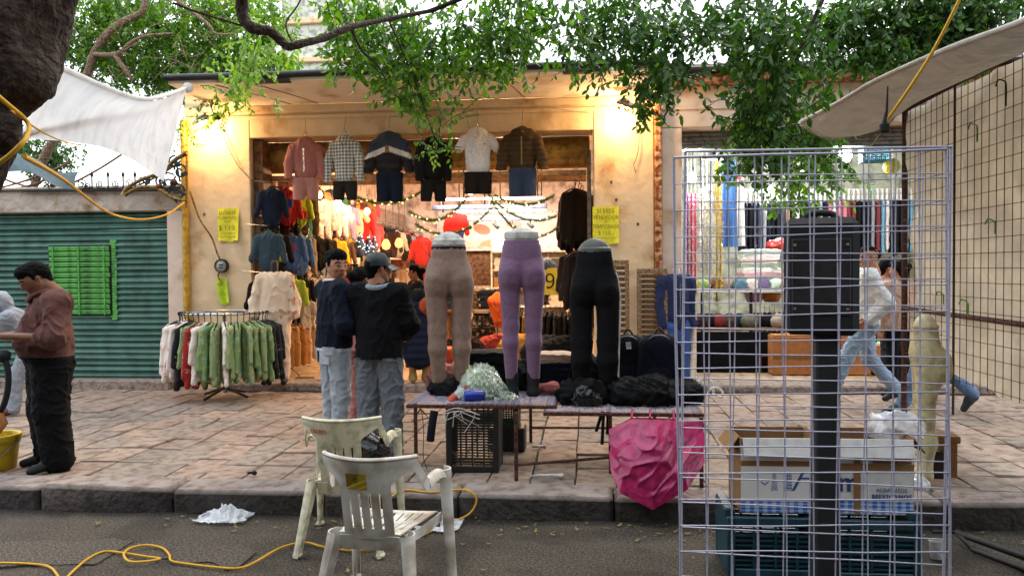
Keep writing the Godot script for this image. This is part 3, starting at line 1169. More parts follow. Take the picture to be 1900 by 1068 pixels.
# a drooping twig with alternate leaves; leaves go into lists by tone
func spray(o: Vector3, size: float, twigs: Geo, lists: Array, tone: float, leaves := 15, length := 0.42):
	var dir := Vector3(rnd(-1, 1), rnd(-0.9, 0.35), rnd(-1, 1)).normalized()
	var pts := []
	var p := o - dir * length * 0.5
	for k in 6:
		pts.append(p)
		dir = (dir + Vector3(rnd(-0.25, 0.25), -0.16, rnd(-0.25, 0.25))).normalized()
		p += dir * length / 5.0
	twigs.tube(pts, [0.004, 0.0035, 0.003, 0.0025, 0.002, 0.0015], 4, false)
	for k in leaves:
		var t := (k + 0.6) / leaves
		var f := t * 5.0
		var i := mini(4, int(f))
		var q: Vector3 = pts[i].lerp(pts[i + 1], f - i)
		var d: Vector3 = (pts[i + 1] - pts[i]).normalized()
		var side := d.cross(Vector3.UP).normalized().rotated(d, rnd(-0.9, 0.9)) * (1.0 if k % 2 else -1.0)
		var down := (side * 0.8 + d * 0.55 + Vector3(0, -0.45, 0) + Vector3(rnd(-0.3, 0.3), rnd(-0.3, 0.3), rnd(-0.3, 0.3))).normalized()
		var n := down.cross(d.rotated(down, rnd(-0.8, 0.8))).normalized()
		var s := size * rnd(0.5, 1.25)
		lists[clampi(int(rng.randfn(tone, 0.75)), 0, 3)].append(Transform3D(Basis(down.cross(n).normalized() * -s, -down * s, n * s), q))


# fills ellipsoids given as [centre, radii, sprays, tone, size]
func crown(tree: Node3D, zones: Array, singles: int):
	var lists := [[], [], [], []]
	var twigs := Geo.new()
	for z in zones:
		for k in z[2]:
			var d := Vector3(rng.randfn(0, 0.5), rng.randfn(0, 0.5), rng.randfn(0, 0.5))
			if d.length() > 1.1:
				d = d.normalized() * rng.randf()
			spray(z[0] + d * z[1], z[4], twigs, lists, z[3])
	part("twigs", twigs.mesh(), M.bark, tree).set_meta("kind", "stuff")
	var cam := Vector3(0, 1.69, 0)
	for t in 4:
		var l: Array = lists[t]
		l.sort_custom(func(a, b): return a.origin.distance_squared_to(cam) < b.origin.distance_squared_to(cam))
		var n := 0
		var rest := []
		for x in l:
			if n < singles / 4 and seen(x.origin) and x.origin.y < 1.69 - x.origin.z * 0.36:
				part("leaf", leaf_mesh, M["leaf%d" % t], tree, x)
				n += 1
			else:
				rest.append(x)
		if rest.is_empty():
			continue
		var mm := MultiMesh.new()
		mm.transform_format = MultiMesh.TRANSFORM_3D
		mm.mesh = leaf_mesh
		mm.instance_count = rest.size()
		for k in rest.size():
			mm.set_instance_transform(k, rest[k])
		var mi := MultiMeshInstance3D.new()
		mi.multimesh = mm
		mi.material_override = M["leaf%d" % t]
		put(mi, tree, "foliage")
		mi.set_meta("kind", "stuff")


func limb(tree: Node3D, pts: Array, r0: float, r1: float, m: Material, called := "limb"):
	var p := arc_points(pts, 5)
	var r := []
	for k in p.size():
		r.append(lerpf(r0, r1, float(k) / (p.size() - 1)) * (1.0 + 0.16 * wr.get_noise_2d(k * 0.9, r0 * 99.0)))
	part(called, tube_mesh(p, r, 10), m, tree)


func build_trees():
	make_leaf()
	var a := thing("ficus_tree", "dark leaning ficus trunk tied with yellow rope, its branch crossing over the shop", "tree")
	var b := Blob.new(0.022, 26.0)
	for s in [[Vector3(-3.681, -0.054, -3.150), Vector3(-3.025, 1.387, -3.100), 0.3, 0.26], [Vector3(-3.025, 1.387, -3.100), Vector3(-2.645, 2.141, -3.100), 0.25, 0.2], [Vector3(-2.645, 2.141, -3.100), Vector3(-2.358, 2.636, -3.100), 0.2, 0.2], [Vector3(-2.358, 2.636, -3.100), Vector3(-2.137, 3.037, -3.100), 0.2, 0.17], [Vector3(-2.137, 3.037, -3.100), Vector3(-1.821, 3.835, -3.400), 0.16, 0.13]]:
		b.add(s[0], s[1], s[2], s[3])
	b.add(Vector3(-2.334, 2.450, -3.050), Vector3(-2.218, 2.479, -3.050), 0.1, 0.095)
	b.ball(Vector3(-2.197, 2.429, -3.050), 0.06)
	b.add(Vector3(-2.392, 2.238, -3.000), Vector3(-2.297, 2.227, -3.000), 0.1, 0.075)
	b.disp = func(p: Vector3) -> float:
		return 0.022 * wr.get_noise_3d(p.x * 7.0, p.y * 2.4, p.z * 7.0) + 0.012 * wr.get_noise_3d(p.x * 19.0, p.y * 8.0, p.z * 19.0)
	part("trunk", b.mesh(), M.bark, a)
	limb(a, [Vector3(-1.821, 3.835, -3.400), Vector3(-2.083, 3.857, -4.600), Vector3(-2.357, 3.608, -5.400), Vector3(-2.389, 3.457, -5.500), Vector3(-2.320, 3.372, -5.500), Vector3(-2.216, 3.360, -5.550), Vector3(-2.154, 3.304, -5.600), Vector3(-2.096, 3.264, -5.600), Vector3(-2.011, 3.298, -5.650), Vector3(-1.902, 3.374, -5.800), Vector3(-1.766, 3.506, -6.000), Vector3(-1.575, 3.680, -6.400), Vector3(-1.301, 3.859, -6.800)], 0.05, 0.018, M.bark)
	limb(a, [Vector3(-2.068, 3.276, -5.620), Vector3(-2.155, 3.451, -5.700), Vector3(-2.101, 3.616, -5.800), Vector3(-2.046, 3.731, -5.800)], 0.008, 0.006, M.bark)
	limb(a, [Vector3(-1.766, 3.498, -6.000), Vector3(-1.761, 3.403, -6.300), Vector3(-1.693, 3.344, -6.500), Vector3(-1.648, 3.235, -6.600)], 0.012, 0.005, M.bark)
	limb(a, [Vector3(-2.740, 3.467, -5.200), Vector3(-2.623, 3.433, -5.300), Vector3(-2.429, 3.402, -5.500), Vector3(-2.158, 3.327, -5.600)], 0.009, 0.005, M.bark)
	limb(a, [Vector3(-1.575, 3.680, -6.400), Vector3(-1.447, 3.274, -6.800), Vector3(-1.368, 2.995, -6.900), Vector3(-1.295, 2.763, -7.000)], 0.008, 0.003, M.bark)
	limb(a, [Vector3(-1.301, 3.859, -6.800), Vector3(-0.816, 3.952, -6.600), Vector3(-0.279, 4.031, -6.400)], 0.02, 0.02, M.bark)
	crown(a, [
		[Vector3(-2.079, 3.803, -6.900), Vector3(0.3, 0.32, 0.6), 35, 2.1, 0.075],
		[Vector3(-1.820, 3.753, -7.000), Vector3(0.5, 0.35, 0.7), 64, 1.8, 0.075],
		[Vector3(-1.557, 3.488, -7.100), Vector3(0.45, 0.28, 0.6), 46, 1.9, 0.075],
		[Vector3(-1.234, 3.742, -7.200), Vector3(0.55, 0.42, 0.7), 82, 1.8, 0.075],
		[Vector3(-0.895, 3.611, -7.200), Vector3(0.5, 0.25, 0.6), 41, 1.8, 0.075],
		[Vector3(-0.587, 3.848, -7.000), Vector3(0.55, 0.38, 0.7), 76, 1.6, 0.075],
		[Vector3(-1.396, 3.131, -7.000), Vector3(0.22, 0.14, 0.25), 9, 2.0, 0.075],
		[Vector3(-1.609, 3.278, -7.000), Vector3(0.22, 0.18, 0.25), 8, 2.0, 0.075],
		[Vector3(-1.328, 2.792, -7.000), Vector3(0.12, 0.12, 0.12), 7, 2.2, 0.05],
		[Vector3(-1.135, 3.054, -7.000), Vector3(0.12, 0.1, 0.12), 4, 2.2, 0.045],
		[Vector3(-3.199, 3.766, -7.600), Vector3(0.35, 0.42, 0.4), 27, 2.9, 0.075],
		[Vector3(-3.555, 3.586, -7.900), Vector3(0.2, 0.2, 0.25), 9, 2.7, 0.075],
		[Vector3(-1.6, 5.6, -2.6), Vector3(2.6, 0.9, 2.4), 190, 1.0, 0.12],
		[Vector3(-3.6, 5.2, -5.0), Vector3(1.6, 0.7, 1.6), 120, 1.0, 0.12],
	], 150)
	var c := thing("ficus_tree", "dark leafy ficus canopy hanging low in front of the east shop", "tree")
	limb(c, [Vector3(5.4, 0, -3.6), Vector3(5.2, 2.2, -3.7), Vector3(4.6, 4.0, -4.4), Vector3(2.505, 3.831, -5.600), Vector3(1.868, 3.945, -6.200), Vector3(0.911, 4.053, -6.600)], 0.2, 0.05, M.bark, "trunk")
	limb(c, [Vector3(1.868, 3.945, -6.200), Vector3(1.611, 3.376, -6.100), Vector3(1.397, 2.971, -6.000), Vector3(1.322, 2.587, -6.000)], 0.02, 0.005, M.bark)
	limb(c, [Vector3(0.911, 4.053, -6.600), Vector3(0.677, 3.494, -6.400), Vector3(0.544, 3.184, -6.300)], 0.018, 0.004, M.bark)
	limb(c, [Vector3(1.737, 2.849, -6.900), Vector3(1.490, 2.735, -6.400), Vector3(1.284, 2.657, -6.000)], 0.012, 0.006, M.bark)
	crown(c, [
		[Vector3(-0.008, 3.662, -6.600), Vector3(0.3, 0.35, 0.5), 45, 0.9, 0.075],
		[Vector3(0.429, 3.544, -6.400), Vector3(0.5, 0.36, 0.6), 72, 0.6, 0.075],
		[Vector3(0.564, 3.184, -6.300), Vector3(0.28, 0.25, 0.4), 29, 0.5, 0.075],
		[Vector3(0.482, 2.960, -6.300), Vector3(0.16, 0.12, 0.2), 6, 0.6, 0.075],
		[Vector3(0.989, 3.617, -6.300), Vector3(0.5, 0.22, 0.6), 45, 0.5, 0.075],
		[Vector3(1.344, 3.346, -6.100), Vector3(0.45, 0.38, 0.6), 78, 0.4, 0.075],
		[Vector3(1.303, 2.973, -6.000), Vector3(0.36, 0.26, 0.45), 52, 0.4, 0.075],
		[Vector3(1.208, 2.725, -6.000), Vector3(0.3, 0.2, 0.35), 29, 0.8, 0.075],
		[Vector3(2.160, 3.142, -8.800), Vector3(0.52, 0.30, 0.35), 70, 0.9, 0.085],
		[Vector3(1.262, 2.458, -5.900), Vector3(0.34, 0.14, 0.3), 34, 1.4, 0.07],
		[Vector3(2.436, 2.768, -8.800), Vector3(0.45, 0.21, 0.35), 32, 1.6, 0.085],
		[Vector3(2.326, 2.476, -8.800), Vector3(0.39, 0.10, 0.35), 16, 1.9, 0.085],
		[Vector3(2.627, 3.243, -8.800), Vector3(0.33, 0.24, 0.35), 29, 0.8, 0.085],
		[Vector3(2.543, 4.114, -8.800), Vector3(0.53, 0.41, 0.35), 94, 0.5, 0.085],
		[Vector3(3.087, 3.956, -8.800), Vector3(0.43, 0.31, 0.35), 81, 0.5, 0.085],
		[Vector3(3.194, 4.314, -8.800), Vector3(0.78, 0.31, 0.35), 121, 0.5, 0.085],
		[Vector3(3.941, 4.341, -8.800), Vector3(0.85, 0.37, 0.35), 175, 0.4, 0.085],
		[Vector3(3.730, 4.018, -8.800), Vector3(0.53, 0.29, 0.35), 108, 0.4, 0.085],
		[Vector3(2.2, 5.4, -3.4), Vector3(2.6, 0.9, 2.6), 240, 0.7, 0.12],
		[Vector3(0.4, 5.8, 0.6), Vector3(3.6, 0.8, 2.6), 240, 0.7, 0.12],
	], 150)
	var d := thing("yard_tree", "pale barked bushy tree rising behind the white tarpaulin and grey wall", "tree")
	limb(d, [Vector3(-9.768, 2.462, -13.200), Vector3(-9.150, 3.529, -12.900), Vector3(-8.495, 4.377, -12.700), Vector3(-8.071, 4.849, -12.500), Vector3(-7.860, 5.206, -12.400), Vector3(-7.509, 5.508, -12.300), Vector3(-7.236, 5.660, -12.300), Vector3(-6.926, 5.752, -12.200), Vector3(-6.849, 6.043, -12.200)], 0.075, 0.045, M.bark_pale, "trunk")
	limb(d, [Vector3(-7.889, 5.164, -12.400), Vector3(-7.368, 5.095, -12.200), Vector3(-7.056, 5.243, -12.100), Vector3(-6.751, 5.304, -12.000), Vector3(-6.333, 5.323, -12.000)], 0.045, 0.015, M.bark_pale)
	limb(d, [Vector3(-7.404, 5.080, -12.200), Vector3(-7.230, 4.838, -12.200), Vector3(-7.167, 4.690, -12.300)], 0.04, 0.03, M.bark_pale)
	limb(d, [Vector3(-6.601, 6.075, -12.200), Vector3(-5.812, 5.485, -12.000), Vector3(-5.644, 5.299, -12.000), Vector3(-5.291, 5.258, -11.900)], 0.03, 0.012, M.bark_pale)
	for k in 26:
		var p: Vector3 = Vector3(-6.248, 5.254, -12.000) + Vector3(rnd(-1.3, 1.0), rnd(-0.5, 0.5), rnd(-0.4, 0.4))
		limb(d, [p, p + Vector3(rnd(-0.3, 0.3), rnd(-0.2, 0.1), 0.05), p + Vector3(rnd(-0.6, 0.6), rnd(-0.4, 0.1), 0.1)], 0.009, 0.003, M.bark_pale, "twig")
	crown(d, [
		[Vector3(-8.112, 6.017, -13.200), Vector3(1.2, 0.8, 0.9), 336, 2.1, 0.085],
		[Vector3(-8.446, 5.442, -13.400), Vector3(0.8, 0.5, 0.8), 176, 1.6, 0.085],
		[Vector3(-7.157, 5.711, -13.200), Vector3(1.2, 0.9, 0.9), 304, 2.0, 0.085],
		[Vector3(-6.110, 5.794, -13.000), Vector3(1.0, 0.8, 0.8), 272, 2.4, 0.085],
		[Vector3(-7.156, 4.983, -13.000), Vector3(0.9, 0.4, 0.7), 160, 1.7, 0.085],
		[Vector3(-6.031, 4.945, -12.800), Vector3(0.9, 0.5, 0.6), 208, 2.0, 0.085],
		[Vector3(-5.120, 5.468, -12.600), Vector3(0.6, 0.8, 0.6), 176, 2.7, 0.085],
		[Vector3(-5.042, 4.781, -12.600), Vector3(0.7, 0.35, 0.5), 128, 2.6, 0.085],
	], 0)
	var e := thing("shrub_tree", "dark small tree seen through the gap under the white tarpaulin", "tree")
	limb(e, [Vector3(-10.5, 0, -14.5), Vector3(-10.062, 3.142, -14.500), Vector3(-10.126, 4.059, -14.500)], 0.1, 0.05, M.bark, "trunk")
	crown(e, [[Vector3(-10.062, 3.780, -14.400), Vector3(0.55, 0.42, 0.5), 90, 0.2, 0.085], [Vector3(-10.509, 4.053, -14.400), Vector3(0.6, 0.35, 0.5), 60, 0.2, 0.085]], 0)
	var v := thing("wall_vine", "small green vine growing at the pier lamp under the eave corner", "plant")
	limb(v, [Vector3(-4.684, 3.838, -9.750), Vector3(-4.635, 3.694, -9.700), Vector3(-4.595, 3.573, -9.700)], 0.01, 0.006, M.bark, "stem")
	crown(v, [[Vector3(-4.610, 3.716, -9.650), Vector3(0.16, 0.2, 0.1), 14, 1.6, 0.06], [Vector3(-4.967, 3.469, -9.700), Vector3(0.1, 0.2, 0.1), 6, 2.2, 0.05]], 0)
	part("root_ball", blob_ball(Vector3(-4.567, 3.585, -9.700), 0.05), M.bark, v)


func blob_ball(p: Vector3, r: float) -> ArrayMesh:
	var b := Blob.new(0.014, 40.0)
	b.ball(p, r)
	b.disp = wrinkle(0.01, 20.0)
	return b.mesh()


# ---------------------------------------------------------------- canvas and ropes
func spiral(g: Geo, o: Vector3, r: float, turns: float, start: float, dirn: float, tail: Vector3, th := 0.009):
	var pts := [o + tail]
	var n := int(turns * 14)
	for k in n + 1:
		var t := float(k) / n
		var an := start + dirn * TAU * turns * t
		pts.append(o + Vector3(cos(an), sin(an), 0) * r * (1.0 - 0.82 * t))
	g.tube(pts, th, 5)


func build_tarps():
	# white sheet strung between the trunk and the eave corner
	var t := thing("white_tarpaulin", "white cloth tarpaulin strung from the trunk to the eave corner", "tarpaulin")
	var tl: Vector3 = Vector3(-2.690, 2.735, -3.900)
	var bl: Vector3 = Vector3(-2.886, 2.372, -3.900)
	var tr: Vector3 = Vector3(-4.472, 3.728, -8.750)
	var br: Vector3 = Vector3(-4.515, 2.633, -8.300)
	var bq: Vector3 = Vector3(-4.011, 2.617, -6.600)
	var g := Geo.new()
	g.sheet(60, 40, func(u: float, v: float):
		var top := tl.lerp(tr, u) + Vector3(0, -0.16 * sin(PI * u), 0)
		var mid := 2.0 * u * (1.0 - u)
		var bot := bl * (1.0 - u) * (1.0 - u) + bq * mid + br * u * u
		bot += Vector3(0, 0.1 * sin(PI * u), 0)
		var p := top.lerp(bot, v)
		var fold := exp(-pow((v - (0.95 - 0.9 * u)) * 9.0, 2.0)) * 0.05 + exp(-pow((u - 0.72) * 26.0, 2.0)) * 0.015 * v
		return p + Vector3(0.3, -0.2, 0.6) * (fold + 0.035 * wr.get_noise_2d(u * 3.0, v * 2.0)) + Vector3(0, 0.0, 0.2 * sin(PI * u) * sin(PI * v)))
	part("cloth", g.mesh(), M.tarp_white, t)
	part("hem", tube_mesh(arc_points([tl, tl.lerp(tr, 0.5) + Vector3(0, -0.15, 0.02), tr], 8), 0.016, 6), M.tarp_white, t)
	part("seam", tube_mesh(arc_points([bl.lerp(tl, 0.05), Vector3(-3.704, 2.901, -6.000) + Vector3(0.03, 0, 0.1), Vector3(-4.439, 3.676, -8.600)], 8), 0.02, 6, ), M.tarp_beige, t)
	part("knot", blob_ball(tr + Vector3(0.02, 0, 0), 0.06), M.tarp_white, t)
	var d := thing("blue_tarpaulin", "narrow slate blue tarpaulin stretched low above the grey wall", "tarpaulin")
	g = Geo.new()
	var up := arc_points([Vector3(-5.748, 2.729, -7.200), Vector3(-5.569, 2.824, -7.400), Vector3(-5.481, 2.818, -7.600), Vector3(-5.378, 2.700, -7.800), Vector3(-5.272, 2.722, -8.000)], 6)
	var lo := arc_points([Vector3(-5.592, 2.552, -7.000), Vector3(-5.423, 2.631, -7.200), Vector3(-5.341, 2.632, -7.400), Vector3(-5.244, 2.525, -7.600), Vector3(-5.167, 2.511, -7.800)], 6)
	g.sheet(24, 6, func(u: float, v: float): return (up[int(u * 24)] as Vector3).lerp(lo[int(u * 24)], v) + Vector3(0, 0, 0.05 * sin(v * PI)))
	part("cloth", g.mesh(), M.tarp_blue, d)
	# yellow cable from the trunk to the pier
	var y := thing("yellow_cable", "thick yellow cable sagging from the trunk across the green shutter", "cable")
	part("cable", tube_mesh(arc_points([Vector3(-2.094, 2.118, -2.850), Vector3(-3.121, 2.230, -4.600), Vector3(-4.016, 2.198, -6.400), Vector3(-4.476, 2.199, -7.500), Vector3(-4.767, 2.244, -8.400), Vector3(-4.951, 2.357, -9.200), Vector3(-5.036, 2.560, -9.800)], 8), 0.0105, 7), M.rope, y)
	part("loop", tube_mesh(arc_points([Vector3(-2.328, 2.043, -2.860), Vector3(-2.181, 2.098, -2.840), Vector3(-2.098, 2.161, -2.840), Vector3(-2.115, 2.207, -2.900), Vector3(-2.153, 2.267, -2.950), Vector3(-2.167, 2.332, -2.830), Vector3(-2.317, 2.447, -2.860)], 6), 0.009, 6), M.rope, y)
	part("cord", tube_mesh(sag(Vector3(-2.133, 2.287, -2.840), Vector3(-2.817, 2.394, -4.300), 0.03), 0.004, 5), M.rope, y)
	# black aerial wires behind the wall
	for s in [[Vector3(-10.193, 3.085, -13.000), Vector3(-8.046, 3.391, -12.000), "dark wire rising behind the blue tarpaulin's west end"], [Vector3(-8.292, 2.880, -11.000), Vector3(-7.543, 3.114, -11.000), "short dark wire under the blue tarpaulin"], [Vector3(-8.578, 3.028, -12.500), Vector3(-7.270, 3.717, -12.500), "dark wire rising steeply to the white tarpaulin's seam"], [Vector3(-7.284, 3.049, -12.500), Vector3(-6.410, 3.508, -12.500), "dark wire behind the scrolled iron bracket"], [Vector3(-9.402, 3.249, -12.000), Vector3(-8.415, 2.960, -12.000), "dark wire sloping down under the trunk"]]:
		solo("aerial_wire", tube_mesh(sag(s[0], s[1], 0.05), 0.018, 5), M.brown, s[2], "wire", Vector3.ZERO, "wires above the grey wall")
	solo("aerial_wire", tube_mesh(sag(Vector3(0.727, 4.975, -12.000), Vector3(3.170, 4.739, -12.000), 0.08), 0.008, 5), M.dark_metal, "thin black wire crossing the sky beyond the dark canopy", "wire")
	# iron cresting on the grey wall
	var c := thing("iron_cresting", "black wrought iron scrolls and spikes along the top of the grey wall", "railing")
	var zc := -9.95
	part("rail", bar(Vector3(-7.351, 2.736, -9.950), Vector3(-5.219, 2.706, -9.950), 0.014), M.black, c)
	for x in [0, 0, 0, 0]:
		pass
	for k in 4:
		var p: Vector3 = [Vector3(-6.385, 2.733, -9.950), Vector3(-6.165, 2.729, -9.950), Vector3(-5.960, 2.726, -9.950), Vector3(-5.799, 2.723, -9.950)][k]
		g = Geo.new()
		g.tube([p, p + Vector3(0, 0.17, 0)], 0.011, 5)
		g.tube([p + Vector3(0, 0.16, 0), p + Vector3(0, 0.19, 0), p + Vector3(0, 0.25, 0)], [0.008, 0.024, 0.001], 5)
		part("spike", g.mesh(), M.black, c)
	for s in [[Vector3(-7.137, 2.900, -9.950), 0.09, 1.0], [Vector3(-6.931, 2.812, -9.950), 0.07, -1.0], [Vector3(-6.531, 2.812, -9.950), 0.075, 1.0], [Vector3(-6.443, 2.776, -9.950), 0.05, -1.0], [Vector3(-6.281, 2.801, -9.950), 0.05, -1.0], [Vector3(-6.075, 2.797, -9.950), 0.05, 1.0], [Vector3(-5.870, 2.807, -9.950), 0.06, -1.0], [Vector3(-5.709, 2.832, -9.950), 0.07, 1.0]]:
		g = Geo.new()
		spiral(g, s[0], s[1], 1.6, -PI / 2, s[2], Vector3(-s[2] * s[1] * 1.4, -s[1], 0), 0.008)
		part("scroll", g.mesh(), M.black, c)
	# bracket with acanthus scrolls on the pier
	var k := thing("iron_bracket", "ornate scrolled iron lamp bracket with yellow painted arm on the pier", "bracket")
	var zb := -9.75
	part("arm", tube_mesh(arc_points([Vector3(-5.018, 2.556, -9.750), Vector3(-5.201, 2.600, -9.750), Vector3(-5.327, 2.683, -9.750), Vector3(-5.454, 2.732, -9.750), Vector3(-5.625, 2.728, -9.750), Vector3(-5.755, 2.676, -9.750), Vector3(-5.820, 2.637, -9.750)], 5), 0.024, 7), M.ochre, k)
	part("arm", tube_mesh(arc_points([Vector3(-4.992, 3.155, -9.750), Vector3(-5.142, 3.071, -9.750), Vector3(-5.322, 2.926, -9.750), Vector3(-5.594, 2.830, -9.750), Vector3(-5.782, 2.731, -9.750), Vector3(-5.834, 2.637, -9.750)], 5), [0.035, 0.035, 0.03, 0.03, 0.028, 0.028, 0.028, 0.026, 0.026, 0.026, 0.026, 0.026, 0.026, 0.025, 0.025, 0.025, 0.025, 0.024, 0.024, 0.024, 0.024, 0.03, 0.03, 0.035, 0.04, 0.045], 7), M.ochre, k)
	part("post", bar(Vector3(-4.992, 3.175, -9.750), Vector3(-5.013, 2.468, -9.750), 0.016), M.ochre, k)
	for s in [[Vector3(-5.254, 2.790, -9.750), 0.13, 1.0, 0.6], [Vector3(-5.088, 2.921, -9.750), 0.1, -1.0, 2.0], [Vector3(-5.338, 2.811, -9.750), 0.07, -1.0, 3.6], [Vector3(-5.128, 2.693, -9.750), 0.12, 1.0, 4.0], [Vector3(-5.164, 3.044, -9.750), 0.08, 1.0, 1.0], [Vector3(-5.537, 2.835, -9.750), 0.06, -1.0, 0.0]]:
		g = Geo.new()
		spiral(g, s[0], s[1], 1.3, s[3], s[2], Vector3(0, s[1] * -1.3, 0), 0.013)
		g.box(s[0] + Vector3(s[1] * 0.6, -s[1] * 0.3, 0.01), Vector3(0.05, 0.1, 0.02), Basis(Vector3.BACK, s[3]), 0.008)
		part("scroll", g.mesh(), M.iron_green, k)
	part("leaf_rosette", blob_ball(Vector3(-5.169, 2.788, -9.750), 0.045), M.rusty, k)
	part("leaf_rosette", blob_ball(Vector3(-5.368, 2.744, -9.750), 0.035), paint("8a2f22", 0.7), k)
	# canvas awning over the stall to the east and its caged canvas wall
	var w := thing("stall_canopy", "sagging beige canvas canopy reaching from a pointed corner to the grid wall", "awning")
	var e0 := arc_points([Vector3(1.962, 2.998, -7.700), Vector3(2.081, 3.026, -6.900), Vector3(2.153, 3.055, -6.300), Vector3(2.205, 3.000, -5.200), Vector3(2.209, 2.910, -4.300), Vector3(2.124, 2.837, -3.400)], 6)
	var e1 := arc_points([Vector3(1.990, 2.981, -7.750), Vector3(2.339, 2.893, -8.000), Vector3(2.897, 3.035, -8.250), Vector3(3.1, 3.22, -8.2), Vector3(3.1, 3.24, -6.2), Vector3(3.1, 3.3, -4.2)], 6)
	g = Geo.new()
	g.sheet(30, 12, func(u: float, v: float):
		var p: Vector3 = (e0[int(u * 30)] as Vector3).lerp(e1[int(u * 30)], v)
		return p + Vector3(0, -0.1 * sin(PI * v) * minf(1.0, u * 3.0) + 0.025 * wr.get_noise_2d(u * 7.0, v * 3.0), 0))
	part("canvas", g.mesh(), M.tarp_beige, w)
	part("hem", tube_mesh(e0, 0.018, 6), M.tarp_beige, w)
	part("hem", tube_mesh(e1.slice(0, 19), 0.014, 6), M.tarp_beige, w)
	part("guy_rope", bar(Vector3(1.972, 2.993, -7.700), Vector3(1.262, 2.641, -5.900), 0.008), M.tarp_beige, w)
	part("pole", bar(Vector3(3.13, PV, -8.33), Vector3(3.13, 3.25, -8.33), 0.03, 8), M.rusty, w)
	part("pole", bar(Vector3(3.13, PV, -4.2), Vector3(3.13, 3.3, -4.2), 0.03, 8), M.rusty, w)
	part("crossbar", bar(Vector3(3.12, 1.25, -8.33), Vector3(3.12, 1.24, -4.2), 0.022, 8), M.rusty, w)
	part("ridge_pole", bar(Vector3(3.13, 3.2, -8.4), Vector3(3.13, 3.26, -4.2), 0.025, 8), M.rusty, w)
	var cw := thing("canvas_wall", "stained cream canvas wall hung behind the dark wire grid", "tarpaulin")
	g = Geo.new()
	g.sheet(70, 40, func(u: float, v: float):
		var z := lerpf(-8.3, -4.2, u)
		var f := exp(-pow((v - (0.1 + 1.1 * u)) * 7.0, 2.0)) * 0.05 + exp(-pow((v - (0.3 + 1.5 * u)) * 8.0, 2.0)) * 0.035
		return Vector3(3.2 - f + 0.05 * wr.get_noise_2d(u * 6.0, v * 5.0) + 0.015 * wr.get_noise_2d(u * 19.0, v * 13.0), lerpf(3.2, 0.68 + 0.03 * sin(u * 9.0), v), z))
	part("canvas", g.mesh(), M.tarp_wall, cw)
	var gr := thing("wire_grid_wall", "dark rusty wire grid fixed in front of the cream canvas wall", "wire grid")
	var wire_v := bar(Vector3(0, 0.68, 0), Vector3(0, 3.18, 0), 0.0032, 5)
	var z := -8.24
	var n := 0
	while z < -4.3:
		if n % 10 == 9:
			part("frame_bar", bar(Vector3(3.1, 0.4, z), Vector3(3.1, 3.2, z), 0.011, 6), M.grid_dark, gr)
		else:
			part("wire", wire_v, M.grid_dark, gr, at(Vector3(3.1, 0, z)))
		z += 0.118
		n += 1
	for kk in 22:
		var yy := 0.7 + kk * 0.118
		part("wire", bar(Vector3(3.105, yy, -8.28), Vector3(3.105, yy + 0.015, -4.2), 0.003, 5), M.grid_dark, gr)
	for s in [[Vector3(3.080, 2.783, -6.756), 0.1], [Vector3(3.080, 1.374, -6.892), 0.08], [Vector3(3.080, 3.032, -6.319), 0.14], [Vector3(3.080, 2.007, -6.463), 0.07], [Vector3(3.080, 1.424, -7.343), 0.06]]:
		g = Geo.new()
		var p: Vector3 = s[0]
		g.tube(arc_points([p, p + Vector3(-0.01, -s[1] * 0.3, 0.04), p + Vector3(-0.02, -s[1] * 1.4, 0.06)], 4), 0.007, 5)
		g.tube(arc_points([p, p + Vector3(-0.02, 0.02, -0.05), p + Vector3(-0.02, -0.02, -0.09)], 4), 0.006, 5)
		part("tie", g.mesh(), M.leaf2 if s[1] < 0.12 else M.black, gr)
	# power lead hanging over the stall
	var pl := thing("power_lead", "yellow lead with black socket hanging from the dark canopy", "cable")
	part("lead", tube_mesh(arc_points([Vector3(2.059, 3.219, -4.600), Vector3(1.936, 2.906, -4.700), Vector3(1.813, 2.683, -4.750), Vector3(1.694, 2.491, -4.800)], 5), 0.009, 6), M.rope, pl)
	part("lead", tube_mesh([Vector3(1.694, 2.466, -4.800), Vector3(2.063, 2.522, -6.200), Vector3(2.286, 2.540, -7.000)], 0.003, 4), M.rope, pl)
	g = Geo.new()
	g.box(Vector3(1.691, 2.463, -4.800), Vector3(0.05, 0.055, 0.035), Basis(), 0.008)
	g.tube([Vector3(1.691, 2.491, -4.800), Vector3(1.703, 2.560, -4.800), Vector3(1.708, 2.697, -4.800)], [0.014, 0.008, 0.004], 6)
	part("socket", g.mesh(), M.black, pl)

# ---------------------------------------------------------------- clothes
const ORD := ["first", "second", "third", "fourth", "fifth", "sixth", "seventh", "eighth", "ninth", "tenth", "eleventh", "twelfth", "thirteenth", "fourteenth", "fifteenth", "sixteenth", "seventeenth", "eighteenth", "nineteenth", "twentieth", "twenty-first", "twenty-second", "twenty-third", "twenty-fourth", "twenty-fifth", "twenty-sixth", "twenty-seventh", "twenty-eighth", "twenty-ninth", "thirtieth", "thirty-first", "thirty-second", "thirty-third", "thirty-fourth", "thirty-fifth", "thirty-sixth", "thirty-seventh", "thirty-eighth"]


func tinted(b: Blob, f) -> ArrayMesh:
	var g := Geo.new()
	b.into(g)
	for k in g.v.size():
		g.c[k] = (f.call(g.v[k]) as Color).srgb_to_linear()
	return g.mesh()


func vcloth() -> StandardMaterial3D:
	if not M.has("vcloth"):
		var m := mat(Color.WHITE, 0.85, "cloth", 3.0, "weave", 3.0, 0.5)
		m.vertex_color_use_as_albedo = true
		M.vcloth = m
	return M.vcloth


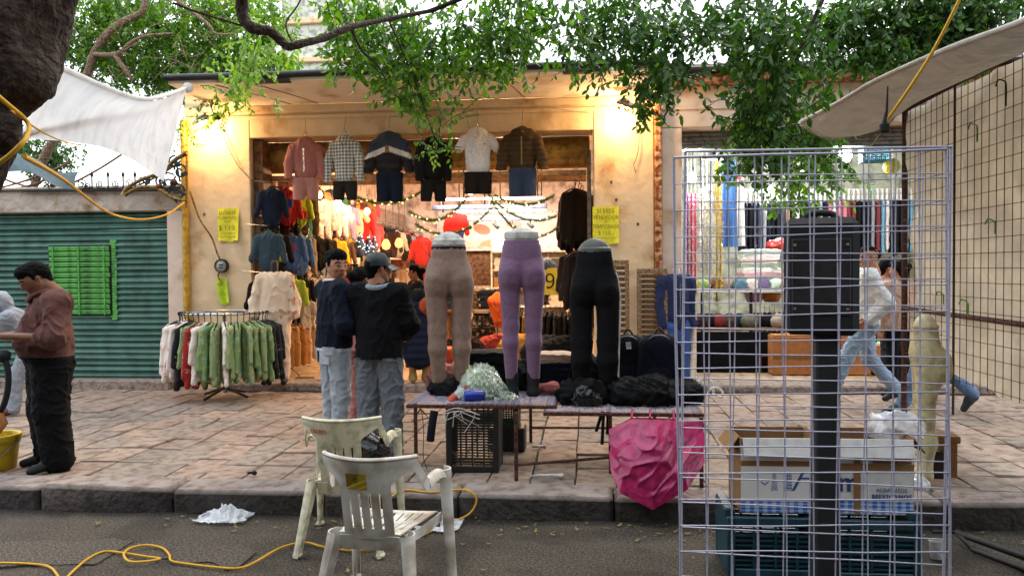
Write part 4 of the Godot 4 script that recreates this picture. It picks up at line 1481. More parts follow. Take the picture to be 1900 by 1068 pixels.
func plaid_tex() -> ImageTexture:
	return print_tex(128, 128, func(u: float, v: float):
		var a := 1.0 if fmod(u * 4.0, 1.0) < 0.45 else 0.0
		var b := 1.0 if fmod(v * 4.0, 1.0) < 0.45 else 0.0
		var c := Color("d8ccb0").lerp(Color("31445e"), (a + b) * 0.45)
		if fmod(u * 4.0 + 0.25, 1.0) < 0.06 or fmod(v * 4.0 + 0.25, 1.0) < 0.06:
			c = c.lerp(Color("e8d9a8"), 0.6)
		return c)


# half torso form with a top and short bottoms, hung from the lintel; neck at the origin
func torso_top(w: float, hem: float, sleeve: Array, bulk: float) -> Blob:
	var b := Blob.new(0.0115, 115.0)
	b.floor_y = hem - 0.05
	bulk *= 0.6
	b.add(Vector3(0, -0.1, 0), Vector3(0, hem + 0.05, 0), w * 0.8 + bulk, w * 0.76 + bulk, 0.54)
	b.add(Vector3(-w * 0.4, -0.1, 0), Vector3(-w * 0.35, -0.24, 0), w * 0.42 + bulk, w * 0.4 + bulk, 0.85)
	b.add(Vector3(w * 0.4, -0.1, 0), Vector3(w * 0.35, -0.24, 0), w * 0.42 + bulk, w * 0.4 + bulk, 0.85)
	b.add(Vector3(-w * 0.7, -0.085, 0), Vector3(w * 0.7, -0.085, 0), 0.05 + bulk, 0.05 + bulk)
	b.add(Vector3(0, -0.03, 0), Vector3(0, -0.1, 0), 0.055, 0.07)
	for s in [-1.0, 1.0]:
		var p := Vector3(s * w * 0.86, -0.1, 0)
		for k in sleeve.size():
			var q: Vector3 = sleeve[k] * Vector3(s, 1, 1)
			b.add(p, q, 0.056 + bulk - 0.008 * k, 0.05 + bulk - 0.008 * k)
			p = q
	return b


func shorts_blob(len: float, r: float, y := -0.45, top := -0.46) -> Blob:
	var b := Blob.new(0.012, 70.0)
	b.floor_y = y - len - 0.02
	b.top_y = top
	b.add(Vector3(-0.05, y, 0), Vector3(0.05, y, 0), r + 0.015, r + 0.015, 0.8)
	for s in [-1.0, 1.0]:
		b.add(Vector3(s * 0.078, y - 0.04, 0), Vector3(s * 0.088, y - len, 0), r, r * 0.86, 0.85)
	b.disp = wrinkle(0.006, 12.0)
	return b


func build_hung_torsos():
	var z := FZ + 0.12
	var hook := Geo.new()
	hook.lathe([Vector2(0, 0.035), Vector2(0.035, 0.03), Vector2(0.04, 0.0), Vector2(0.045, -0.04)], 12)
	hook.tube([Vector3(0, 0.03, 0), Vector3(0, 0.09, 0)], 0.006, 5)
	hook.tube([Vector3(-0.04, 0.02, 0), Vector3(0, 0.13, 0), Vector3(0.04, 0.02, 0)], 0.004, 5)
	hook.tube([Vector3(0, 0.12, 0), Vector3(0, 0.3, -0.06)], 0.004, 5)
	var hm := hook.mesh()
	var long := [Vector3(0.207, -0.3, 0.02), Vector3(0.214, -0.53, 0.035)]
	var longw := [Vector3(0.238, -0.29, 0.02), Vector3(0.265, -0.5, 0.03)]
	var rows := [
		["pink tracksuit with zip hood on the torso form nearest the yellow pier sign", Vector3(-3.508, 3.283, -9.880)],
		["blue and cream plaid shirt on a hanging torso form", Vector3(-3.003, 3.311, -9.880)],
		["black padded jacket with white chest band and navy jeans on a torso form", Vector3(-2.435, 3.312, -9.880)],
		["all black outfit on a torso form behind the drooping twig", Vector3(-1.888, 3.259, -9.880)],
		["white short sleeved polo over dark shorts on a torso form", Vector3(-1.330, 3.352, -9.880)],
		["brown quilted jacket with blue jeans on a torso form", Vector3(-0.780, 3.326, -9.880)],
	]
	for k in 6:
		var o := thing("torso_form", rows[k][0], "mannequin", rows[k][1], [0.15, -0.12, 0.0, 0.3, 0.1, -0.05][k], "torso forms hung from the shop lintel")
		part("hanger", hm, M.chrome, o)
		var b: Blob
		var tag_at := Vector3.ZERO
		match k:
			0:
				b = torso_top(0.185, -0.42, long, 0.012)
				b.disp = wrinkle(0.012, 10.0)
				part("jacket", b.mesh(), cloth("a8655a"), o)
				part("shorts", shorts_blob(0.26, 0.085).mesh(), cloth("b07566"), o)
				part("zip", box_mesh(Vector3(0.012, 0.3, 0.006), 0.002, Vector3(0, -0.25, 0.128)), M.chrome, o)
			1:
				b = torso_top(0.175, -0.5, [Vector3(0.21, -0.28, 0.02), Vector3(0.22, -0.54, 0.04)], 0.006)
				b.disp = wrinkle(0.009, 10.0)
				part("shirt", b.mesh(), printed(plaid_tex(), 6.0), o)
				part("shorts", shorts_blob(0.25, 0.08, -0.5, -0.54).mesh(), cloth("2a2422"), o)
				part("collar", tube_mesh(arc_points([Vector3(-0.05, -0.03, -0.02), Vector3(-0.05, -0.05, 0.06), Vector3(0, -0.09, 0.09), Vector3(0.05, -0.05, 0.06), Vector3(0.05, -0.03, -0.02)], 4), 0.014, 6), printed(plaid_tex(), 6.0), o)
			2:
				b = torso_top(0.2, -0.4, longw, 0.03)
				b.disp = func(p: Vector3) -> float: return 0.006 * sin(p.y * 62.0) + 0.008 * wr.get_noise_3d(p.x * 9.0, p.y * 9.0, p.z * 9.0)
				part("jacket", tinted(b, func(p: Vector3):
					var y := p.y + absf(p.x) * 0.35
					return Color("2c3547") if y > -0.12 else (Color("e2d8ca") if y > -0.185 else Color("17140f"))), vcloth(), o)
				part("trousers", shorts_blob(0.33, 0.09, -0.45, -0.44).mesh(), cloth("161d2b"), o)
				part("price_tag", box_mesh(Vector3(0.05, 0.09, 0.004), 0.001, Vector3(0.01, -0.17, 0.165)), M.card, o)
			3:
				b = torso_top(0.17, -0.45, [Vector3(0.185, -0.28, 0.02), Vector3(0.17, -0.5, 0.03)], 0.012)
				b.disp = wrinkle(0.01, 10.0)
				part("jacket", b.mesh(), cloth("15130f"), o)
				part("trousers", shorts_blob(0.28, 0.08, -0.45, -0.49).mesh(), cloth("1b1816"), o)
			4:
				b = torso_top(0.19, -0.46, [Vector3(0.225, -0.2, 0.01)], 0.008)
				b.disp = wrinkle(0.007, 9.0)
				part("polo", b.mesh(), cloth("e6dcd5"), o)
				part("shorts", shorts_blob(0.27, 0.092, -0.47, -0.5).mesh(), cloth("241d15"), o)
				part("collar", tube_mesh(arc_points([Vector3(-0.05, -0.025, -0.02), Vector3(-0.055, -0.045, 0.06), Vector3(0, -0.085, 0.085), Vector3(0.055, -0.045, 0.06), Vector3(0.05, -0.025, -0.02)], 4), 0.016, 6), cloth("e6dcd5"), o)
				part("chest_logo", box_mesh(Vector3(0.018, 0.018, 0.004), 0.002, Vector3(0.085, -0.17, 0.122)), cloth("7a7a45"), o)
			5:
				b = torso_top(0.195, -0.4, longw, 0.03)
				b.disp = func(p: Vector3) -> float: return 0.009 * absf(sin(p.y * 52.0)) + 0.008 * wr.get_noise_3d(p.x * 9.0, p.y * 9.0, p.z * 9.0)
				part("jacket", b.mesh(), cloth("4b3a24"), o)
				part("zip", box_mesh(Vector3(0.014, 0.34, 0.006), 0.002, Vector3(0.01, -0.24, 0.168)), cloth("8b7a40"), o)
				part("fur_collar", blob_ball(Vector3(0, -0.02, 0.0), 0.085), cloth("6d5a48"), o)
				part("jeans", shorts_blob(0.3, 0.092, -0.45, -0.44).mesh(), cloth("2e3c52"), o)


# garment shapes that hang from a hook: origin at the hook
var shapes := {}


func make_shapes():
	var b := Blob.new(0.015, 85.0)
	# jacket
	b.add(Vector3(0, -0.2, 0), Vector3(0, -0.5, 0), 0.135, 0.14, 0.5)
	b.add(Vector3(-0.12, -0.14, 0), Vector3(0.12, -0.14, 0), 0.05, 0.05, 0.8)
	for s in [-1.0, 1.0]:
		b.add(Vector3(s * 0.15, -0.15, 0), Vector3(s * 0.225, -0.46, 0.02), 0.05, 0.042, 0.8)
	b.add(Vector3(0, -0.09, -0.02), Vector3(0, -0.15, -0.02), 0.06, 0.08, 0.7)
	b.disp = wrinkle(0.016, 9.0)
	shapes.jacket = b.mesh()
	# trousers
	b = Blob.new(0.015, 90.0)
	b.add(Vector3(-0.07, -0.12, 0), Vector3(0.07, -0.12, 0), 0.05, 0.05, 0.7)
	for s in [-1.0, 1.0]:
		b.add(Vector3(s * 0.06, -0.16, 0), Vector3(s * 0.085, -0.62, 0.01), 0.068, 0.055, 0.5)
	b.disp = wrinkle(0.014, 9.0)
	shapes.trousers = b.mesh()
	# shirt
	b = Blob.new(0.015, 90.0)
	b.add(Vector3(0, -0.18, 0), Vector3(0, -0.48, 0), 0.12, 0.135, 0.32)
	b.add(Vector3(-0.13, -0.13, 0), Vector3(0.13, -0.13, 0), 0.035, 0.035, 0.7)
	for s in [-1.0, 1.0]:
		b.add(Vector3(s * 0.15, -0.14, 0), Vector3(s * 0.2, -0.28, 0), 0.045, 0.05, 0.5)
	b.disp = wrinkle(0.014, 9.0)
	shapes.shirt = b.mesh()
	# two piece set: top with bottoms under it
	b = Blob.new(0.015, 90.0)
	b.add(Vector3(0, -0.17, 0), Vector3(0, -0.36, 0), 0.115, 0.12, 0.4)
	b.add(Vector3(-0.12, -0.13, 0), Vector3(0.12, -0.13, 0), 0.04, 0.04, 0.7)
	for s in [-1.0, 1.0]:
		b.add(Vector3(s * 0.14, -0.14, 0), Vector3(s * 0.185, -0.4, 0), 0.042, 0.038, 0.6)
		b.add(Vector3(s * 0.055, -0.38, -0.01), Vector3(s * 0.075, -0.66, 0), 0.06, 0.05, 0.5)
	b.disp = wrinkle(0.014, 9.0)
	shapes.set = b.mesh()
	# long thin garment seen edge on, for rails: width along x
	for k in 3:
		b = Blob.new(0.012, 95.0)
		b.add(Vector3(-0.15, -0.15, 0), Vector3(0.0, -0.1, 0), 0.026, 0.03)
		b.add(Vector3(0.0, -0.1, 0), Vector3(0.15, -0.15, 0), 0.03, 0.026)
		for j in 6:
			var xx := -0.15 + j * 0.06
			var zz := 0.016 * (1.0 if (j + k) % 2 else -1.0)
			b.add(Vector3(xx * 0.8, -0.15, zz * 0.4), Vector3(xx * 1.12, -0.64 - 0.1 * fmod(j * 0.37 + k * 0.29, 1.0), zz + 0.012 * sin(j * 2.0)), 0.026, 0.036, 0.8)
		b.add(Vector3(0.15, -0.16, 0.012), Vector3(0.2, -0.5 - 0.05 * k, 0.03), 0.034, 0.03, 0.8)
		b.add(Vector3(-0.15, -0.16, -0.012), Vector3(-0.19, -0.55, -0.03), 0.034, 0.03, 0.8)
		b.disp = wrinkle(0.012, 11.0, Vector3(1, 0.3, 1), k * 13.0)
		shapes["rail%d" % k] = b.mesh()
	var g := Geo.new()
	g.tube(arc_points([Vector3(-0.015, 0.02, 0), Vector3(0.0, 0.035, 0), Vector3(0.018, 0.02, 0), Vector3(0.0, -0.02, 0), Vector3(0, -0.07, 0)], 3), 0.005, 5)
	g.tube(arc_points([Vector3(-0.17, -0.14, 0), Vector3(0, -0.07, 0), Vector3(0.17, -0.14, 0)], 3), 0.01, 5)
	shapes.hanger = g.mesh()
	g = Geo.new()
	g.box(Vector3(0, -0.27, 0.072), Vector3(0.15, 0.13, 0.012), Basis(), 0.005)
	shapes.patch = g.mesh()
	g = Geo.new()
	g.box(Vector3(0, -0.42, 0.076), Vector3(0.26, 0.12, 0.016), Basis(), 0.007)
	shapes.band = g.mesh()


func garment(called: String, shape: String, m: Material, label: String, p: Vector3, turn: float, s := 1.0, trim := "", trim_m: Material = null, group := "") -> Node3D:
	var o := thing(called, label, "garment", p, turn, group)
	part("hanger", shapes.hanger, M.black, o, at(Vector3.ZERO, 0, Vector3.ONE * s))
	var c := part("cloth", shapes[shape], m, o, at(Vector3.ZERO, 0, Vector3(s * rnd(0.92, 1.08), s * rnd(0.94, 1.08), s)))
	if trim != "":
		part("print" if trim == "patch" else "colour_band", shapes[trim], trim_m, c)
	return o


func build_left_wall_clothes():
	make_shapes()
	# dark wire grid at the mouth of the shop's west wall
	var gr := thing("wall_wire_grid", "black wire grid fixed on the west wall just inside the shop mouth", "wire grid")
	for k in 9:
		part("wire", bar(Vector3(-4.27, 0.4, FZ - 0.55 - k * 0.12), Vector3(-4.27, 2.85, FZ - 0.55 - k * 0.12), 0.006, 5), M.black, gr)
	for k in 21:
		part("wire", bar(Vector3(-4.26, 0.42 + k * 0.12, FZ - 0.5), Vector3(-4.26, 0.42 + k * 0.12, FZ - 1.55), 0.006, 5), M.black, gr)
	var pale := blot_print(Color("e3c9c4"), [Color("d88a94"), Color("f2ece6"), Color("b98fb0")], 30, 0.03, 0.07, 31)
	var pale2 := blot_print(Color("e6d8c4"), [Color("c9a06a"), Color("e8b7b0"), Color("ffffff")], 26, 0.03, 0.08, 32)
	M.print_pink = printed(pale, 2.6)
	M.print_cream = printed(pale2, 2.6)
	# [pixel-free data: hook place on the wall arms, shape, colour, trim, trim colour, words]
	var list := [
		[Vector3(-4.020, 2.777, -10.041), "jacket", "1c2436", "", "", "navy jacket, first in the top row at the shop mouth"],
		[Vector3(-4.000, 2.810, -10.511), "jacket", "b3221c", "patch", "2b4b8c", "red jacket with blue panel high in the top row"],
		[Vector3(-4.000, 2.787, -10.955), "jacket", "a9bf2c", "band", "c8251c", "lime green jacket with red band in the top row"],
		[Vector3(-4.000, 2.801, -11.438), "trousers", "5a4d2e", "", "", "olive brown trousers beside the lime jacket in the top row"],
		[Vector3(-4.000, 2.809, -12.066), "set", "print_pink", "", "", "pink and white printed child set in the top row"],
		[Vector3(-4.000, 2.811, -12.486), "shirt", "e6cfc8", "patch", "d99aa0", "pale pink shirt with rose print in the top row"],
		[Vector3(-4.000, 2.799, -12.964), "set", "print_cream", "", "", "cream patterned pyjama set under the bulbs in the top row"],
		[Vector3(-4.000, 2.797, -13.386), "set", "9a8ab0", "patch", "d8d0e0", "lavender pyjama set near the end of the top row"],
		[Vector3(-4.000, 2.796, -13.736), "shirt", "d8b9a4", "", "", "beige shirt beside the red garment ending the top row"],
		[Vector3(-4.000, 2.798, -14.140), "jacket", "c01d1b", "", "", "bright red jacket ending the top row"],
		[Vector3(-4.020, 2.213, -9.913), "jacket", "2d4450", "", "", "dark teal jacket, first in the second row"],
		[Vector3(-4.000, 2.209, -10.111), "jacket", "17150f", "band", "b7b52c", "black jacket with yellow band in the second row"],
		[Vector3(-4.000, 2.203, -10.623), "jacket", "41639b", "patch", "9c4f7a", "sky blue hooded jacket in the second row"],
		[Vector3(-3.980, 2.201, -10.917), "jacket", "5c7fae", "", "", "light blue jacket overlapping the sky blue one in the second row"],
		[Vector3(-4.000, 2.196, -11.344), "trousers", "8b745b", "", "", "tan corduroy trousers in the second row"],
		[Vector3(-4.000, 2.204, -11.742), "jacket", "1d1714", "", "", "black jacket between tan trousers and white tee in the second row"],
		[Vector3(-4.000, 2.203, -12.141), "set", "241e1a", "patch", "e6ddd0", "black set with white chest in the second row"],
		[Vector3(-4.000, 2.203, -12.596), "jacket", "d8ad1e", "", "", "bright yellow jacket in the second row"],
		[Vector3(-4.000, 2.193, -13.024), "jacket", "5a3f30", "", "", "brown jacket beyond the yellow one in the second row"],
		[Vector3(-4.000, 2.191, -13.515), "set", "2a211d", "band", "d9cfc2", "dark set with white waistband in the second row"],
		[Vector3(-4.000, 2.187, -13.940), "trousers", "9c8265", "", "", "khaki trousers before the lit decorations in the second row"],
		[Vector3(-4.000, 2.531, -15.699), "jacket", "1a1a20", "", "", "black padded coat, first in the far part of the second row"],
		[Vector3(-4.000, 2.527, -16.271), "jacket", "3a3233", "", "", "charcoal coat in the far part of the second row"],
		[Vector3(-4.000, 2.520, -16.837), "jacket", "cfc7b4", "", "", "cream coat in the far part of the second row"],
		[Vector3(-4.000, 2.508, -17.337), "jacket", "33301f", "", "", "dark olive coat in the far part of the second row"],
		[Vector3(-4.000, 2.493, -17.814), "jacket", "9a97a2", "", "", "grey coat in the far part of the second row"],
		[Vector3(-3.950, 2.486, -18.261), "jacket", "b8322f", "band", "e8ddd4", "red jacket with white band in the far second row"],
		[Vector3(-3.900, 2.480, -18.742), "jacket", "c43a36", "patch", "e8ddd4", "red jacket with white chest ending the second row"],
		[Vector3(-4.020, 1.622, -9.735), "jacket", "141317", "", "", "black bag like jacket, first in the third row"],
		[Vector3(-3.980, 1.613, -10.605), "jacket", "a5b92c", "patch", "d9d6cc", "lime jacket with white front in the third row"],
		[Vector3(-4.000, 1.608, -11.075), "set", "1a1714", "patch", "c98a72", "black set with peach print in the third row"],
		[Vector3(-4.000, 1.612, -11.456), "shirt", "b3a191", "", "", "taupe shirt in the third row beside the man"],
		[Vector3(-4.000, 1.617, -11.838), "jacket", "a59c98", "patch", "d9b9b0", "grey hoodie with pink letters in the third row"],
		[Vector3(-4.000, 1.622, -12.141), "shirt", "3f9a35", "", "", "small bright green shirt in the third row"],
		[Vector3(-4.000, 1.639, -13.553), "shirt", "a32a26", "", "", "dark red shirt between the two standing men"],
		[Vector3(-4.000, 1.745, -17.043), "trousers", "b59f85", "", "", "beige trousers in the far part of the third row"],
		[Vector3(-4.000, 1.757, -17.560), "trousers", "d3c6b0", "", "", "cream trousers in the far part of the third row"],
		[Vector3(-4.000, 1.758, -18.107), "shirt", "8b6c5a", "", "", "brown shirt in the far part of the third row"],
		[Vector3(-3.950, 1.771, -18.575), "set", "c2504a", "patch", "e5d5cb", "coral printed set in the far part of the third row"],
		[Vector3(-3.900, 1.772, -19.016), "set", "b83c38", "", "", "crimson set ending the third row"],
		[Vector3(-4.000, 0.995, -10.357), "trousers", "a8702f", "", "", "ochre trousers, first in the bottom row"],
		[Vector3(-4.000, 0.978, -10.611), "trousers", "b9803a", "", "", "mustard trousers, second in the bottom row"],
		[Vector3(-3.980, 0.972, -10.802), "trousers", "b0702c", "", "", "orange brown trousers, third in the bottom row"],
		[Vector3(-4.000, 0.961, -11.091), "trousers", "c9955c", "", "", "light caramel trousers, fourth in the bottom row"],
		[Vector3(-4.000, 0.952, -11.335), "trousers", "d3ac80", "", "", "pale sand trousers, fifth in the bottom row"],
		[Vector3(-4.000, 0.943, -11.590), "trousers", "2a1d1a", "", "", "dark brown trousers, sixth in the bottom row"],
		[Vector3(-3.960, 1.317, -10.930), "shirt", "b9a896", "", "", "pale grey tee between third and bottom rows"],
		[Vector3(-4.000, 1.292, -10.787), "trousers", "17120f", "", "", "black shorts under the lime jacket"],
		[Vector3(-4.050, 2.337, -10.044), "shirt", "26272b", "", "", "charcoal bag between the first two rows at the shop mouth"],
		[Vector3(-4.020, 2.383, -10.468), "shirt", "3a1d18", "", "", "maroon cloth between the first two rows"],
		[Vector3(-4.000, 2.357, -10.771), "trousers", "14130f", "", "", "black shorts below the lime green jacket"],
	]
	# further garments packed between them, smaller and deeper along the wall
	var packed := [["2a2a33", "charcoal"], ["c9bba6", "cream"], ["6a2a26", "wine red"], ["39506f", "steel blue"], ["3a3a22", "moss"], ["d8d2ca", "white"], ["5a3a6a", "violet"], ["8a6a42", "tan"], ["17181c", "black"], ["b8552a", "rust"], ["2f6a5a", "sea green"], ["c9a03a", "yellow ochre"], ["a84a5a", "raspberry"], ["6f7a86", "slate grey"]]
	for row in 5:
		var y0: float = [2.62, 2.1, 1.58, 1.12, 3.0][row]
		for k in 15:
			var zz := FZ - 0.9 - k * (0.55 if row < 4 else 0.3)
			var c: Array = packed[(k * 5 + row * 3) % 14]
			garment("hanging_%s" % ["jacket", "shirt", "outfit", "trousers"][(k + row) % 4], ["jacket", "shirt", "set", "trousers"][(k + row) % 4], cloth(c[0]), "%s garment packed %s along the %s shop wall tier" % [c[1], ORD[k], ["second highest", "middle", "fourth", "lowest", "highest"][row]], Vector3(-4.14 + rnd(-0.05, 0.08), y0 + rnd(-0.06, 0.06), zz), 0.7 + rnd(-0.4, 0.4), rnd(0.8, 0.95), "patch" if k % 3 == 0 else "", cloth(packed[(k * 3 + 5) % 14][0]))
	for s in list:
		var m: Material = M[s[2]] if M.has(s[2]) else cloth(s[2])
		var tm: Material = cloth(s[4]) if s[4] != "" else null
		var sc: float = 0.98 if "far" in s[5] or "ending" in s[5] else 0.88
		if "between the first" in s[5] or "below the" in s[5] or "under the lime" in s[5]:
			sc = 0.5
		var o := garment("hanging_" + {"jacket": "jacket", "trousers": "trousers", "shirt": "shirt", "set": "outfit"}[s[1]], s[1], m, s[5] + " of the shop wall" if "row" in s[5] and not "at the shop" in s[5] else s[5], s[0], 0.45 + rnd(-0.25, 0.25), sc, s[3], tm)
		part("wall_arm", bar(Vector3(0, 0.02, 0), o.transform.basis.inverse() * Vector3(-4.3 - s[0].x, 0.05, 0), 0.006, 5), M.chrome, o)
	# lit blue fibre trees on a shelf
	for s in [[Vector3(-3.900, 1.963, -13.648), "sparkling small blue tree nearest the khaki trousers"], [Vector3(-3.900, 1.933, -14.163), "taller sparkling blue tree, middle of three"], [Vector3(-3.900, 1.919, -14.566), "sparkling blue tree beside the man in the cap"]]:
		var o := thing("fibre_tree", s[1], "decoration", s[0])
		var g := Geo.new()
		g.lathe([Vector2(0.0, 0.36), Vector2(0.05, 0.24), Vector2(0.03, 0.23), Vector2(0.085, 0.1), Vector2(0.05, 0.09), Vector2(0.12, -0.06), Vector2(0, -0.06)], 12)
		part("cone", g.mesh(), paint("14284a", 0.6), o)
		g = Geo.new()
		for k in 26:
			var t := rng.randf()
			var an := rnd(0, TAU)
			g.box(Vector3(cos(an) * (0.12 - 0.1 * t), -0.04 + 0.38 * t, sin(an) * (0.12 - 0.1 * t)), Vector3.ONE * 0.014)
		part("light_points", g.mesh(), glow(Color(0.65, 0.85, 1.0), 1.6), o)
	part("shelf", box_mesh(Vector3(0.5, 0.03, 1.6), 0.004, Vector3(0.25, 0, 0)), M.white, thing("wall_shelf", "narrow white shelf under the sparkling blue trees", "shelf", Vector3(-4.300, 1.872, -15.494)))


# garments around a round rail; the front ones first
func build_racks():
	var green := printed(blot_print(Color("8b9a66"), [Color("4f8d8c"), Color("c9c9b0"), Color("8f9a4a"), Color("38565a"), Color("a8b86a")], 70, 0.02, 0.06, 41), 2.2)
	var green2 := printed(blot_print(Color("73905c"), [Color("3f8f94"), Color("a9b58c"), Color("b5a04a")], 60, 0.02, 0.07, 42), 2.2)
	var cream := printed(blot_print(Color("e8d9cc"), [Color("c9918c"), Color("e6ddd3"), Color("bf9a78")], 26, 0.02, 0.06, 43), 2.2)
	var black := printed(blot_print(Color("13141a"), [Color("c9c3b4"), Color("8a6a3a"), Color("3a4a52")], 40, 0.012, 0.03, 44), 2.2)
	var red := printed(blot_print(Color("9c2420"), [Color("e0d5cb"), Color("c93a34"), Color("e8c8c0")], 40, 0.03, 0.08, 45), 2.2)
	M.print_green = green
	M.print_black = black
	var c: Vector3 = Vector3(-4.364, 0.150, -9.367)
	var o := thing("round_rack", "round chrome garment rack on a splayed black foot before the pier", "garment rack", c)
	var ring := []
	for k in 33:
		ring.append(Vector3(cos(TAU * k / 32) * 0.52, 1.02, sin(TAU * k / 32) * 0.42))
	part("rail", tube_mesh(ring, 0.014, 6), M.chrome, o)
	part("pole", bar(Vector3(0, 0.05, 0), Vector3(0, 1.02, 0), 0.025, 8), M.chrome, o)
	for a in [0.3, 1.9, 3.5, 5.0]:
		part("spoke", bar(Vector3(0, 1.0, 0), Vector3(cos(a) * 0.52, 1.02, sin(a) * 0.42), 0.01, 5), M.chrome, o)
		part("foot", bar(Vector3(0, 0.12, 0), Vector3(cos(a) * 0.34, 0.015, sin(a) * 0.34), 0.016, 6), M.dark_metal, o)
	var seq := [[black, "black floral pyjamas"], [cream, "cream floral pyjamas"], [cream, "cream floral pyjamas"], [cream, "cream floral pyjamas"], [cream, "cream floral pyjamas"], [cream, "cream floral pyjamas"], [cream, "cream floral pyjamas"], [cream, "cream floral pyjamas"], [cream, "cream floral pyjamas"], [black, "black floral pyjamas"], [green, "green leaf print pyjamas"], [red, "red and white pyjamas"], [cream, "cream floral pyjamas"], [green2, "deep green print pyjamas"], [green, "green leaf print pyjamas"], [cream, "cream floral pyjamas"], [green, "green leaf print pyjamas"], [green2, "deep green print pyjamas"], [green, "green leaf print pyjamas"], [green2, "deep green print pyjamas"], [green, "green leaf print pyjamas"], [green2, "deep green print pyjamas"], [black, "black floral pyjamas"], [black, "black floral pyjamas"], [black, "black floral pyjamas"]]
	for k in seq.size():
		var an := lerpf(PI * 1.08, -0.1, float(k) / (seq.size() - 1))
		var p := c + Vector3(cos(an) * 0.52, 1.0, sin(an) * 0.42)
		garment("hanging_pyjamas", "rail%d" % (k % 3), seq[k][0], "%s, %s along the round rack from the green shutter side" % [seq[k][1], ORD[k]], p, -an + rnd(-0.2, 0.2), rnd(0.98, 1.1), "", null, "pyjamas on the round rack")
	# straight rack of dark garments further in
	var q: Vector3 = Vector3(-0.503, 1.054, -12.600)
	var r := thing("straight_rack", "straight chrome rail of dark coats inside the shop behind the purple leggings", "garment rack", Vector3(q.x, 0.25, q.z))
	part("rail", bar(Vector3(-0.75, q.y - 0.25, 0), Vector3(0.45, q.y - 0.25, 0), 0.014), M.chrome, r)
	for x in [-0.74, 0.44]:
		part("post", bar(Vector3(x, 0, 0), Vector3(x, q.y - 0.25, 0), 0.014), M.chrome, r)
		part("foot", bar(Vector3(x, 0.012, -0.25), Vector3(x, 0.012, 0.25), 0.012), M.chrome, r)
	var dark := ["15171d", "1e2430", "11131a", "232b3b", "191a1c", "2a2a36", "141821", "20242c", "15161a", "262f40", "17181c", "1c2230"]
	for k in 15:
		garment("hanging_coat", "rail%d" % (k % 3), cloth(dark[k % 12]) if k != 3 else cloth("a8873a"), "%s coat, %s on the straight rail behind the purple leggings" % ["dark" if k != 3 else "mustard", ORD[k]], Vector3(q.x - 0.7 + k * 0.078, q.y, q.z), PI / 2 + rnd(-0.15, 0.15), rnd(0.9, 1.0), "", null, "coats on the straight rail")
	# tall column of dark and olive clothes on the east wall
	for k in 11:
		var top := k < 7
		var pp: Vector3 = Vector3(-0.12 + rnd(-0.08, 0.08), 2.78 if top else 1.95, FZ - 0.6 - (k if top else k - 7) * 0.16)
		garment("hanging_coat", "rail%d" % (k % 3), cloth(["2a2119", "4a4a1c", "1f1712", "3a3020", "1a1512", "2b2a20", "241a16", "2a2420", "3a2a2a", "1c1816", "40362c"][k]), "%s coat, %s of the %s tier by the inner east wall" % [["brown", "olive green", "black", "drab", "black", "grey green", "dark brown", "grey", "plum", "black", "taupe"][k], ORD[k if top else k - 7], "upper" if top else "lower"], pp, 0.25 + rnd(-0.5, 0.5), rnd(1.0, 1.15), "", null, "coats by the inner east wall")


# folded clothes: a soft stack of slabs
func folded(g: Geo, o: Vector3, w: float, d: float, n: int, h: float, seed_: float):
	for k in n:
		var y := o.y + h * (k + 0.5)
		var q := Geo.new()
		q.sheet(10, 6, func(u: float, v: float):
			var a := (u - 0.5) * w * (1.0 + 0.06 * sin(k * 2.0 + seed_))
			var top := 1.0 - pow(absf(u - 0.5) * 2.0, 6.0) * 0.7
			return Vector3(a, h * 0.5 * top * (1.0 - pow(absf(v - 0.5) * 2.0, 5.0) * 0.6) + 0.008 * wr.get_noise_2d(u * 4.0 + k * 7.0, v * 3.0 + seed_), (v - 0.5) * d), h * 0.95)
		g.add(q, Transform3D(Basis(Vector3.UP, 0.12 * sin(k * 4.1 + seed_)), Vector3(o.x + 0.012 * sin(k * 3.3 + seed_), y, o.z)))


# a crumpled heap of cloth
func heap(w: float, h: float, d: float, seed_: float, amp := 0.045, cell := 0.016) -> ArrayMesh:
	var b := Blob.new(cell, 30.0)
	b.add(Vector3(-w * 0.28, h * 0.35, 0), Vector3(w * 0.28, h * 0.3, 0), h * 0.5, h * 0.42, d / h)
	b.ball(Vector3(0.05 * w, h * 0.55, 0.02), h * 0.42, d / h * 0.8)
	b.disp = wrinkle(amp, 8.0, Vector3(1, 1.4, 1), seed_)
	return b.mesh()


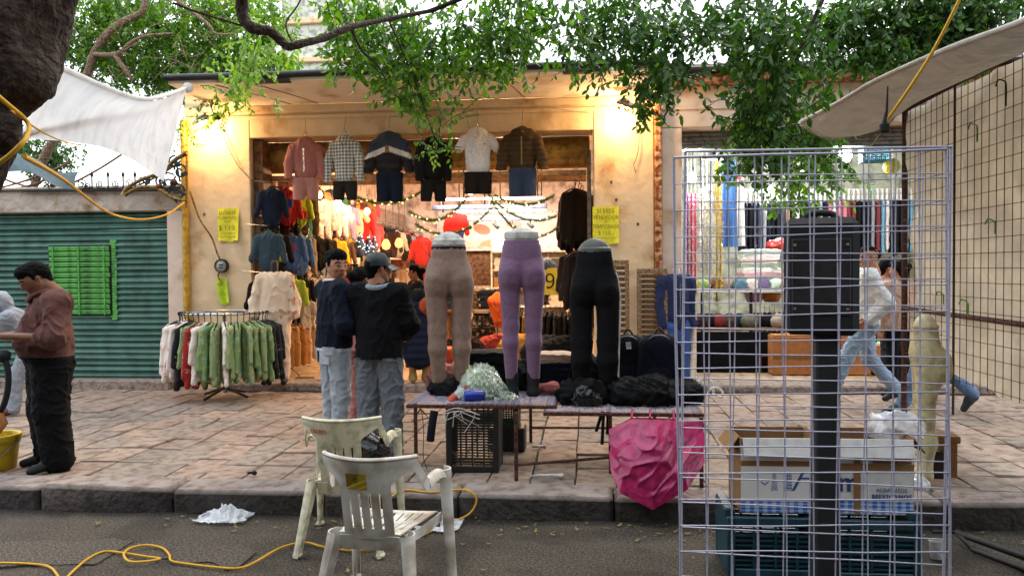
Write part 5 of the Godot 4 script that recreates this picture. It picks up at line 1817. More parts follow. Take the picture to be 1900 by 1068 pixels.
func build_shop_goods():
	# shelves and counter at the back
	var c := thing("back_counter", "cream counter with open shelves before the brown back wall", "counter", Vector3(-1.5, 0.25, -17.6))
	part("top", box_mesh(Vector3(2.6, 0.06, 0.6), 0.01, Vector3(0, 1.0, 0)), M.white, c)
	part("front", box_mesh(Vector3(2.5, 0.97, 0.04), 0.0, Vector3(0, 0.48, 0.25)), M.inside, c)
	var sh := thing("display_shelf", "lit cream shelf unit of folded clothes behind the purple leggings", "shelf", Vector3(-1.15, 0.25, -16.2))
	for k in 5:
		part("board", box_mesh(Vector3(1.5, 0.03, 0.4), 0.004, Vector3(0, 0.3 + k * 0.36, 0)), M.white, sh)
	part("back_panel", box_mesh(Vector3(1.5, 2.0, 0.03), 0.0, Vector3(0, 1.0, -0.2)), M.white, sh)
	for x in [-0.75, 0.75]:
		part("side_panel", box_mesh(Vector3(0.03, 2.0, 0.4), 0.0, Vector3(x, 1.0, 0)), M.white, sh)
	var cols := ["c9a79a", "e0d3c8", "2d3a52", "8a4a3c", "d9cdbb", "5a5a66", "b88a4a", "3c2a28", "a06a6a", "d8d0c8"]
	for k in 4:
		for j in 4:
			var g := Geo.new()
			folded(g, Vector3.ZERO, 0.3, 0.3, 4, 0.05, k * 3.0 + j)
			solo("folded_clothes", g.mesh(), cloth(cols[(k * 3 + j * 2) % 10]), "folded garments on the %s shelf of the lit unit, %s pile from the west" % [["lowest", "second", "third", "fourth"][k], ORD[j]], "folded clothes", Vector3(-1.7 + j * 0.37, 0.57 + k * 0.36, -16.2), "piles on the lit shelf unit")
	# stacked jeans tables
	var t := thing("folded_jeans_stand", "dark stand stacked with folded jeans beyond the tan trousers", "stand", Vector3(-1.95, 0.25, -13.4))
	part("top", box_mesh(Vector3(0.8, 0.05, 0.5), 0.01, Vector3(0, 0.72, 0)), M.brown, t)
	for x in [-0.36, 0.36]:
		part("leg", box_mesh(Vector3(0.05, 0.7, 0.4), 0.005, Vector3(x, 0.35, 0)), M.brown, t)
	for k in 3:
		var g := Geo.new()
		folded(g, Vector3.ZERO, 0.26, 0.3, 7, 0.045, k * 2.0)
		solo("folded_jeans", g.mesh(), cloth(["26324a", "5a4a3a", "1d2434"][k]), ["navy", "brown", "dark indigo"][k] + " folded jeans piled on the dark stand", "folded clothes", Vector3(-2.22 + k * 0.28, 1.0, -13.4))
	# small bust mannequins on the stand behind
	for s in [[Vector3(-1.709, 1.091, -13.800), "d9cdc4", "white sleeveless bust between tan trousers and purple leggings"], [Vector3(-1.441, 1.060, -12.900), "c2531c", "orange knitted bust beside the purple leggings"]]:
		var o := thing("clothing_bust", s[2], "mannequin", s[0] - Vector3(0, 0.25, 0))
		var b := Blob.new(0.016, 50.0)
		b.add(Vector3(0, 0.02, 0), Vector3(0, 0.3, 0), 0.12, 0.14, 0.65)
		b.add(Vector3(-0.1, 0.34, 0), Vector3(0.1, 0.34, 0), 0.06, 0.06)
		b.add(Vector3(0, 0.36, 0), Vector3(0, 0.45, 0), 0.045, 0.04)
		b.disp = wrinkle(0.008, 10.0)
		part("top", b.mesh(), cloth(s[1]), o)
		part("stand", bar(Vector3(0, 0, 0), Vector3(0, 0.25 - s[0].y + 0.25, 0), 0.02), M.chrome, o)
	# half form in dotted skirt
	var sk := thing("skirt_form", "half mannequin in black skirt with large peach dots", "mannequin", Vector3(-1.560, 0.532, -11.900))
	var dots := printed(blot_print(Color("17140f"), [Color("d9b08a"), Color("c98a52"), Color("e0cdb5")], 26, 0.03, 0.07, 51), 2.4)
	var g2 := Geo.new()
	g2.lathe([Vector2(0.24, -0.35), Vector2(0.22, 0.0), Vector2(0.19, 0.3), Vector2(0.14, 0.42), Vector2(0.14, 0.44), Vector2(0, 0.44)], 26, Vector3.ZERO, Basis(), 0.7)
	for k in g2.v.size():
		g2.v[k] += Vector3(1, 0, 1) * 0.012 * sin(atan2(g2.v[k].z, g2.v[k].x) * 9.0)
	part("skirt", g2.mesh(), dots, sk)
	part("waist", box_mesh(Vector3(0.26, 0.08, 0.18), 0.03, Vector3(0, 0.47, 0)), M.dark_metal, sk)
	part("stand", bar(Vector3(0, -0.35, 0), Vector3(0, 0.26 - sk.position.y, 0), 0.02), M.chrome, sk)
	# bold price card
	var pc := thing("price_card", "pale yellow price card with large figure nine behind the purple leggings", "sign", Vector3(-0.582, 1.466, -12.200), -0.1)
	part("card", box_mesh(Vector3(0.26, 0.4, 0.006), 0.001), mat(Color("d9dc5a"), 0.9), pc)
	part("lettering", text_mesh("9", 0.3, 0.003), M.dark_metal, pc, at(Vector3(0.02, 0, 0.005)))
	part("hook", bar(Vector3(0, 0.2, 0), Vector3(0, 0.42, 0), 0.005), M.chrome, pc)
	solo("denim_bag", heap(0.34, 0.24, 0.2, 4.0, 0.01), cloth("4a5f8a"), "blue denim bag above the pale yellow price card", "bag", Vector3(-0.634, 1.677, -12.300) - Vector3(0, 0.1, 0))
	# mixed stock on the floor by the entrance
	var stock := [[Vector3(-0.939, 0.710, -11.500), "b8842e", "mustard"], [Vector3(-1.285, 0.561, -11.600), "9c2c20", "red"], [Vector3(-0.573, 0.581, -11.400), "1d2434", "navy"], [Vector3(-1.750, 0.581, -11.400), "2a1d18", "brown"], [Vector3(-0.361, 0.563, -11.200), "17181d", "black"]]
	for s in stock:
		var o := thing("stock_pile", "%s clothes heaped on the low platform inside the entrance" % s[2], "clothes pile", Vector3(s[0].x, 0.25, s[0].z))
		part("heap", heap(0.55, 0.5, 0.4, s[0].x, 0.03, 0.024), cloth(s[1]), o)
	# superhero-like plain costume replaced by a plain red and blue child outfit
	garment("hanging_outfit", "set", cloth("b81f1c"), "red child outfit with blue middle hung by the wall poster", Vector3(-2.571, 2.835, -15.800), 0.0, 1.25, "band", cloth("2a4a9c"))
	garment("hanging_jacket", "jacket", cloth("9a1d20"), "small crimson jacket beside the amber pendant globes", Vector3(-3.101, 2.302, -15.000), 0.2, 1.0)
	# garlands
	var gl := mat(Color("2f6a25"), 0.6, "cloth", 8.0)
	var gl2 := mat(Color("4f8a2f"), 0.6, "cloth", 8.0)
	var ends := [
		[Vector3(-3.136, 2.669, -10.800), Vector3(-2.211, 2.727, -10.800), 0.13, "pale green tinsel garland from plaid shirt to black outfit"],
		[Vector3(-2.481, 2.482, -11.200), Vector3(-1.683, 2.697, -11.400), 0.22, "dark tinsel garland dipping below the black outfit"],
		[Vector3(-2.406, 2.307, -11.200), Vector3(-1.369, 2.546, -11.600), 0.25, "longest tinsel garland hanging in front of the red child outfit"],
		[Vector3(-1.422, 2.756, -11.600), Vector3(-0.431, 2.417, -11.600), 0.2, "tinsel garland crossing over the wall poster"],
		[Vector3(-1.298, 2.706, -11.400), Vector3(-0.459, 2.692, -11.400), 0.13, "short tinsel garland beneath the quilted jacket"],
		[Vector3(-1.356, 2.639, -11.500), Vector3(-0.398, 2.258, -11.500), 0.3, "lowest tinsel garland above the purple leggings"],
	]
	for k in 6:
		var o := thing("tinsel_garland", ends[k][3], "garland")
		var pts := sag(ends[k][0], ends[k][1], ends[k][2], 22)
		part("core", tube_mesh(pts, 0.012, 5), gl, o)
		var g := Geo.new()
		for n in 900:
			var tt := rnd(0, 21.99)
			var p: Vector3 = (pts[int(tt)] as Vector3).lerp(pts[int(tt) + 1], tt - int(tt))
			var d := Vector3(rng.randfn(), rng.randfn(), rng.randfn()).normalized()
			var w := d.cross(Vector3(0.3, 0.5, 0.8)).normalized() * 0.004
			var j := g.v.size()
			g.vert(p + w)
			g.vert(p - w)
			g.vert(p + d * 0.045)
			g.tri(j, j + 1, j + 2)
		var tn := part("tinsel", g.mesh(), gl2 if k == 0 or k == 3 else gl, o)
		tn.set_meta("kind", "stuff")
		g = Geo.new()
		for n in 12:
			var p: Vector3 = pts[1 + n * 20 / 12]
			g.box(p + Vector3(rnd(-0.03, 0.03), rnd(-0.05, 0.02), 0.04), Vector3.ONE * 0.016)
		part("fairy_lights", g.mesh(), glow(Color(1.0, 0.8, 0.5), 2.0), o)
	# mannequins standing at the entrance
	var pj := thing("pyjama_mannequin", "mannequin in cream pyjamas with orange flower prints at the entrance", "mannequin", Vector3(-3.865, 0.260, -9.707), 0.15)
	var fl := printed(blot_print(Color("d9bfa4"), [Color("b0583a"), Color("bb6c48"), Color("a8744a")], 5, 0.09, 0.12, 63), 1.6)
	var b := Blob.new(0.013, 95.0)
	b.floor_y = 0.8
	b.add(Vector3(0, 1.22, 0), Vector3(0, 0.86, 0), 0.175, 0.2, 0.62)
	b.add(Vector3(-0.14, 1.32, 0), Vector3(0.14, 1.32, 0), 0.075, 0.075)
	for s in [-1.0, 1.0]:
		b.add(Vector3(s * 0.17, 1.3, 0), Vector3(s * 0.245, 1.02, 0), 0.07, 0.07)
		b.add(Vector3(s * 0.245, 1.02, 0), Vector3(s * 0.25, 0.86, 0.05), 0.07, 0.06)
	b.disp = wrinkle(0.014, 8.0)
	part("top", b.mesh(), fl, pj)
	b = Blob.new(0.016, 50.0)
	b.add(Vector3(-0.06, 0.82, 0), Vector3(0.06, 0.82, 0), 0.13, 0.13, 0.8)
	for s in [-1.0, 1.0]:
		b.add(Vector3(s * 0.085, 0.8, 0), Vector3(s * 0.1, 0.12, 0.02), 0.105, 0.075)
	b.disp = wrinkle(0.014, 8.0)
	part("trousers", b.mesh(), fl, pj)
	b = Blob.new(0.012, 60.0)
	b.add(Vector3(0, 1.36, 0), Vector3(0, 1.5, 0), 0.05, 0.045)
	part("neck", b.mesh(), M.dark_metal, pj)
	for s in [-1.0, 1.0]:
		b = Blob.new(0.012, 60.0)
		b.add(Vector3(s * 0.1, 0.05, 0), Vector3(s * 0.12, 0.035, 0.13), 0.045, 0.035)
		part("shoe", b.mesh(), M.black, pj)
	var pf := thing("puffer_mannequin", "child mannequin in navy puffer coat with orange lining and tan boots", "mannequin", Vector3(-2.107, 0.260, -9.956), 0.3)
	b = Blob.new(0.015, 45.0)
	b.add(Vector3(0, 0.92, 0), Vector3(0, 0.36, 0), 0.17, 0.2, 0.75)
	for s in [-1.0, 1.0]:
		b.add(Vector3(s * 0.17, 0.9, 0), Vector3(s * 0.22, 0.5, 0.04), 0.085, 0.07)
	b.disp = func(p: Vector3) -> float: return 0.014 * absf(sin(p.y * 34.0))
	part("coat", b.mesh(), cloth("1b2236"), pf)
	part("lining", blob_ball(Vector3(0.1, 0.95, 0.08), 0.12), cloth("a8431f"), pf)
	part("hood", blob_ball(Vector3(0, 1.05, 0.0), 0.12), cloth("15151c"), pf)
	for s in [-1.0, 1.0]:
		b = Blob.new(0.012, 60.0)
		b.add(Vector3(s * 0.08, 0.4, 0), Vector3(s * 0.08, 0.06, 0), 0.05, 0.045)
		b.add(Vector3(s * 0.08, 0.05, 0), Vector3(s * 0.09, 0.035, 0.1), 0.045, 0.035)
		part("boot", b.mesh(), cloth("8a6a35"), pf)
	solo("orange_crate", box_mesh(Vector3(0.5, 0.36, 0.4), 0.015), mat(Color("c2481f"), 0.6, "dirt", 1.0), "plain orange box behind the puffer coat mannequin", "box", Vector3(-2.044, 0.260, -10.054) + Vector3(0.2, 0.18, -0.6))


func build_right_goods():
	# trousers on the long rail
	var z := -13.6
	var a: Vector3 = Vector3(2.512, 2.923, -13.600)
	var b: Vector3 = Vector3(5.047, 2.880, -13.600)
	var rail := thing("trouser_rail", "long white rail of clipped trousers across the east shop", "rail")
	part("rail", bar(a + Vector3(-0.1, 0, 0), b + Vector3(0.6, 0, 0), 0.012), M.white, rail)
	for x in [0.0, 1.2, 2.4]:
		part("hanger_rod", bar(Vector3(a.x + x, a.y, z), Vector3(a.x + x, 3.95, z), 0.008, 5), M.white, rail)
	var g := Geo.new()
	g.box(Vector3(0, -0.12, 0), Vector3(0.03, 0.2, 0.1), Basis(), 0.006)
	var clip := g.mesh()
	var bl := Blob.new(0.016, 60.0)
	bl.add(Vector3(0, -0.25, 0.06), Vector3(0, -1.0, 0.05), 0.05, 0.05, 0.5, Vector3.RIGHT)
	bl.add(Vector3(0, -0.25, -0.06), Vector3(0, -1.02, -0.05), 0.05, 0.05, 0.5, Vector3.RIGHT)
	bl.disp = wrinkle(0.012, 9.0)
	var tm := bl.mesh()
	var names := {"1d2230": "navy", "23262e": "charcoal", "8f8f98": "grey", "14161c": "black", "c77a8a": "pink", "d8cfd0": "white", "7a2f38": "wine red", "6f9fb8": "pale blue", "3a3f4c": "slate", "c79a7a": "peach"}
	var seq := ["1d2230", "23262e", "14161c", "1d2230", "3a3f4c", "8f8f98", "1d2230", "14161c", "23262e", "3a3f4c", "c79a7a", "14161c", "d8cfd0", "1d2230", "23262e", "3a3f4c", "14161c", "8f8f98", "1d2230", "c77a8a", "d8cfd0", "c77a8a", "c77a8a", "7a2f38", "7a2f38", "14161c", "23262e", "1d2230", "8f8f98", "7a2f38", "6f9fb8", "d8cfd0", "1d2230", "14161c", "23262e", "6f9fb8", "6f9fb8"]
	for k in seq.size():
		var o := thing("clipped_trousers", "%s trousers, %s along the east shop rail counted from the blue towel" % [names[seq[k]], ORD[k]], "garment", Vector3(lerpf(a.x, b.x + 0.15, k / 36.0), a.y, z), rnd(-0.15, 0.15), "trousers on the east shop rail")
		part("clip", clip, M.white if k % 7 else paint("9ab8a0"), o)
		part("cloth", tm, cloth(seq[k]), o, at(Vector3.ZERO, 0, Vector3(1, rnd(0.97, 1.05), 1)))
	# blue towel and white one by it
	for s in [[Vector3(1.981, 3.166, -11.600), "3f6aa8", "long sky blue towel hanging in the east shop front", 0.24, 1.22], [Vector3(2.238, 2.971, -12.200), "b9b4b2", "pale grey towel hanging beside the blue towel", 0.16, 1.0]]:
		var o := thing("hanging_towel", s[2], "towel", s[0])
		g = Geo.new()
		g.sheet(12, 24, func(u: float, v: float): return Vector3((u - 0.5) * (s[3] * (0.7 + 0.4 * v)), -v * s[4], 0.03 * sin(u * 9.0 + v) + 0.02 * sin(u * 21.0)), 0.02)
		part("cloth", g.mesh(), cloth(s[1]), o)
		part("peg", box_mesh(Vector3(0.05, 0.05, 0.05), 0.008), paint("a32a26"), o)
	# tinsel and bead curtains
	var strands := [[Vector3(1.329, 2.633, -10.900), 1.75, "8a3a8f", "purple"], [Vector3(1.378, 2.647, -10.900), 1.2, "c23a5c", "rose pink"], [Vector3(1.434, 2.650, -10.950), 1.75, "c8456a", "deep pink"], [Vector3(1.568, 2.729, -11.200), 1.1, "c9b9ad", "silver"], [Vector3(1.625, 2.764, -11.200), 1.2, "b9ad94", "champagne"], [Vector3(1.690, 2.805, -11.250), 1.3, "d3c7c0", "pearl white"], [Vector3(1.771, 3.102, -11.300), 1.95, "c29a22", "gold"], [Vector3(1.821, 2.881, -11.300), 1.5, "b5902a", "old gold"]]
	for s in strands:
		var o := thing("tinsel_strand", "%s tinsel strand hanging at the west side of the east shop" % s[3], "decoration", s[0])
		part("core", bar(Vector3.ZERO, Vector3(0, -s[1], 0), 0.012, 5), cloth(s[2]), o)
		g = Geo.new()
		for n in 500:
			var p := Vector3(0, -rng.randf() * s[1], 0)
			var d := Vector3(rng.randfn(), rng.randfn(0, 0.4), rng.randfn()).normalized()
			var w := d.cross(Vector3(0.3, 0.8, 0.5)).normalized() * 0.006
			var j := g.v.size()
			g.vert(p + w)
			g.vert(p - w)
			g.vert(p + d * 0.06)
			g.tri(j, j + 1, j + 2)
		var fm := mat(Color(s[2]).lightened(0.1), 0.3, "cloth", 5.0, "", 1.0, 1.0, 0.4)
		part("tinsel", g.mesh(), fm, o).set_meta("kind", "stuff")
		part("string", bar(Vector3.ZERO, Vector3(0, 3.9 - s[0].y, 0), 0.003, 4), M.white, o)
	# display table: shelf over a black cloth
	var t := thing("display_table", "long table with black cloth and small goods along the east shop wall", "table")
	var p0: Vector3 = Vector3(1.508, 1.344, -11.000)
	var p1: Vector3 = Vector3(2.880, 1.379, -12.200)
	part("top", box_mesh(Vector3(1.4, 0.04, 0.8), 0.006, Vector3(p0.x + 0.7, p0.y, -11.5)), M.white, t)
	part("shelf", box_mesh(Vector3(1.2, 0.04, 0.7), 0.006, Vector3(p0.x + 0.55, 0.83, -11.4)), M.brown, t)
	g = Geo.new()
	g.sheet(30, 6, func(u: float, v: float): return Vector3(p0.x - 0.05 + 1.1 * u, 0.8 - 0.55 * v, -11.02 + 0.02 * sin(u * 40.0) * v))
	part("tablecloth", g.mesh(), cloth("0f0e10"), t)
	for x in [0.05, 0.7, 1.35]:
		part("leg", box_mesh(Vector3(0.04, p0.y - 0.25, 0.04), 0.004, Vector3(p0.x + x, (p0.y + 0.25) / 2, -11.2)), M.dark_metal, t)
	var goods := ["8a9a55", "6a3a3a", "9c8a72", "3f5a6a", "b8a89a", "5a4a6a", "a8b8a0", "8a6a4a"]
	for k in 8:
		solo("goods_bundle", heap(0.17, 0.13, 0.15, k * 5.0, 0.014), cloth(goods[k]), "%s bundle of small goods on the long east shop table, %s from the west" % [["green", "maroon", "beige", "teal", "pale", "violet", "mint", "brown"][k], ORD[k]], "goods", Vector3(p0.x + 0.1 + k * 0.165, p0.y + 0.02, -11.45 + rnd(-0.1, 0.1)))
	var low := ["3a2a2a", "17181c", "8a2a30", "5a3f2a", "2a3a4a", "6a6a5a", "7a5a2a", "1c1a1e", "a89a8a"]
	for k in 9:
		solo("goods_bundle", heap(0.15, 0.16, 0.15, k * 3.0 + 1.0, 0.012), cloth(low[k]), "%s bundle on the lower shelf of the east shop table, %s from the west" % [["umber", "black", "crimson", "brown", "blue grey", "khaki", "bronze", "jet", "stone"][k], ORD[k]], "goods", Vector3(p0.x + 0.02 + k * 0.13, 0.87, -11.2 + rnd(-0.06, 0.06)))
	# packed striped linen block
	var ln := thing("linen_stack", "tall stack of folded striped linen in clear wrapping on the east table", "linen", Vector3(2.413, 1.394, -11.700))
	var lc := ["d8c8c4", "9fb0a4", "c9a0a0", "e3ddd6", "8fa08c", "d9b8b0", "e8e2da", "b8c4b4"]
	for k in 8:
		g = Geo.new()
		folded(g, Vector3.ZERO, 0.52, 0.4, 1, 0.062, k)
		part("linen", g.mesh(), cloth(lc[k]), ln, at(Vector3(0, 0.02 + k * 0.062, 0)))
	solo("pink_basin", basin(), paint("c78aa8", 0.4), "small pink plastic basin under the striped linen shelf", "basin", Vector3(2.313, 1.175, -11.500))
	solo("orange_basin", basin(), paint("b8743a", 0.4), "small orange plastic basin under the striped linen shelf", "basin", Vector3(2.547, 1.174, -11.500))
	# packed stockings on pegs
	var pc := ["a890b8", "c8b8c8", "c2a23a", "d0b04a", "8a90c0", "c07a9a", "c03a5a", "d08090", "4a9a4a", "58a860"]
	for k in 10:
		var o := thing("packed_leggings", "%s leggings in clear pack, %s on the peg row under the linen" % [["lilac", "pale lilac", "gold", "yellow", "periwinkle", "mauve", "crimson", "rose", "green", "bright green"][k], ORD[k]], "packed leggings", Vector3(2.288, 0.999, -11.300) + Vector3(k * 0.063, 0, 0))
		g = Geo.new()
		g.box(Vector3(0, -0.3 - 0.05 * (k % 2), 0), Vector3(0.045, 0.5, 0.05), Basis(), 0.014)
		part("cloth", g.mesh(), cloth(pc[k]), o)
		part("card", box_mesh(Vector3(0.05, 0.09, 0.02), 0.003), cloth(["2a3450", "b88a4a", "7a3a2a"][k % 3]), o)
		part("hook", bar(Vector3(0, 0.04, 0), Vector3(0, 0.14, 0), 0.004, 4), M.chrome, o)
	# upright boxed goods and cartons
	var bc := ["3a8a4a", "a8242a", "b83038", "2a4f7a", "3f9fae", "2a7a70", "c8c0b0", "a85a3a"]
	for k in 8:
		solo("slim_box", box_mesh(Vector3(0.042, 0.24, 0.16), 0.004), paint(bc[k], 0.5), "%s slim upright box on the orange carton, %s in the row" % [["green", "dark red", "red", "navy", "aqua", "teal", "cream", "rust"][k], ORD[k]], "box", Vector3(2.646, 0.622, -11.000) + Vector3(k * 0.05, 0, 0))
	carton("orange brown carton under the slim upright boxes", Vector3(2.702, 0.221, -11.000), Vector3(0.62, 0.5, 0.5), 0.0)
	carton("pale carton between the black post and the walking man", Vector3(3.421, 0.266, -11.000), Vector3(0.42, 0.62, 0.5), 0.0)
	carton("orange carton with green plastic on top, behind the walking man", Vector3(3.928, 0.254, -11.000), Vector3(0.5, 0.36, 0.45), 0.1)
	solo("green_plastic", heap(0.4, 0.14, 0.3, 3.0, 0.03), paint("8fc58a", 0.3), "crumpled mint green plastic wrap on the far orange carton", "plastic wrap", Vector3(3.941, 0.538, -11.000))
	solo("plastic_basket", lattice_box(0.5, 0.4, 0.4, 8, 6), paint("4a4640"), "dark lattice basket behind the tan sweatered woman", "basket", Vector3(4.048, 0.570, -11.400))
	var st := thing("small_stool", "small wooden stool under the packed leggings", "stool", Vector3(2.388, 0.26, -11.1))
	part("seat", box_mesh(Vector3(0.22, 0.03, 0.2), 0.006, Vector3(0, 0.22, 0)), M.card, st)
	for x in [-0.09, 0.09]:
		for zz in [-0.08, 0.08]:
			part("leg", box_mesh(Vector3(0.025, 0.21, 0.025), 0.003, Vector3(x, 0.105, zz)), M.brown, st)
	# hats and bright things high at the east end
	solo("turquoise_basket", lattice_box(0.3, 0.2, 0.2, 6, 4), paint("2f8aa0", 0.4), "turquoise lattice basket hung high near the dazzling bulb", "basket", Vector3(3.606, 2.975, -10.600))
	solo("yellow_ball", blob_ball(Vector3.ZERO, 0.1), paint("c9b83a", 0.4), "yellow ball hung high beside the turquoise basket", "ball", Vector3(3.822, 2.916, -10.600))
	solo("red_toy", heap(0.4, 0.16, 0.2, 2.0, 0.02), paint("b82a22", 0.4), "bright red goods on the shelf beside the black speaker", "goods", Vector3(2.941, 1.929, -12.800))


func basin() -> ArrayMesh:
	var g := Geo.new()
	g.lathe([Vector2(0, 0), Vector2(0.1, 0.0), Vector2(0.14, 0.11), Vector2(0.155, 0.12), Vector2(0.13, 0.11), Vector2(0.09, 0.015), Vector2(0, 0.012)], 20)
	return g.mesh()


func carton(label: String, base: Vector3, s: Vector3, turn: float) -> Node3D:
	var o := thing("carton", label, "box", Vector3(base.x, 0.26, base.z), turn)
	part("body", box_mesh(s, 0.006, Vector3(0, s.y / 2, 0)), M.card_orange, o)
	part("tape", box_mesh(Vector3(s.x * 0.98, 0.05, 0.004), 0.0, Vector3(0, s.y * 0.45, s.z / 2 + 0.002)), M.card, o)
	for k in 2:
		part("flap", box_mesh(Vector3(s.x * 0.96, 0.006, s.z * 0.47), 0.001, Vector3(0, s.y + 0.012, (k - 0.5) * s.z * 0.5)), M.card_orange, o)
	return o


func lattice_box(w: float, h: float, d: float, nu: int, nv: int) -> ArrayMesh:
	var g := Geo.new()
	for sgn in [-1.0, 1.0]:
		for k in nu + 1:
			var x := w * (float(k) / nu - 0.5)
			g.box(Vector3(x, h / 2, sgn * d / 2), Vector3(0.012, h, 0.01))
			g.box(Vector3(sgn * w / 2, h / 2, x * d / w), Vector3(0.01, h, 0.012))
		for k in nv + 1:
			var y := h * k / nv
			g.box(Vector3(0, y, sgn * (d / 2 + 0.003)), Vector3(w, 0.014, 0.01))
			g.box(Vector3(sgn * (w / 2 + 0.003), y, 0), Vector3(0.01, 0.014, d))
	g.box(Vector3(0, 0.008, 0), Vector3(w * 0.98, 0.012, d * 0.98))
	return g.mesh()

# ---------------------------------------------------------------- the table
func build_table():
	# two wire-grid tops on iron trestles at the kerb
	var t := thing("trestle_table", "low rusty iron table with two wire grid tops under the leggings mannequins", "table")
	var y := 0.66
	var tops := [[-1.325, -0.239, -5.84, -6.85, 0.685], [-0.306, 0.798, -5.74, -6.85, 0.655]]
	for s in tops:
		var w: float = s[1] - s[0]
		var d: float = s[2] - s[3]
		var g := Geo.new()
		for e in [s[2], s[3]]:
			g.box(Vector3((s[0] + s[1]) / 2, s[4] - 0.014, e), Vector3(w, 0.026, 0.026), Basis(), 0.004)
		for e in [s[0], s[1]]:
			g.box(Vector3(e, s[4] - 0.017, (s[2] + s[3]) / 2), Vector3(0.026, 0.026, d), Basis(), 0.004)
		part("top_frame", g.mesh(), M.rusty, t)
		g = Geo.new()
		var n := int(w / 0.05)
		for k in n:
			g.tube([Vector3(s[0] + w * (k + 0.5) / n, s[4], s[2]), Vector3(s[0] + w * (k + 0.5) / n, s[4], s[3])], 0.0028, 4, false)
		n = int(d / 0.05)
		for k in n:
			g.tube([Vector3(s[0], s[4] + 0.004, s[2] - d * (k + 0.5) / n), Vector3(s[1], s[4] + 0.004, s[2] - d * (k + 0.5) / n)], 0.0028, 4, false)
		part("wire_mesh", g.mesh(), M.wire, t)
	for p in [Vector3(-0.516, 0.150, -5.744), Vector3(0.164, 0.150, -6.012), Vector3(0.774, 0.150, -5.613), Vector3(-0.503, 0.150, -7.050), Vector3(0.575, 0.150, -7.065), Vector3(-1.350, 0.150, -6.220)]:
		part("leg", box_mesh(Vector3(0.026, 0.5, 0.026), 0.003, Vector3(p.x, 0.15 + 0.25, p.z)), M.rusty, t)
	part("stretcher", bar(Vector3(-0.516, 0.150, -5.744) + Vector3(0, 0.12, 0), Vector3(0.164, 0.150, -6.012) + Vector3(0, 0.12, 0), 0.011), M.rusty, t)
	part("stretcher", bar(Vector3(-0.503, 0.150, -7.050) + Vector3(0, 0.13, 0), Vector3(0.575, 0.150, -7.065) + Vector3(0, 0.13, 0), 0.011), M.rusty, t)
	part("stretcher", bar(Vector3(-0.503, 0.150, -7.050) + Vector3(0, 0.49, 0), Vector3(0.575, 0.150, -7.065) + Vector3(0, 0.49, 0), 0.011), M.rusty, t)
	# strings and straps tied to the front edge
	var st := thing("tied_string", "frayed pale string knotted round the table's front edge", "string")
	for k in 9:
		var p: Vector3 = Vector3(-0.933, 0.647, -5.790)
		part("strand", tube_mesh(arc_points([p, p + Vector3(rnd(-0.12, 0.12), -0.02, 0.02), p + Vector3(rnd(-0.16, 0.18), rnd(-0.17, -0.05), 0.03)], 4), 0.0035, 4), M.tarp_beige, st)
	part("strand", tube_mesh(arc_points([Vector3(-1.052, 0.635, -5.790), Vector3(-0.939, 0.669, -5.780), Vector3(-0.783, 0.617, -5.790)], 4), 0.005, 4), M.tarp_beige, st)
	var sp := thing("black_strap", "short black cloth strap hanging from the table beside the crate", "strap")
	part("strap", tube_mesh(arc_points([Vector3(-1.118, 0.644, -5.800), Vector3(-1.131, 0.557, -5.780), Vector3(-1.148, 0.427, -5.780)], 4), 0.03, 6), cloth("17191f"), sp)
	var hg := thing("wire_hanger", "small black wire hanger dangling from the table corner by grey jogging bottoms", "hanger")
	part("frame", tube_mesh([Vector3(-1.232, 0.650, -5.850), Vector3(-1.298, 0.554, -5.850), Vector3(-1.172, 0.583, -5.850), Vector3(-1.232, 0.650, -5.850)], 0.006, 5), M.black, hg)
	part("cord", tube_mesh(arc_points([Vector3(-1.224, 0.642, -5.850), Vector3(-1.199, 0.493, -5.800), Vector3(-1.195, 0.326, -5.750), Vector3(-1.158, 0.241, -5.700)], 4), 0.003, 4), M.black, hg)
	for s in [[Vector3(0.110, 0.583, -6.200), Vector3(0.060, 0.425, -6.200)], [Vector3(0.120, 0.565, -6.300), Vector3(0.106, 0.303, -6.300)], [Vector3(0.152, 0.574, -6.250), Vector3(0.146, 0.401, -6.200)]]:
		part("strap", tube_mesh([s[0], s[1]], 0.014, 5), M.black, sp)
	# weeds of torn plastic hanging under the top
	var cr := thing("black_crate", "tall black plastic crate standing on end under the table", "crate", Vector3(-0.867, PV, -6.12))
	crate_parts(cr, 0.4, 0.53, 0.3, M.black_plastic, 20)
	var cg := thing("green_crate", "smaller dark green plastic crate behind the tall black one", "crate", Vector3(-0.676, PV + 0.2, -6.75))
	crate_parts(cg, 0.2, 0.34, 0.24, mat(Color("24402c"), 0.5, "dirt", 1.0), 12)
	solo("low_box", box_mesh(Vector3(0.3, 0.2, 0.22), 0.01, Vector3(0, 0.1, 0)), M.dark_metal, "low dark box under the green crate", "box", Vector3(-0.676, PV, -6.76))
	# pink bag slung from the edge
	var pb := thing("pink_bag", "large glossy magenta plastic bag hanging from the table edge", "bag")
	var top := [Vector3(0.143, 0.563, -5.600), Vector3(0.296, 0.649, -5.550), Vector3(0.416, 0.659, -5.500), Vector3(0.579, 0.644, -5.550), Vector3(0.780, 0.629, -5.600)]
	var bot := [Vector3(0.148, 0.324, -5.420), Vector3(0.203, 0.205, -5.300), Vector3(0.415, 0.111, -5.250), Vector3(0.641, 0.234, -5.300), Vector3(0.769, 0.383, -5.420)]
	var tp := []
	var bp := []
	for k in 97:
		var f := k / 24.0
		var a := mini(3, int(f))
		tp.append((top[a] as Vector3).lerp(top[a + 1], f - a))
		bp.append((bot[a] as Vector3).lerp(bot[a + 1], f - a))
	# creases: heights on a coarse uneven lattice, joined by flat facets
	var hs := []
	for k in 90:
		hs.append(rnd(-1.0, 1.0))
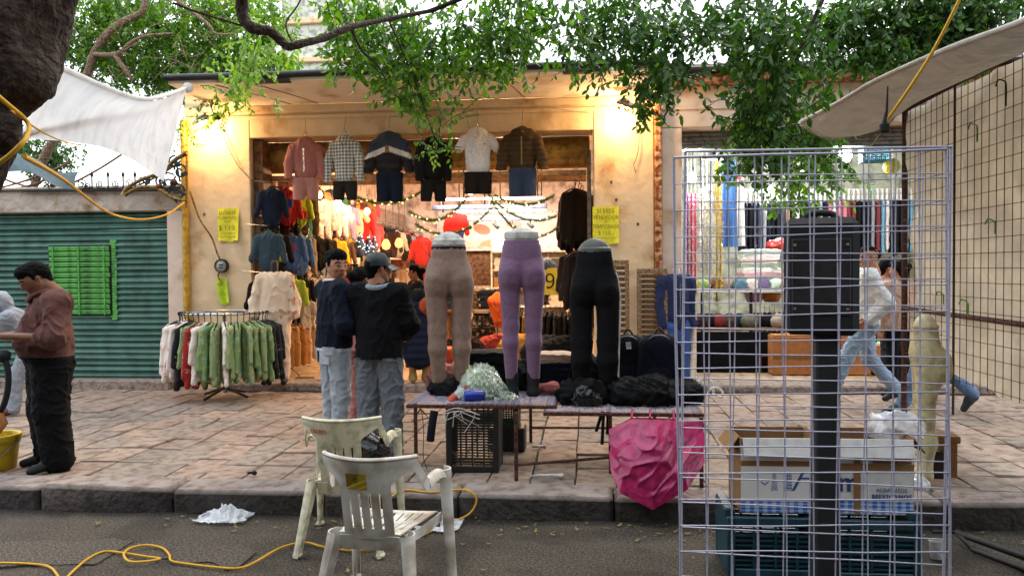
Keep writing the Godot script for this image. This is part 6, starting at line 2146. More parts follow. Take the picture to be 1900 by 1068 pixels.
	var facet := func(x: float, y2: float, n: int) -> float:
		var ix := int(x)
		var iy := int(y2)
		var fx := x - ix
		var fy := y2 - iy
		var h00: float = hs[(ix + iy * n) % 90]
		var h10: float = hs[(ix + 1 + iy * n) % 90]
		var h01: float = hs[(ix + (iy + 1) * n) % 90]
		var h11: float = hs[(ix + 1 + (iy + 1) * n) % 90]
		if (ix + iy) % 2 == 0:
			return h00 + (h10 - h00) * fx + (h11 - h10) * fy if fx > fy else h00 + (h11 - h01) * fx + (h01 - h00) * fy
		return h00 + (h10 - h00) * fx + (h01 - h00) * fy if fx + fy < 1.0 else h11 + (h01 - h11) * (1.0 - fx) + (h10 - h11) * (1.0 - fy)
	var g := Geo.new()
	for side in [1.0, -1.0]:
		g.sheet(96, 80, func(u: float, v: float):
			var p: Vector3 = (tp[int(u * 96)] as Vector3).lerp(bp[int(u * 96)], v)
			var bulge: float = sin(PI * u) * sin(PI * clampf(v * 0.9 + 0.1, 0, 1))
			var wob := 0.32 * wr.get_noise_2d(u * 3.0, v * 3.0)
			var c := pow(1.0 - minf(absf(wr.get_noise_2d(u * 2.6 + v * 2.2, v * 1.6 - u * 1.5)) * 2.2, 1.0), 2.0)
			var fo: float = facet.call(u * 3.6 + v * 1.4 + 0.3 + wob, v * 2.8 + 0.7 * u + wob + 0.4, 7)
			var fi: float = facet.call(u * 7.5 + 1.0 - wob + v * 1.5, v * 6.0 + 1.5 * u + 0.3 + wob, 11)
			p.z += side * bulge * 0.09 + (0.05 * fo + 0.012 * fi + 0.022 * c) * sin(PI * clampf(u, 0.05, 0.95)) * sin(PI * clampf(v * 0.92 + 0.08, 0.04, 0.96))
			p.x += 0.012 * fi * sin(PI * v)
			return p)
	part("plastic", g.mesh(), M.pink_plastic, pb)
	for k in 3:
		part("tie", bar(top[1 + k], (top[1 + k] as Vector3) + Vector3(0.01, 0.05, -0.08), 0.008), M.pink_plastic, pb)
	# goods on the table
	var goods := [
		["folded black jeans stacked behind the tan trousers", Vector3(-0.823, 0.758, -6.600), "12141b", 0.34, 8],
		["folded dark navy jeans stacked between purple and black leggings", Vector3(-0.301, 0.768, -6.550), "141a2a", 0.32, 6],
	]
	for s in goods:
		g = Geo.new()
		folded(g, Vector3.ZERO, s[3], 0.3, s[4], 0.04, s[1].x)
		solo("folded_jeans", g.mesh(), cloth(s[2]), s[0], "folded clothes", Vector3(s[1].x, y + 0.03, s[1].z))
	g = Geo.new()
	folded(g, Vector3.ZERO, 0.28, 0.26, 2, 0.035, 2.0)
	solo("folded_shirt", g.mesh(), cloth("b59c86"), "beige shirt folded on top of the navy jeans stack", "folded clothes", Vector3(-0.256, y + 0.27, -6.55))
	var heaps := [
		["black clothes heaped round the tan mannequin's feet", Vector3(-1.096, 0.663, -6.350), "121216", Vector3(0.36, 0.14, 0.3)],
		["black clothes heaped behind the purple mannequin's boots", Vector3(-0.556, 0.626, -6.600), "0f1014", Vector3(0.6, 0.26, 0.3)],
		["pink and rose clothes crumpled behind the tan trousers", Vector3(-1.138, 0.779, -6.600), "b0706c", Vector3(0.3, 0.24, 0.2)],
		["black shiny clothes heaped at the black mannequin's feet", Vector3(-0.025, 0.669, -6.100), "0b0b0d", Vector3(0.42, 0.18, 0.3)],
		["black flat clothes spread along the front of the east table half", Vector3(0.461, 0.635, -6.150), "0c0c0e", Vector3(0.78, 0.2, 0.5)],
		["dark clothes slumped below the backpacks at the table end", Vector3(0.720, 0.637, -6.200), "17151a", Vector3(0.3, 0.16, 0.34)],
		["dark clothes hidden between the black leggings and first backpack", Vector3(0.170, 0.631, -6.600), "101116", Vector3(0.5, 0.34, 0.3)],
	]
	for k in heaps.size():
		var s: Array = heaps[k]
		solo("clothes_heap", heap(s[3].x, s[3].y, s[3].z, k * 7.0, 0.035, 0.014), cloth(s[2]), s[0], "clothes pile", Vector3(s[1].x, y + 0.005, s[1].z))
	solo("rose_cloth", heap(0.3, 0.06, 0.1, 3.0, 0.012, 0.012), cloth("8f4a44"), "dusty rose cloth strip beside the purple mannequin's boot", "cloth", Vector3(-0.289, y + 0.06, -6.3))
	var bb: Blob
	g = Geo.new()
	for side in 3:
		g.sheet(30, 30, func(u: float, v: float):
			var a := Vector2(u - 0.5, v - 0.5)
			var n := pow(1.0 - minf(absf(wr.get_noise_2d(u * 3.5 + side * 7.0, v * 3.5)) * 2.2, 1.0), 2.0)
			var n2 := pow(1.0 - minf(absf(wr.get_noise_2d(u * 8.0 + side * 5.0, v * 8.0)) * 2.2, 1.0), 2.0)
			return Vector3(a.x * 0.34 + 0.1 * v + 0.03 * side, 0.24 * (1.0 - v) * (1.0 - pow(absf(a.x) * 2.0, 2.0)) + 0.02 + 0.03 * n2, 0.06 - 0.05 * side + 0.1 * n * (0.3 + v) + 0.1 * v))
	solo("clear_bag", g.mesh(), M.clear_green, "crumpled clear plastic bag with pale green cloth beside the blue flask", "bag", Vector3(-0.858, y + 0.01, -6.22))
	bb = Blob.new(0.009, 60.0)
	bb.add(Vector3(-0.05, 0.17, 0), Vector3(0.04, 0.07, 0.01), 0.045, 0.05, 0.6)
	bb.add(Vector3(0.02, 0.06, 0), Vector3(0.12, 0.02, 0.01), 0.045, 0.03, 0.8)
	bb.disp = wrinkle(0.028, 14.0, Vector3.ONE)
	solo("green_cloth", bb.mesh(), cloth("b9cc8e"), "pale lime cloth stuffed in the clear bag on the table", "cloth", Vector3(-0.894, y + 0.04, -6.29))
	bb = Blob.new(0.01, 40.0)
	bb.add(Vector3(-0.06, 0.06, 0), Vector3(0.06, 0.05, 0.0), 0.055, 0.05)
	bb.ball(Vector3(-0.02, 0.11, 0), 0.04)
	bb.disp = wrinkle(0.02, 14.0, Vector3.ONE)
	solo("shiny_black_bag", bb.mesh(), M.black_gloss, "small shiny black plastic bag at the black mannequin's feet", "bag", Vector3(-0.005, y, -5.95))
	# flask and bottle
	var fl := thing("blue_flask", "cobalt blue flask lying on the wire table top", "flask", Vector3(-0.849, y + 0.07, -5.98), 0.35)
	g = Geo.new()
	g.lathe([Vector2(0, -0.075), Vector2(0.035, -0.075), Vector2(0.04, -0.065), Vector2(0.042, 0.03), Vector2(0.036, 0.05), Vector2(0.036, 0.07), Vector2(0.032, 0.075), Vector2(0, 0.075)], 20, Vector3.ZERO, Basis(Vector3.BACK, PI / 2))
	part("body", g.mesh(), paint("1c35a8", 0.25), fl)
	g = Geo.new()
	g.lathe([Vector2(0, 0), Vector2(0.026, 0), Vector2(0.028, 0.006), Vector2(0, 0.007)], 18, Vector3(0.078, 0, 0), Basis(Vector3.BACK, -PI / 2))
	part("base", g.mesh(), paint("9aa8c0", 0.3), fl)
	var bo := thing("water_bottle", "clear bottle with orange label and red cap lying beside the flask", "bottle", Vector3(-1.007, y + 0.045, -6.0), 0.6)
	g = Geo.new()
	g.lathe([Vector2(0, -0.09), Vector2(0.032, -0.09), Vector2(0.034, -0.03), Vector2(0.032, 0.03), Vector2(0.033, 0.06), Vector2(0.014, 0.1), Vector2(0.013, 0.12), Vector2(0, 0.12)], 16, Vector3.ZERO, Basis(Vector3.BACK, -0.9))
	part("body", g.mesh(), glass_sheet(Color(0.95, 0.97, 0.97), 0.25), bo)
	g = Geo.new()
	g.lathe([Vector2(0.0345, -0.05), Vector2(0.0345, 0.02)], 16, Vector3.ZERO, Basis(Vector3.BACK, -0.9))
	part("label_band", g.mesh(), paint("c24a2a", 0.5), bo)
	g = Geo.new()
	g.lathe([Vector2(0.016, 0.11), Vector2(0.016, 0.13), Vector2(0, 0.132)], 12, Vector3.ZERO, Basis(Vector3.BACK, -0.9))
	part("cap", g.mesh(), paint("c0301e", 0.4), bo)
	# backpacks standing at the back edge
	for k in 2:
		var p: Vector3 = [Vector3(0.324, 0.640, -6.550), Vector3(0.560, 0.665, -6.400)][k]
		var o := thing("backpack", ["black backpack with white hang tag on the table", "taller black backpack with blue sheen nearest the wire grid panel"][k], "backpack", Vector3(p.x, y, p.z), -0.1)
		var h: float = [0.5, 0.52][k]
		bb = Blob.new(0.012, 50.0)
		bb.add(Vector3(0, 0, 0), Vector3(0, 0, 0), 0.01, 0.01)
		bb.add(Vector3(-0.06, 0.1, 0), Vector3(-0.05, h - 0.14, 0), 0.12, 0.115, 0.8)
		bb.add(Vector3(0.06, 0.1, 0), Vector3(0.05, h - 0.14, 0), 0.12, 0.115, 0.8)
		bb.disp = wrinkle(0.006, 10.0)
		part("body", bb.mesh(), [cloth("121319"), cloth("0f1220")][k], o)
		bb = Blob.new(0.012, 50.0)
		bb.add(Vector3(-0.04, 0.1, 0.08), Vector3(0.04, 0.1, 0.08), 0.07, 0.07, 0.6)
		bb.add(Vector3(-0.04, 0.2, 0.075), Vector3(0.04, 0.2, 0.075), 0.06, 0.06, 0.5)
		part("pocket", bb.mesh(), cloth("15161c"), o)
		part("zip", tube_mesh(arc_points([Vector3(-0.1, 0.28, 0.075), Vector3(-0.08, h - 0.07, 0.06), Vector3(0, h - 0.03, 0.055), Vector3(0.08, h - 0.07, 0.06), Vector3(0.1, 0.28, 0.075)], 4), 0.005, 5), M.steel, o)
		part("handle", tube_mesh(arc_points([Vector3(-0.04, h - 0.03, -0.02), Vector3(0, h + 0.02, -0.02), Vector3(0.04, h - 0.03, -0.02)], 4), 0.009, 5), M.black, o)
		if k == 0:
			part("hang_tag", box_mesh(Vector3(0.04, 0.055, 0.003), 0.001), M.white, o, Transform3D(Basis(Vector3.BACK, 0.1), Vector3(0.01, h - 0.1, 0.11)))


func crate_parts(o: Node3D, w: float, h: float, d: float, m: Material, slots: int):
	# lattice crate standing on end: corner posts, rails and narrow slats
	for sx in [-1.0, 1.0]:
		for sz in [-1.0, 1.0]:
			part("corner_post", box_mesh(Vector3(0.045, h, 0.03), 0.006, Vector3(sx * (w / 2 - 0.022), h / 2, sz * (d / 2 - 0.015))), m, o)
	for sz in [-1.0, 1.0]:
		for yy in [0.025, h - 0.025]:
			part("rail", box_mesh(Vector3(w - 0.09, 0.05, 0.026), 0.005, Vector3(0, yy, sz * (d / 2 - 0.013))), m, o)
		for k in slots:
			part("slat", box_mesh(Vector3(w - 0.09, 0.009, 0.012), 0.0, Vector3(0, lerpf(0.055, h - 0.06, (k + 0.5) / slots), sz * (d / 2 - 0.012))), m, o)
		for k in 3:
			part("rib", box_mesh(Vector3(0.012, h - 0.1, 0.018), 0.0, Vector3((k - 1) * w * 0.22, h / 2, sz * (d / 2 - 0.012))), m, o)
	for sx in [-1.0, 1.0]:
		part("side_panel", box_mesh(Vector3(0.014, h - 0.02, d - 0.06), 0.0, Vector3(sx * (w / 2 - 0.012), h / 2, 0)), m, o)


# ---------------------------------------------------------------- leg mannequins on the table
func leg_form(called: String, label: String, p: Vector3, turn: float, white: float, cm: Material, sizes: Dictionary) -> Node3D:
	var o := thing(called, label, "mannequin", p, turn, "legging mannequins on the table")
	var H: float = sizes.h
	var hip: float = sizes.hip
	var body := Blob.new(0.011, 70.0)
	body.add(Vector3(0, H - 0.1, 0), Vector3(0, H - white, 0), sizes.waist * 0.97, sizes.waist, 0.62)
	part("form", body.mesh(), M.mannequin, o)
	var g := Geo.new()
	g.lathe([Vector2(sizes.waist * 0.97, 0), Vector2(sizes.waist * 0.985, 0.045), Vector2(sizes.waist * 0.9, 0.06), Vector2(0, 0.062)], 28, Vector3(0, H - 0.06, 0), Basis(), 0.64)
	part("form_cap", g.mesh(), M.mannequin, o)
	var b := Blob.new(0.0092, 105.0)
	# back of the figure faces the street: buttocks toward +z
	b.add(Vector3(0, H - white, 0), Vector3(0, H - white - 0.08, 0), sizes.waist + 0.002, sizes.waist + 0.006, 0.62)
	b.add(Vector3(0, H - white - 0.08, 0), Vector3(0, H - 0.25, 0), sizes.waist + 0.006, hip * 0.9, 0.66)
	b.top_y = H - white + 0.03
	b.add(Vector3(-0.03, H - 0.26, 0), Vector3(0.03, H - 0.26, 0), hip * 0.74, hip * 0.74, 0.72)
	for s in [-1.0, 1.0]:
		b.add(Vector3(s * hip * 0.42, H - 0.32, 0.035), Vector3(s * hip * 0.44, H - 0.37, 0.03), hip * 0.52, hip * 0.5, 0.95)
		var kx: float = sizes.knee
		b.add(Vector3(s * hip * 0.52, H - 0.36, 0.0), Vector3(s * kx, H - 0.73, 0.012), hip * 0.475, sizes.rk)
		b.add(Vector3(s * kx, H - 0.73, 0.012), Vector3(s * (kx + 0.002), H - 0.86, 0.028), sizes.rk, sizes.rk * 0.98)
		b.add(Vector3(s * (kx + 0.002), H - 0.86, 0.026), Vector3(s * sizes.ankle, 0.115, 0.0), sizes.rk * 0.96, sizes.ra)
	var loose: float = sizes.loose
	b.floor_y = sizes.hem
	b.disp = func(q: Vector3) -> float:
		var low := clampf((0.4 - q.y) * 3.5, 0.0, 1.0) + clampf(1.0 - absf(q.y - (H - 0.7)) * 7.0, 0.0, 1.0) * 0.8 + clampf(1.0 - absf(q.y - (H - 0.4)) * 9.0, 0.0, 1.0) * 0.5
		var a := absf(wr.get_noise_3d(q.x * 7.0, q.y * 17.0 + absf(q.x) * 30.0, q.z * 7.0))
		var c := absf(wr.get_noise_3d(q.x * 15.0 + 5.0, q.y * 2.6, q.z * 15.0))
		return loose * low * (pow(1.0 - minf(a * 2.4, 1.0), 2.0) - 0.3) * 1.4 + loose * 0.5 * pow(1.0 - minf(c * 2.4, 1.0), 2.0)
	part("leggings", b.mesh(), cm, o)
	return o


func build_mannequins():
	M.mannequin = mat(Color("c9c4bc"), 0.45, "dirt", 1.5)
	var tan := mat(Color("8f7364"), 0.85, "cloth", 2.0, "weave", 4.0, 0.5)
	tan.rim_enabled = true
	tan.rim = 0.3
	var purple := mat(Color("7d5a78"), 0.8, "cloth", 2.5, "weave", 4.0, 0.6)
	purple.rim_enabled = true
	purple.rim = 0.9
	purple.rim_tint = 0.4
	var p: Vector3 = Vector3(-1.095, 0.660, -6.366)
	var o := leg_form("leg_mannequin", "white leg mannequin in tan trousers seen from behind, westmost on the table", Vector3(-1.086, 0.665, -6.3), 0.12, 0.075, tan, {"h": 1.25, "waist": 0.132, "hip": 0.197, "knee": 0.094, "rk": 0.072, "ankle": 0.09, "ra": 0.05, "loose": 0.004, "hem": 0.12})
	part("waistband", band(0.142, 0.645, 1.25 - 0.12, 0.05), tan, o)
	part("inner_band", band(0.1365, 0.63, 1.25 - 0.072, 0.02), cloth("1c2230"), o)
	for s in [-1.0, 1.0]:
		boot(o, Vector3(s * 0.09, 0, 0), M.black, 0.16)
	o = leg_form("leg_mannequin", "white leg mannequin in purple velvet leggings and black boots, middle of the table", Vector3(-0.506, 0.665, -6.25), 0.0, 0.1, purple, {"h": 1.3, "waist": 0.138, "hip": 0.186, "knee": 0.088, "rk": 0.063, "ankle": 0.086, "ra": 0.043, "loose": 0.0015, "hem": 0.16})
	part("waistband", band(0.149, 0.66, 1.3 - 0.165, 0.12, 0.014), purple, o)
	for s in [-1.0, 1.0]:
		boot(o, Vector3(s * 0.082, 0, 0), M.black, 0.19)
	var blk := cloth("101013")
	o = leg_form("leg_mannequin", "dark leg mannequin in black joggers with white side stripe", Vector3(0.056, 0.665, -6.2), -0.15, 0.06, blk, {"h": 1.17, "waist": 0.13, "hip": 0.188, "knee": 0.1, "rk": 0.08, "ankle": 0.108, "ra": 0.07, "loose": 0.005, "hem": 0.05})
	for ch in o.get_children():
		if String(ch.name).begins_with("form"):
			ch.material_override = mat(Color("55564f"), 0.5, "dirt", 1.5)
	part("side_stripe", tube_mesh(arc_points([Vector3(0.16, 0.98, -0.02), Vector3(0.193, 0.8, 0.0), Vector3(0.188, 0.5, 0.02), Vector3(0.182, 0.3, 0.03), Vector3(0.176, 0.1, 0.02)], 4), 0.008, 6), M.white, o)
	var b: Blob
	# cream legs standing by the canvas wall
	var c := thing("cream_leg_form", "dusty cream leg mannequin leaning beside the white wire panel", "mannequin", Vector3(2.349, 0.150, -5.877), 1.5)
	b = Blob.new(0.011, 55.0)
	b.add(Vector3(0, 1.06, 0), Vector3(0, 0.92, 0), 0.125, 0.155, 0.72)
	for s in [-1.0, 1.0]:
		b.add(Vector3(s * 0.05, 0.86, 0.07), Vector3(s * 0.055, 0.8, 0.08), 0.105, 0.1)
		b.add(Vector3(s * 0.05, 0.78, 0.01), Vector3(s * 0.05, 0.46, -0.01), 0.09, 0.058)
		b.add(Vector3(s * 0.05, 0.46, -0.01), Vector3(s * 0.05, 0.3, 0.012), 0.058, 0.056)
		b.add(Vector3(s * 0.05, 0.3, 0.012), Vector3(s * 0.05, 0.07, 0.0), 0.056, 0.036)
		b.add(Vector3(s * 0.05, 0.06, 0.0), Vector3(s * 0.055, 0.03, -0.12), 0.04, 0.028)
	c.scale = Vector3(0.9, 1.0, 0.9)
	part("form", b.mesh(), M.cream_plastic, c)
	part("tape", band(0.075, 1.0, 0.32, 0.04), paint("a8607a", 0.6), c, at(Vector3(0.08, 0, 0)))
	part("waist_cap", band(0.13, 0.72, 1.1, 0.02), M.cream_plastic, c)
	# denim dressed mannequin by the pier
	var d := thing("denim_mannequin", "headless mannequin in navy jacket and blue jeans beside the leaning shutters", "mannequin", Vector3(1.055, 0.150, -9.628) + Vector3(0, 0.05, -0.2), 0.35)
	b = Blob.new(0.013, 85.0)
	b.add(Vector3(0, 1.22, 0), Vector3(0, 0.82, 0), 0.165, 0.17, 0.66)
	b.add(Vector3(-0.14, 1.32, 0), Vector3(0.14, 1.32, 0), 0.07, 0.07)
	for s in [-1.0, 1.0]:
		b.add(Vector3(s * 0.19, 1.3, 0), Vector3(s * 0.21, 1.02, 0.0), 0.068, 0.06)
		b.add(Vector3(s * 0.21, 1.02, 0), Vector3(s * 0.2, 0.78, 0.05), 0.06, 0.052)
	b.disp = wrinkle(0.012, 8.0)
	part("jacket", b.mesh(), cloth("1d2850"), d)
	b = Blob.new(0.014, 50.0)
	b.add(Vector3(-0.05, 0.78, 0), Vector3(0.05, 0.78, 0), 0.12, 0.12, 0.8)
	for s in [-1.0, 1.0]:
		b.add(Vector3(s * 0.08, 0.74, 0), Vector3(s * 0.1, 0.08, 0), 0.1, 0.08)
	b.disp = wrinkle(0.012, 9.0)
	part("jeans", b.mesh(), cloth("3a5a9a"), d)
	part("neck", bar(Vector3(0, 1.34, 0), Vector3(0, 1.46, 0), 0.05, 12), M.mannequin, d)
	part("zip", box_mesh(Vector3(0.012, 0.42, 0.006), 0.002, Vector3(0, 1.06, 0.12)), M.chrome, d)
	var fs := thing("floral_scarf", "pale floral cloth hanging beside the blue jeans mannequin", "cloth", Vector3(1.193, 0.150, -9.634) + Vector3(0.04, 1.2, -0.22))
	var g := Geo.new()
	g.sheet(8, 26, func(u: float, v: float): return Vector3((u - 0.5) * 0.14, -1.08 * v, 0.03 * sin(u * 7.0 + v * 5.0)), 0.012)
	part("cloth", g.mesh(), M.print_cream, fs)


func band(r: float, squash: float, y: float, h: float, flare := 0.0) -> ArrayMesh:
	var g := Geo.new()
	g.lathe([Vector2(r + flare - 0.006, y - h / 2 - 0.002), Vector2(r + flare, y - h / 2), Vector2(r + flare * 0.5, y), Vector2(r, y + h / 2), Vector2(r - 0.006, y + h / 2 + 0.002)], 30, Vector3.ZERO, Basis(), squash)
	return g.mesh()


func boot(o: Node3D, p: Vector3, m: Material, h: float):
	var b := Blob.new(0.01, 70.0)
	b.add(p + Vector3(0, h, 0.0), p + Vector3(0, 0.06, 0.0), 0.05, 0.045)
	b.add(p + Vector3(0, 0.045, 0.01), p + Vector3(0, 0.035, -0.13), 0.042, 0.036)
	part("boot", b.mesh(), m, o)


# ---------------------------------------------------------------- people
func lr(v: Vector3, s: float) -> Vector3:
	return Vector3(v.x * s, v.y, v.z)


func head_into(g: Geo, t: Transform3D, wide := 1.0):
	var b := Blob.new(0.0062, 220.0)
	b.add(Vector3(0, 0.035, -0.03), Vector3(0, 0.04, 0.015), 0.082, 0.076, 0.92, Vector3.RIGHT)
	b.add(Vector3(0, 0.0, 0.025), Vector3(0, -0.06, 0.03), 0.066 * wide, 0.052 * wide)
	b.ball(Vector3(0, -0.088, 0.05), 0.03)
	for s in [-1.0, 1.0]:
		b.ball(Vector3(s * 0.036, -0.024, 0.062), 0.028)
		b.ball(Vector3(s * 0.034, 0.006, 0.068), 0.016)
		b.add(Vector3(s * 0.05, -0.04, 0.01), Vector3(s * 0.04, -0.08, 0.03), 0.03 * wide, 0.026 * wide)
		b.add(Vector3(s * 0.082, 0.012, -0.012), Vector3(s * 0.08, -0.022, -0.004), 0.017, 0.012, 0.5, Vector3.RIGHT)
		b.add(Vector3(s * 0.014, 0.026, 0.08), Vector3(s * 0.05, 0.024, 0.066), 0.011, 0.01)
		b.ball(Vector3(s * 0.012, -0.028, 0.097), 0.009)
	b.add(Vector3(0, 0.012, 0.086), Vector3(0, -0.024, 0.106), 0.009, 0.013)
	b.add(Vector3(-0.02, -0.052, 0.082), Vector3(0.02, -0.052, 0.082), 0.01, 0.01)
	b.add(Vector3(-0.016, -0.064, 0.08), Vector3(0.016, -0.064, 0.08), 0.01, 0.01)
	b.add(Vector3(0, -0.04, -0.02), Vector3(0, -0.17, -0.045), 0.054 * wide, 0.06 * wide)
	var q := Geo.new()
	b.into(q)
	g.add(q, t)


# wrist at the origin, fingers along -y, palm to +z, thumb at +x times side
func hand_into(g: Geo, t: Transform3D, side: float, curl: float):
	var b := Blob.new(0.0055, 210.0)
	b.add(Vector3(0, 0.03, 0), Vector3(0, -0.02, 0), 0.026, 0.027, 0.75)
	b.add(Vector3(-side * 0.012, -0.03, 0), Vector3(-side * 0.02, -0.078, 0), 0.026, 0.02, 0.6)
	b.add(Vector3(side * 0.012, -0.03, 0), Vector3(side * 0.022, -0.08, 0), 0.026, 0.02, 0.6)
	var lens := [0.066, 0.078, 0.072, 0.054]
	for k in 4:
		var x: float = side * (0.03 - 0.02 * k)
		var p := Vector3(x, -0.085 + 0.004 * absf(k - 1.5), 0)
		var a := curl * (0.5 + 0.12 * k)
		for j in 3:
			var l: float = lens[k] * [0.45, 0.32, 0.23][j]
			var q := p + Vector3(0, -cos(a), sin(a)) * l
			b.add(p, q, 0.0095 - 0.001 * j, 0.009 - 0.001 * j)
			p = q
			a += curl
	b.add(Vector3(side * 0.024, -0.02, 0.006), Vector3(side * 0.048, -0.05, 0.022), 0.014, 0.011)
	b.add(Vector3(side * 0.048, -0.05, 0.022), Vector3(side * 0.05, -0.078, 0.034), 0.0105, 0.009)
	var q2 := Geo.new()
	b.into(q2)
	g.add(q2, t)


func aim(o: Vector3, down: Vector3, palm: Vector3) -> Transform3D:
	var y := -down.normalized()
	var z := (palm - y * palm.dot(y)).normalized()
	return Transform3D(Basis(y.cross(z), y, z), o)


# J: joints in metres for a figure facing +z; W: what is worn
func figure(label: String, p: Vector3, turn: float, s: float, J: Dictionary, W: Dictionary) -> Node3D:
	var o := thing("person", label, "person", p, turn)
	o.scale = Vector3.ONE * s
	var d := {
		"pelvis": Vector3(0, 0.92, 0), "chest": Vector3(0, 1.27, 0), "neck": Vector3(0, 1.43, -0.01), "head": Vector3(0, 1.585, 0.02),
		"sl": Vector3(0.18, 1.385, 0), "sr": Vector3(-0.18, 1.385, 0), "el": Vector3(0.235, 1.1, -0.02), "er": Vector3(-0.235, 1.1, -0.02), "wl": Vector3(0.24, 0.86, 0.05), "wr": Vector3(-0.24, 0.86, 0.05),
		"hl": Vector3(0.09, 0.9, 0), "hr": Vector3(-0.09, 0.9, 0), "kl": Vector3(0.1, 0.48, 0.02), "kr": Vector3(-0.1, 0.48, 0.02), "al": Vector3(0.105, 0.08, -0.02), "ar": Vector3(-0.105, 0.08, -0.02),
		"tl": Vector3(0.125, 0.03, 0.13), "tr": Vector3(-0.125, 0.03, 0.13),
	}
	d.merge(J, true)
	var skin: Material = W.get("skin", M.skin)
	# body
	var b := Blob.new(0.016, 48.0)
	b.add(d.pelvis, d.chest, 0.12, 0.14, 0.62)
	b.add(d.chest, d.neck, 0.11, 0.055, 0.7)
	b.add(d.neck, d.head - Vector3(0, 0.08, 0.02), 0.056, 0.054)
	b.add(d.sl, d.sr, 0.05, 0.05)
	for x in ["l", "r"]:
		b.add(d["s" + x], d["e" + x], 0.048, 0.04)
		b.add(d["e" + x], d["w" + x], 0.04, 0.028)
		b.add(d["h" + x], d["k" + x], 0.08, 0.055)
		b.add(d["k" + x], d["a" + x], 0.055, 0.036)
	var g := Geo.new()
	b.into(g)
	var ht := Transform3D(Basis(Vector3.UP, W.get("look", 0.0)) * Basis(Vector3.RIGHT, W.get("nod", 0.0)) * Basis(Vector3.BACK, W.get("lean", 0.0)), d.head)
	head_into(g, ht, W.get("wide", 1.0))
	var palms: Array = W.get("palms", [Vector3(-1, 0, 0), Vector3(1, 0, 0)])
	for k in 2:
		var x: String = ["l", "r"][k]
		var dirn: Vector3 = W.get("hand_" + x, d["w" + x] - d["e" + x])
		hand_into(g, aim(d["w" + x], dirn, palms[k]), [1.0, -1.0][k] * W.get("thumb", 1.0), W.get("curl", 0.45))
	var body := part("body", g.mesh(), skin, o)
	for sx in [-1.0, 1.0]:
		var e := Geo.new()
		e.lathe([Vector2(0, -0.008), Vector2(0.01, -0.005), Vector2(0.0145, 0), Vector2(0.01, 0.005), Vector2(0, 0.008)], 8, ht * Vector3(sx * 0.032, 0.008, 0.0865), ht.basis)
		part("eye", e.mesh(), M.eye, body)
		part("eyebrow", tube_mesh([ht * Vector3(sx * 0.012, 0.03, 0.0945), ht * Vector3(sx * 0.034, 0.036, 0.091), ht * Vector3(sx * 0.058, 0.029, 0.075)], 0.0055, 5), M.hair, body)
	part("lips", tube_mesh([ht * Vector3(-0.026, -0.056, 0.087), ht * Vector3(0, -0.0585, 0.0945), ht * Vector3(0.026, -0.056, 0.087)], [0.005, 0.009, 0.005], 6), M.lip, body)
	# hair
	var style: String = W.get("hair", "short")
	b = Blob.new(0.009, 95.0)
	if style == "fade":
		b.add(Vector3(0, 0.075, -0.02), Vector3(0, 0.085, 0.035), 0.06, 0.05)
		b.add(Vector3(0, 0.03, -0.05), Vector3(0, 0.04, -0.03), 0.074, 0.07, 0.95, Vector3.RIGHT)
	else:
		b.add(Vector3(0, 0.06, -0.035), Vector3(0, 0.075, 0.02), 0.085, 0.074, 0.96, Vector3.RIGHT)
		b.add(Vector3(0, 0.02, -0.06), Vector3(0, -0.04, -0.06), 0.07, 0.05)
		b.add(Vector3(-0.04, 0.095, 0.045), Vector3(0.04, 0.09, 0.048), 0.026, 0.026)
		for sx in [-1.0, 1.0]:
			b.add(Vector3(sx * 0.07, 0.05, 0.0), Vector3(sx * 0.076, 0.01, 0.012), 0.02, 0.012)
	if style == "bun":
		b.ball(Vector3(0, 0.05, -0.14), 0.05)
		b.add(Vector3(0, 0.03, -0.1), Vector3(0, -0.1, -0.11), 0.05, 0.035)
	b.disp = func(q: Vector3) -> float: return 0.006 * wr.get_noise_3d(q.x * 60.0, q.y * 30.0, q.z * 60.0)
	if style != "none":
		part("hair", b.mesh(), W.get("hair_mat", M.hair), o, ht)
	# top
	var bulk: float = W.get("bulk", 0.0)
	var hem: float = W.get("hem", 0.86)
	b = Blob.new(0.0105, 52.0)
	b.floor_y = hem
	b.add(Vector3(d.pelvis.x, hem, d.pelvis.z), d.pelvis.lerp(d.chest, 0.45), 0.18 + bulk, 0.168 + bulk, 0.72)
	b.add(d.pelvis.lerp(d.chest, 0.4), d.chest, 0.158 + bulk, 0.165 + bulk, 0.66)
	b.add(d.sl, d.sr, 0.068 + bulk * 0.5, 0.068 + bulk * 0.5)
	b.add(d.chest + Vector3(0, 0.06, 0), d.neck - Vector3(0, 0.02, 0), 0.13, 0.07, 0.75)
	for e in W.get("extra", []):
		b.add(e[0], e[1], e[2], e[3], e[4])
	var sl: float = W.get("sleeve", 1.0)
	for x in ["l", "r"]:
		b.add(d["s" + x], d["e" + x], 0.066 + bulk * 0.6, 0.056 + bulk * 0.6)
		if sl > 0.5:
			b.add(d["e" + x], (d["e" + x] as Vector3).lerp(d["w" + x], (sl - 0.5) * 2.0), 0.056 + bulk * 0.6, 0.043 + bulk * 0.5)
	b.disp = wrinkle(W.get("folds", 0.012), 8.0, Vector3(1, 0.8, 1), p.x)
	part(W.get("top_name", "jacket"), b.mesh(), W.top, o)
	if W.has("collar"):
		var n: Vector3 = d.neck
		part("collar", tube_mesh(arc_points([n + Vector3(0.0, 0.03, -0.075), n + Vector3(0.068, 0.035, -0.02), n + Vector3(0.058, 0.0, 0.06), n + Vector3(0, -0.05, 0.09), n + Vector3(-0.058, 0.0, 0.06), n + Vector3(-0.068, 0.035, -0.02), n + Vector3(0, 0.03, -0.075)], 4), W.get("collar_r", 0.016), 7), W.collar, o)
	# trousers
	var loose: float = W.get("loose", 0.0)
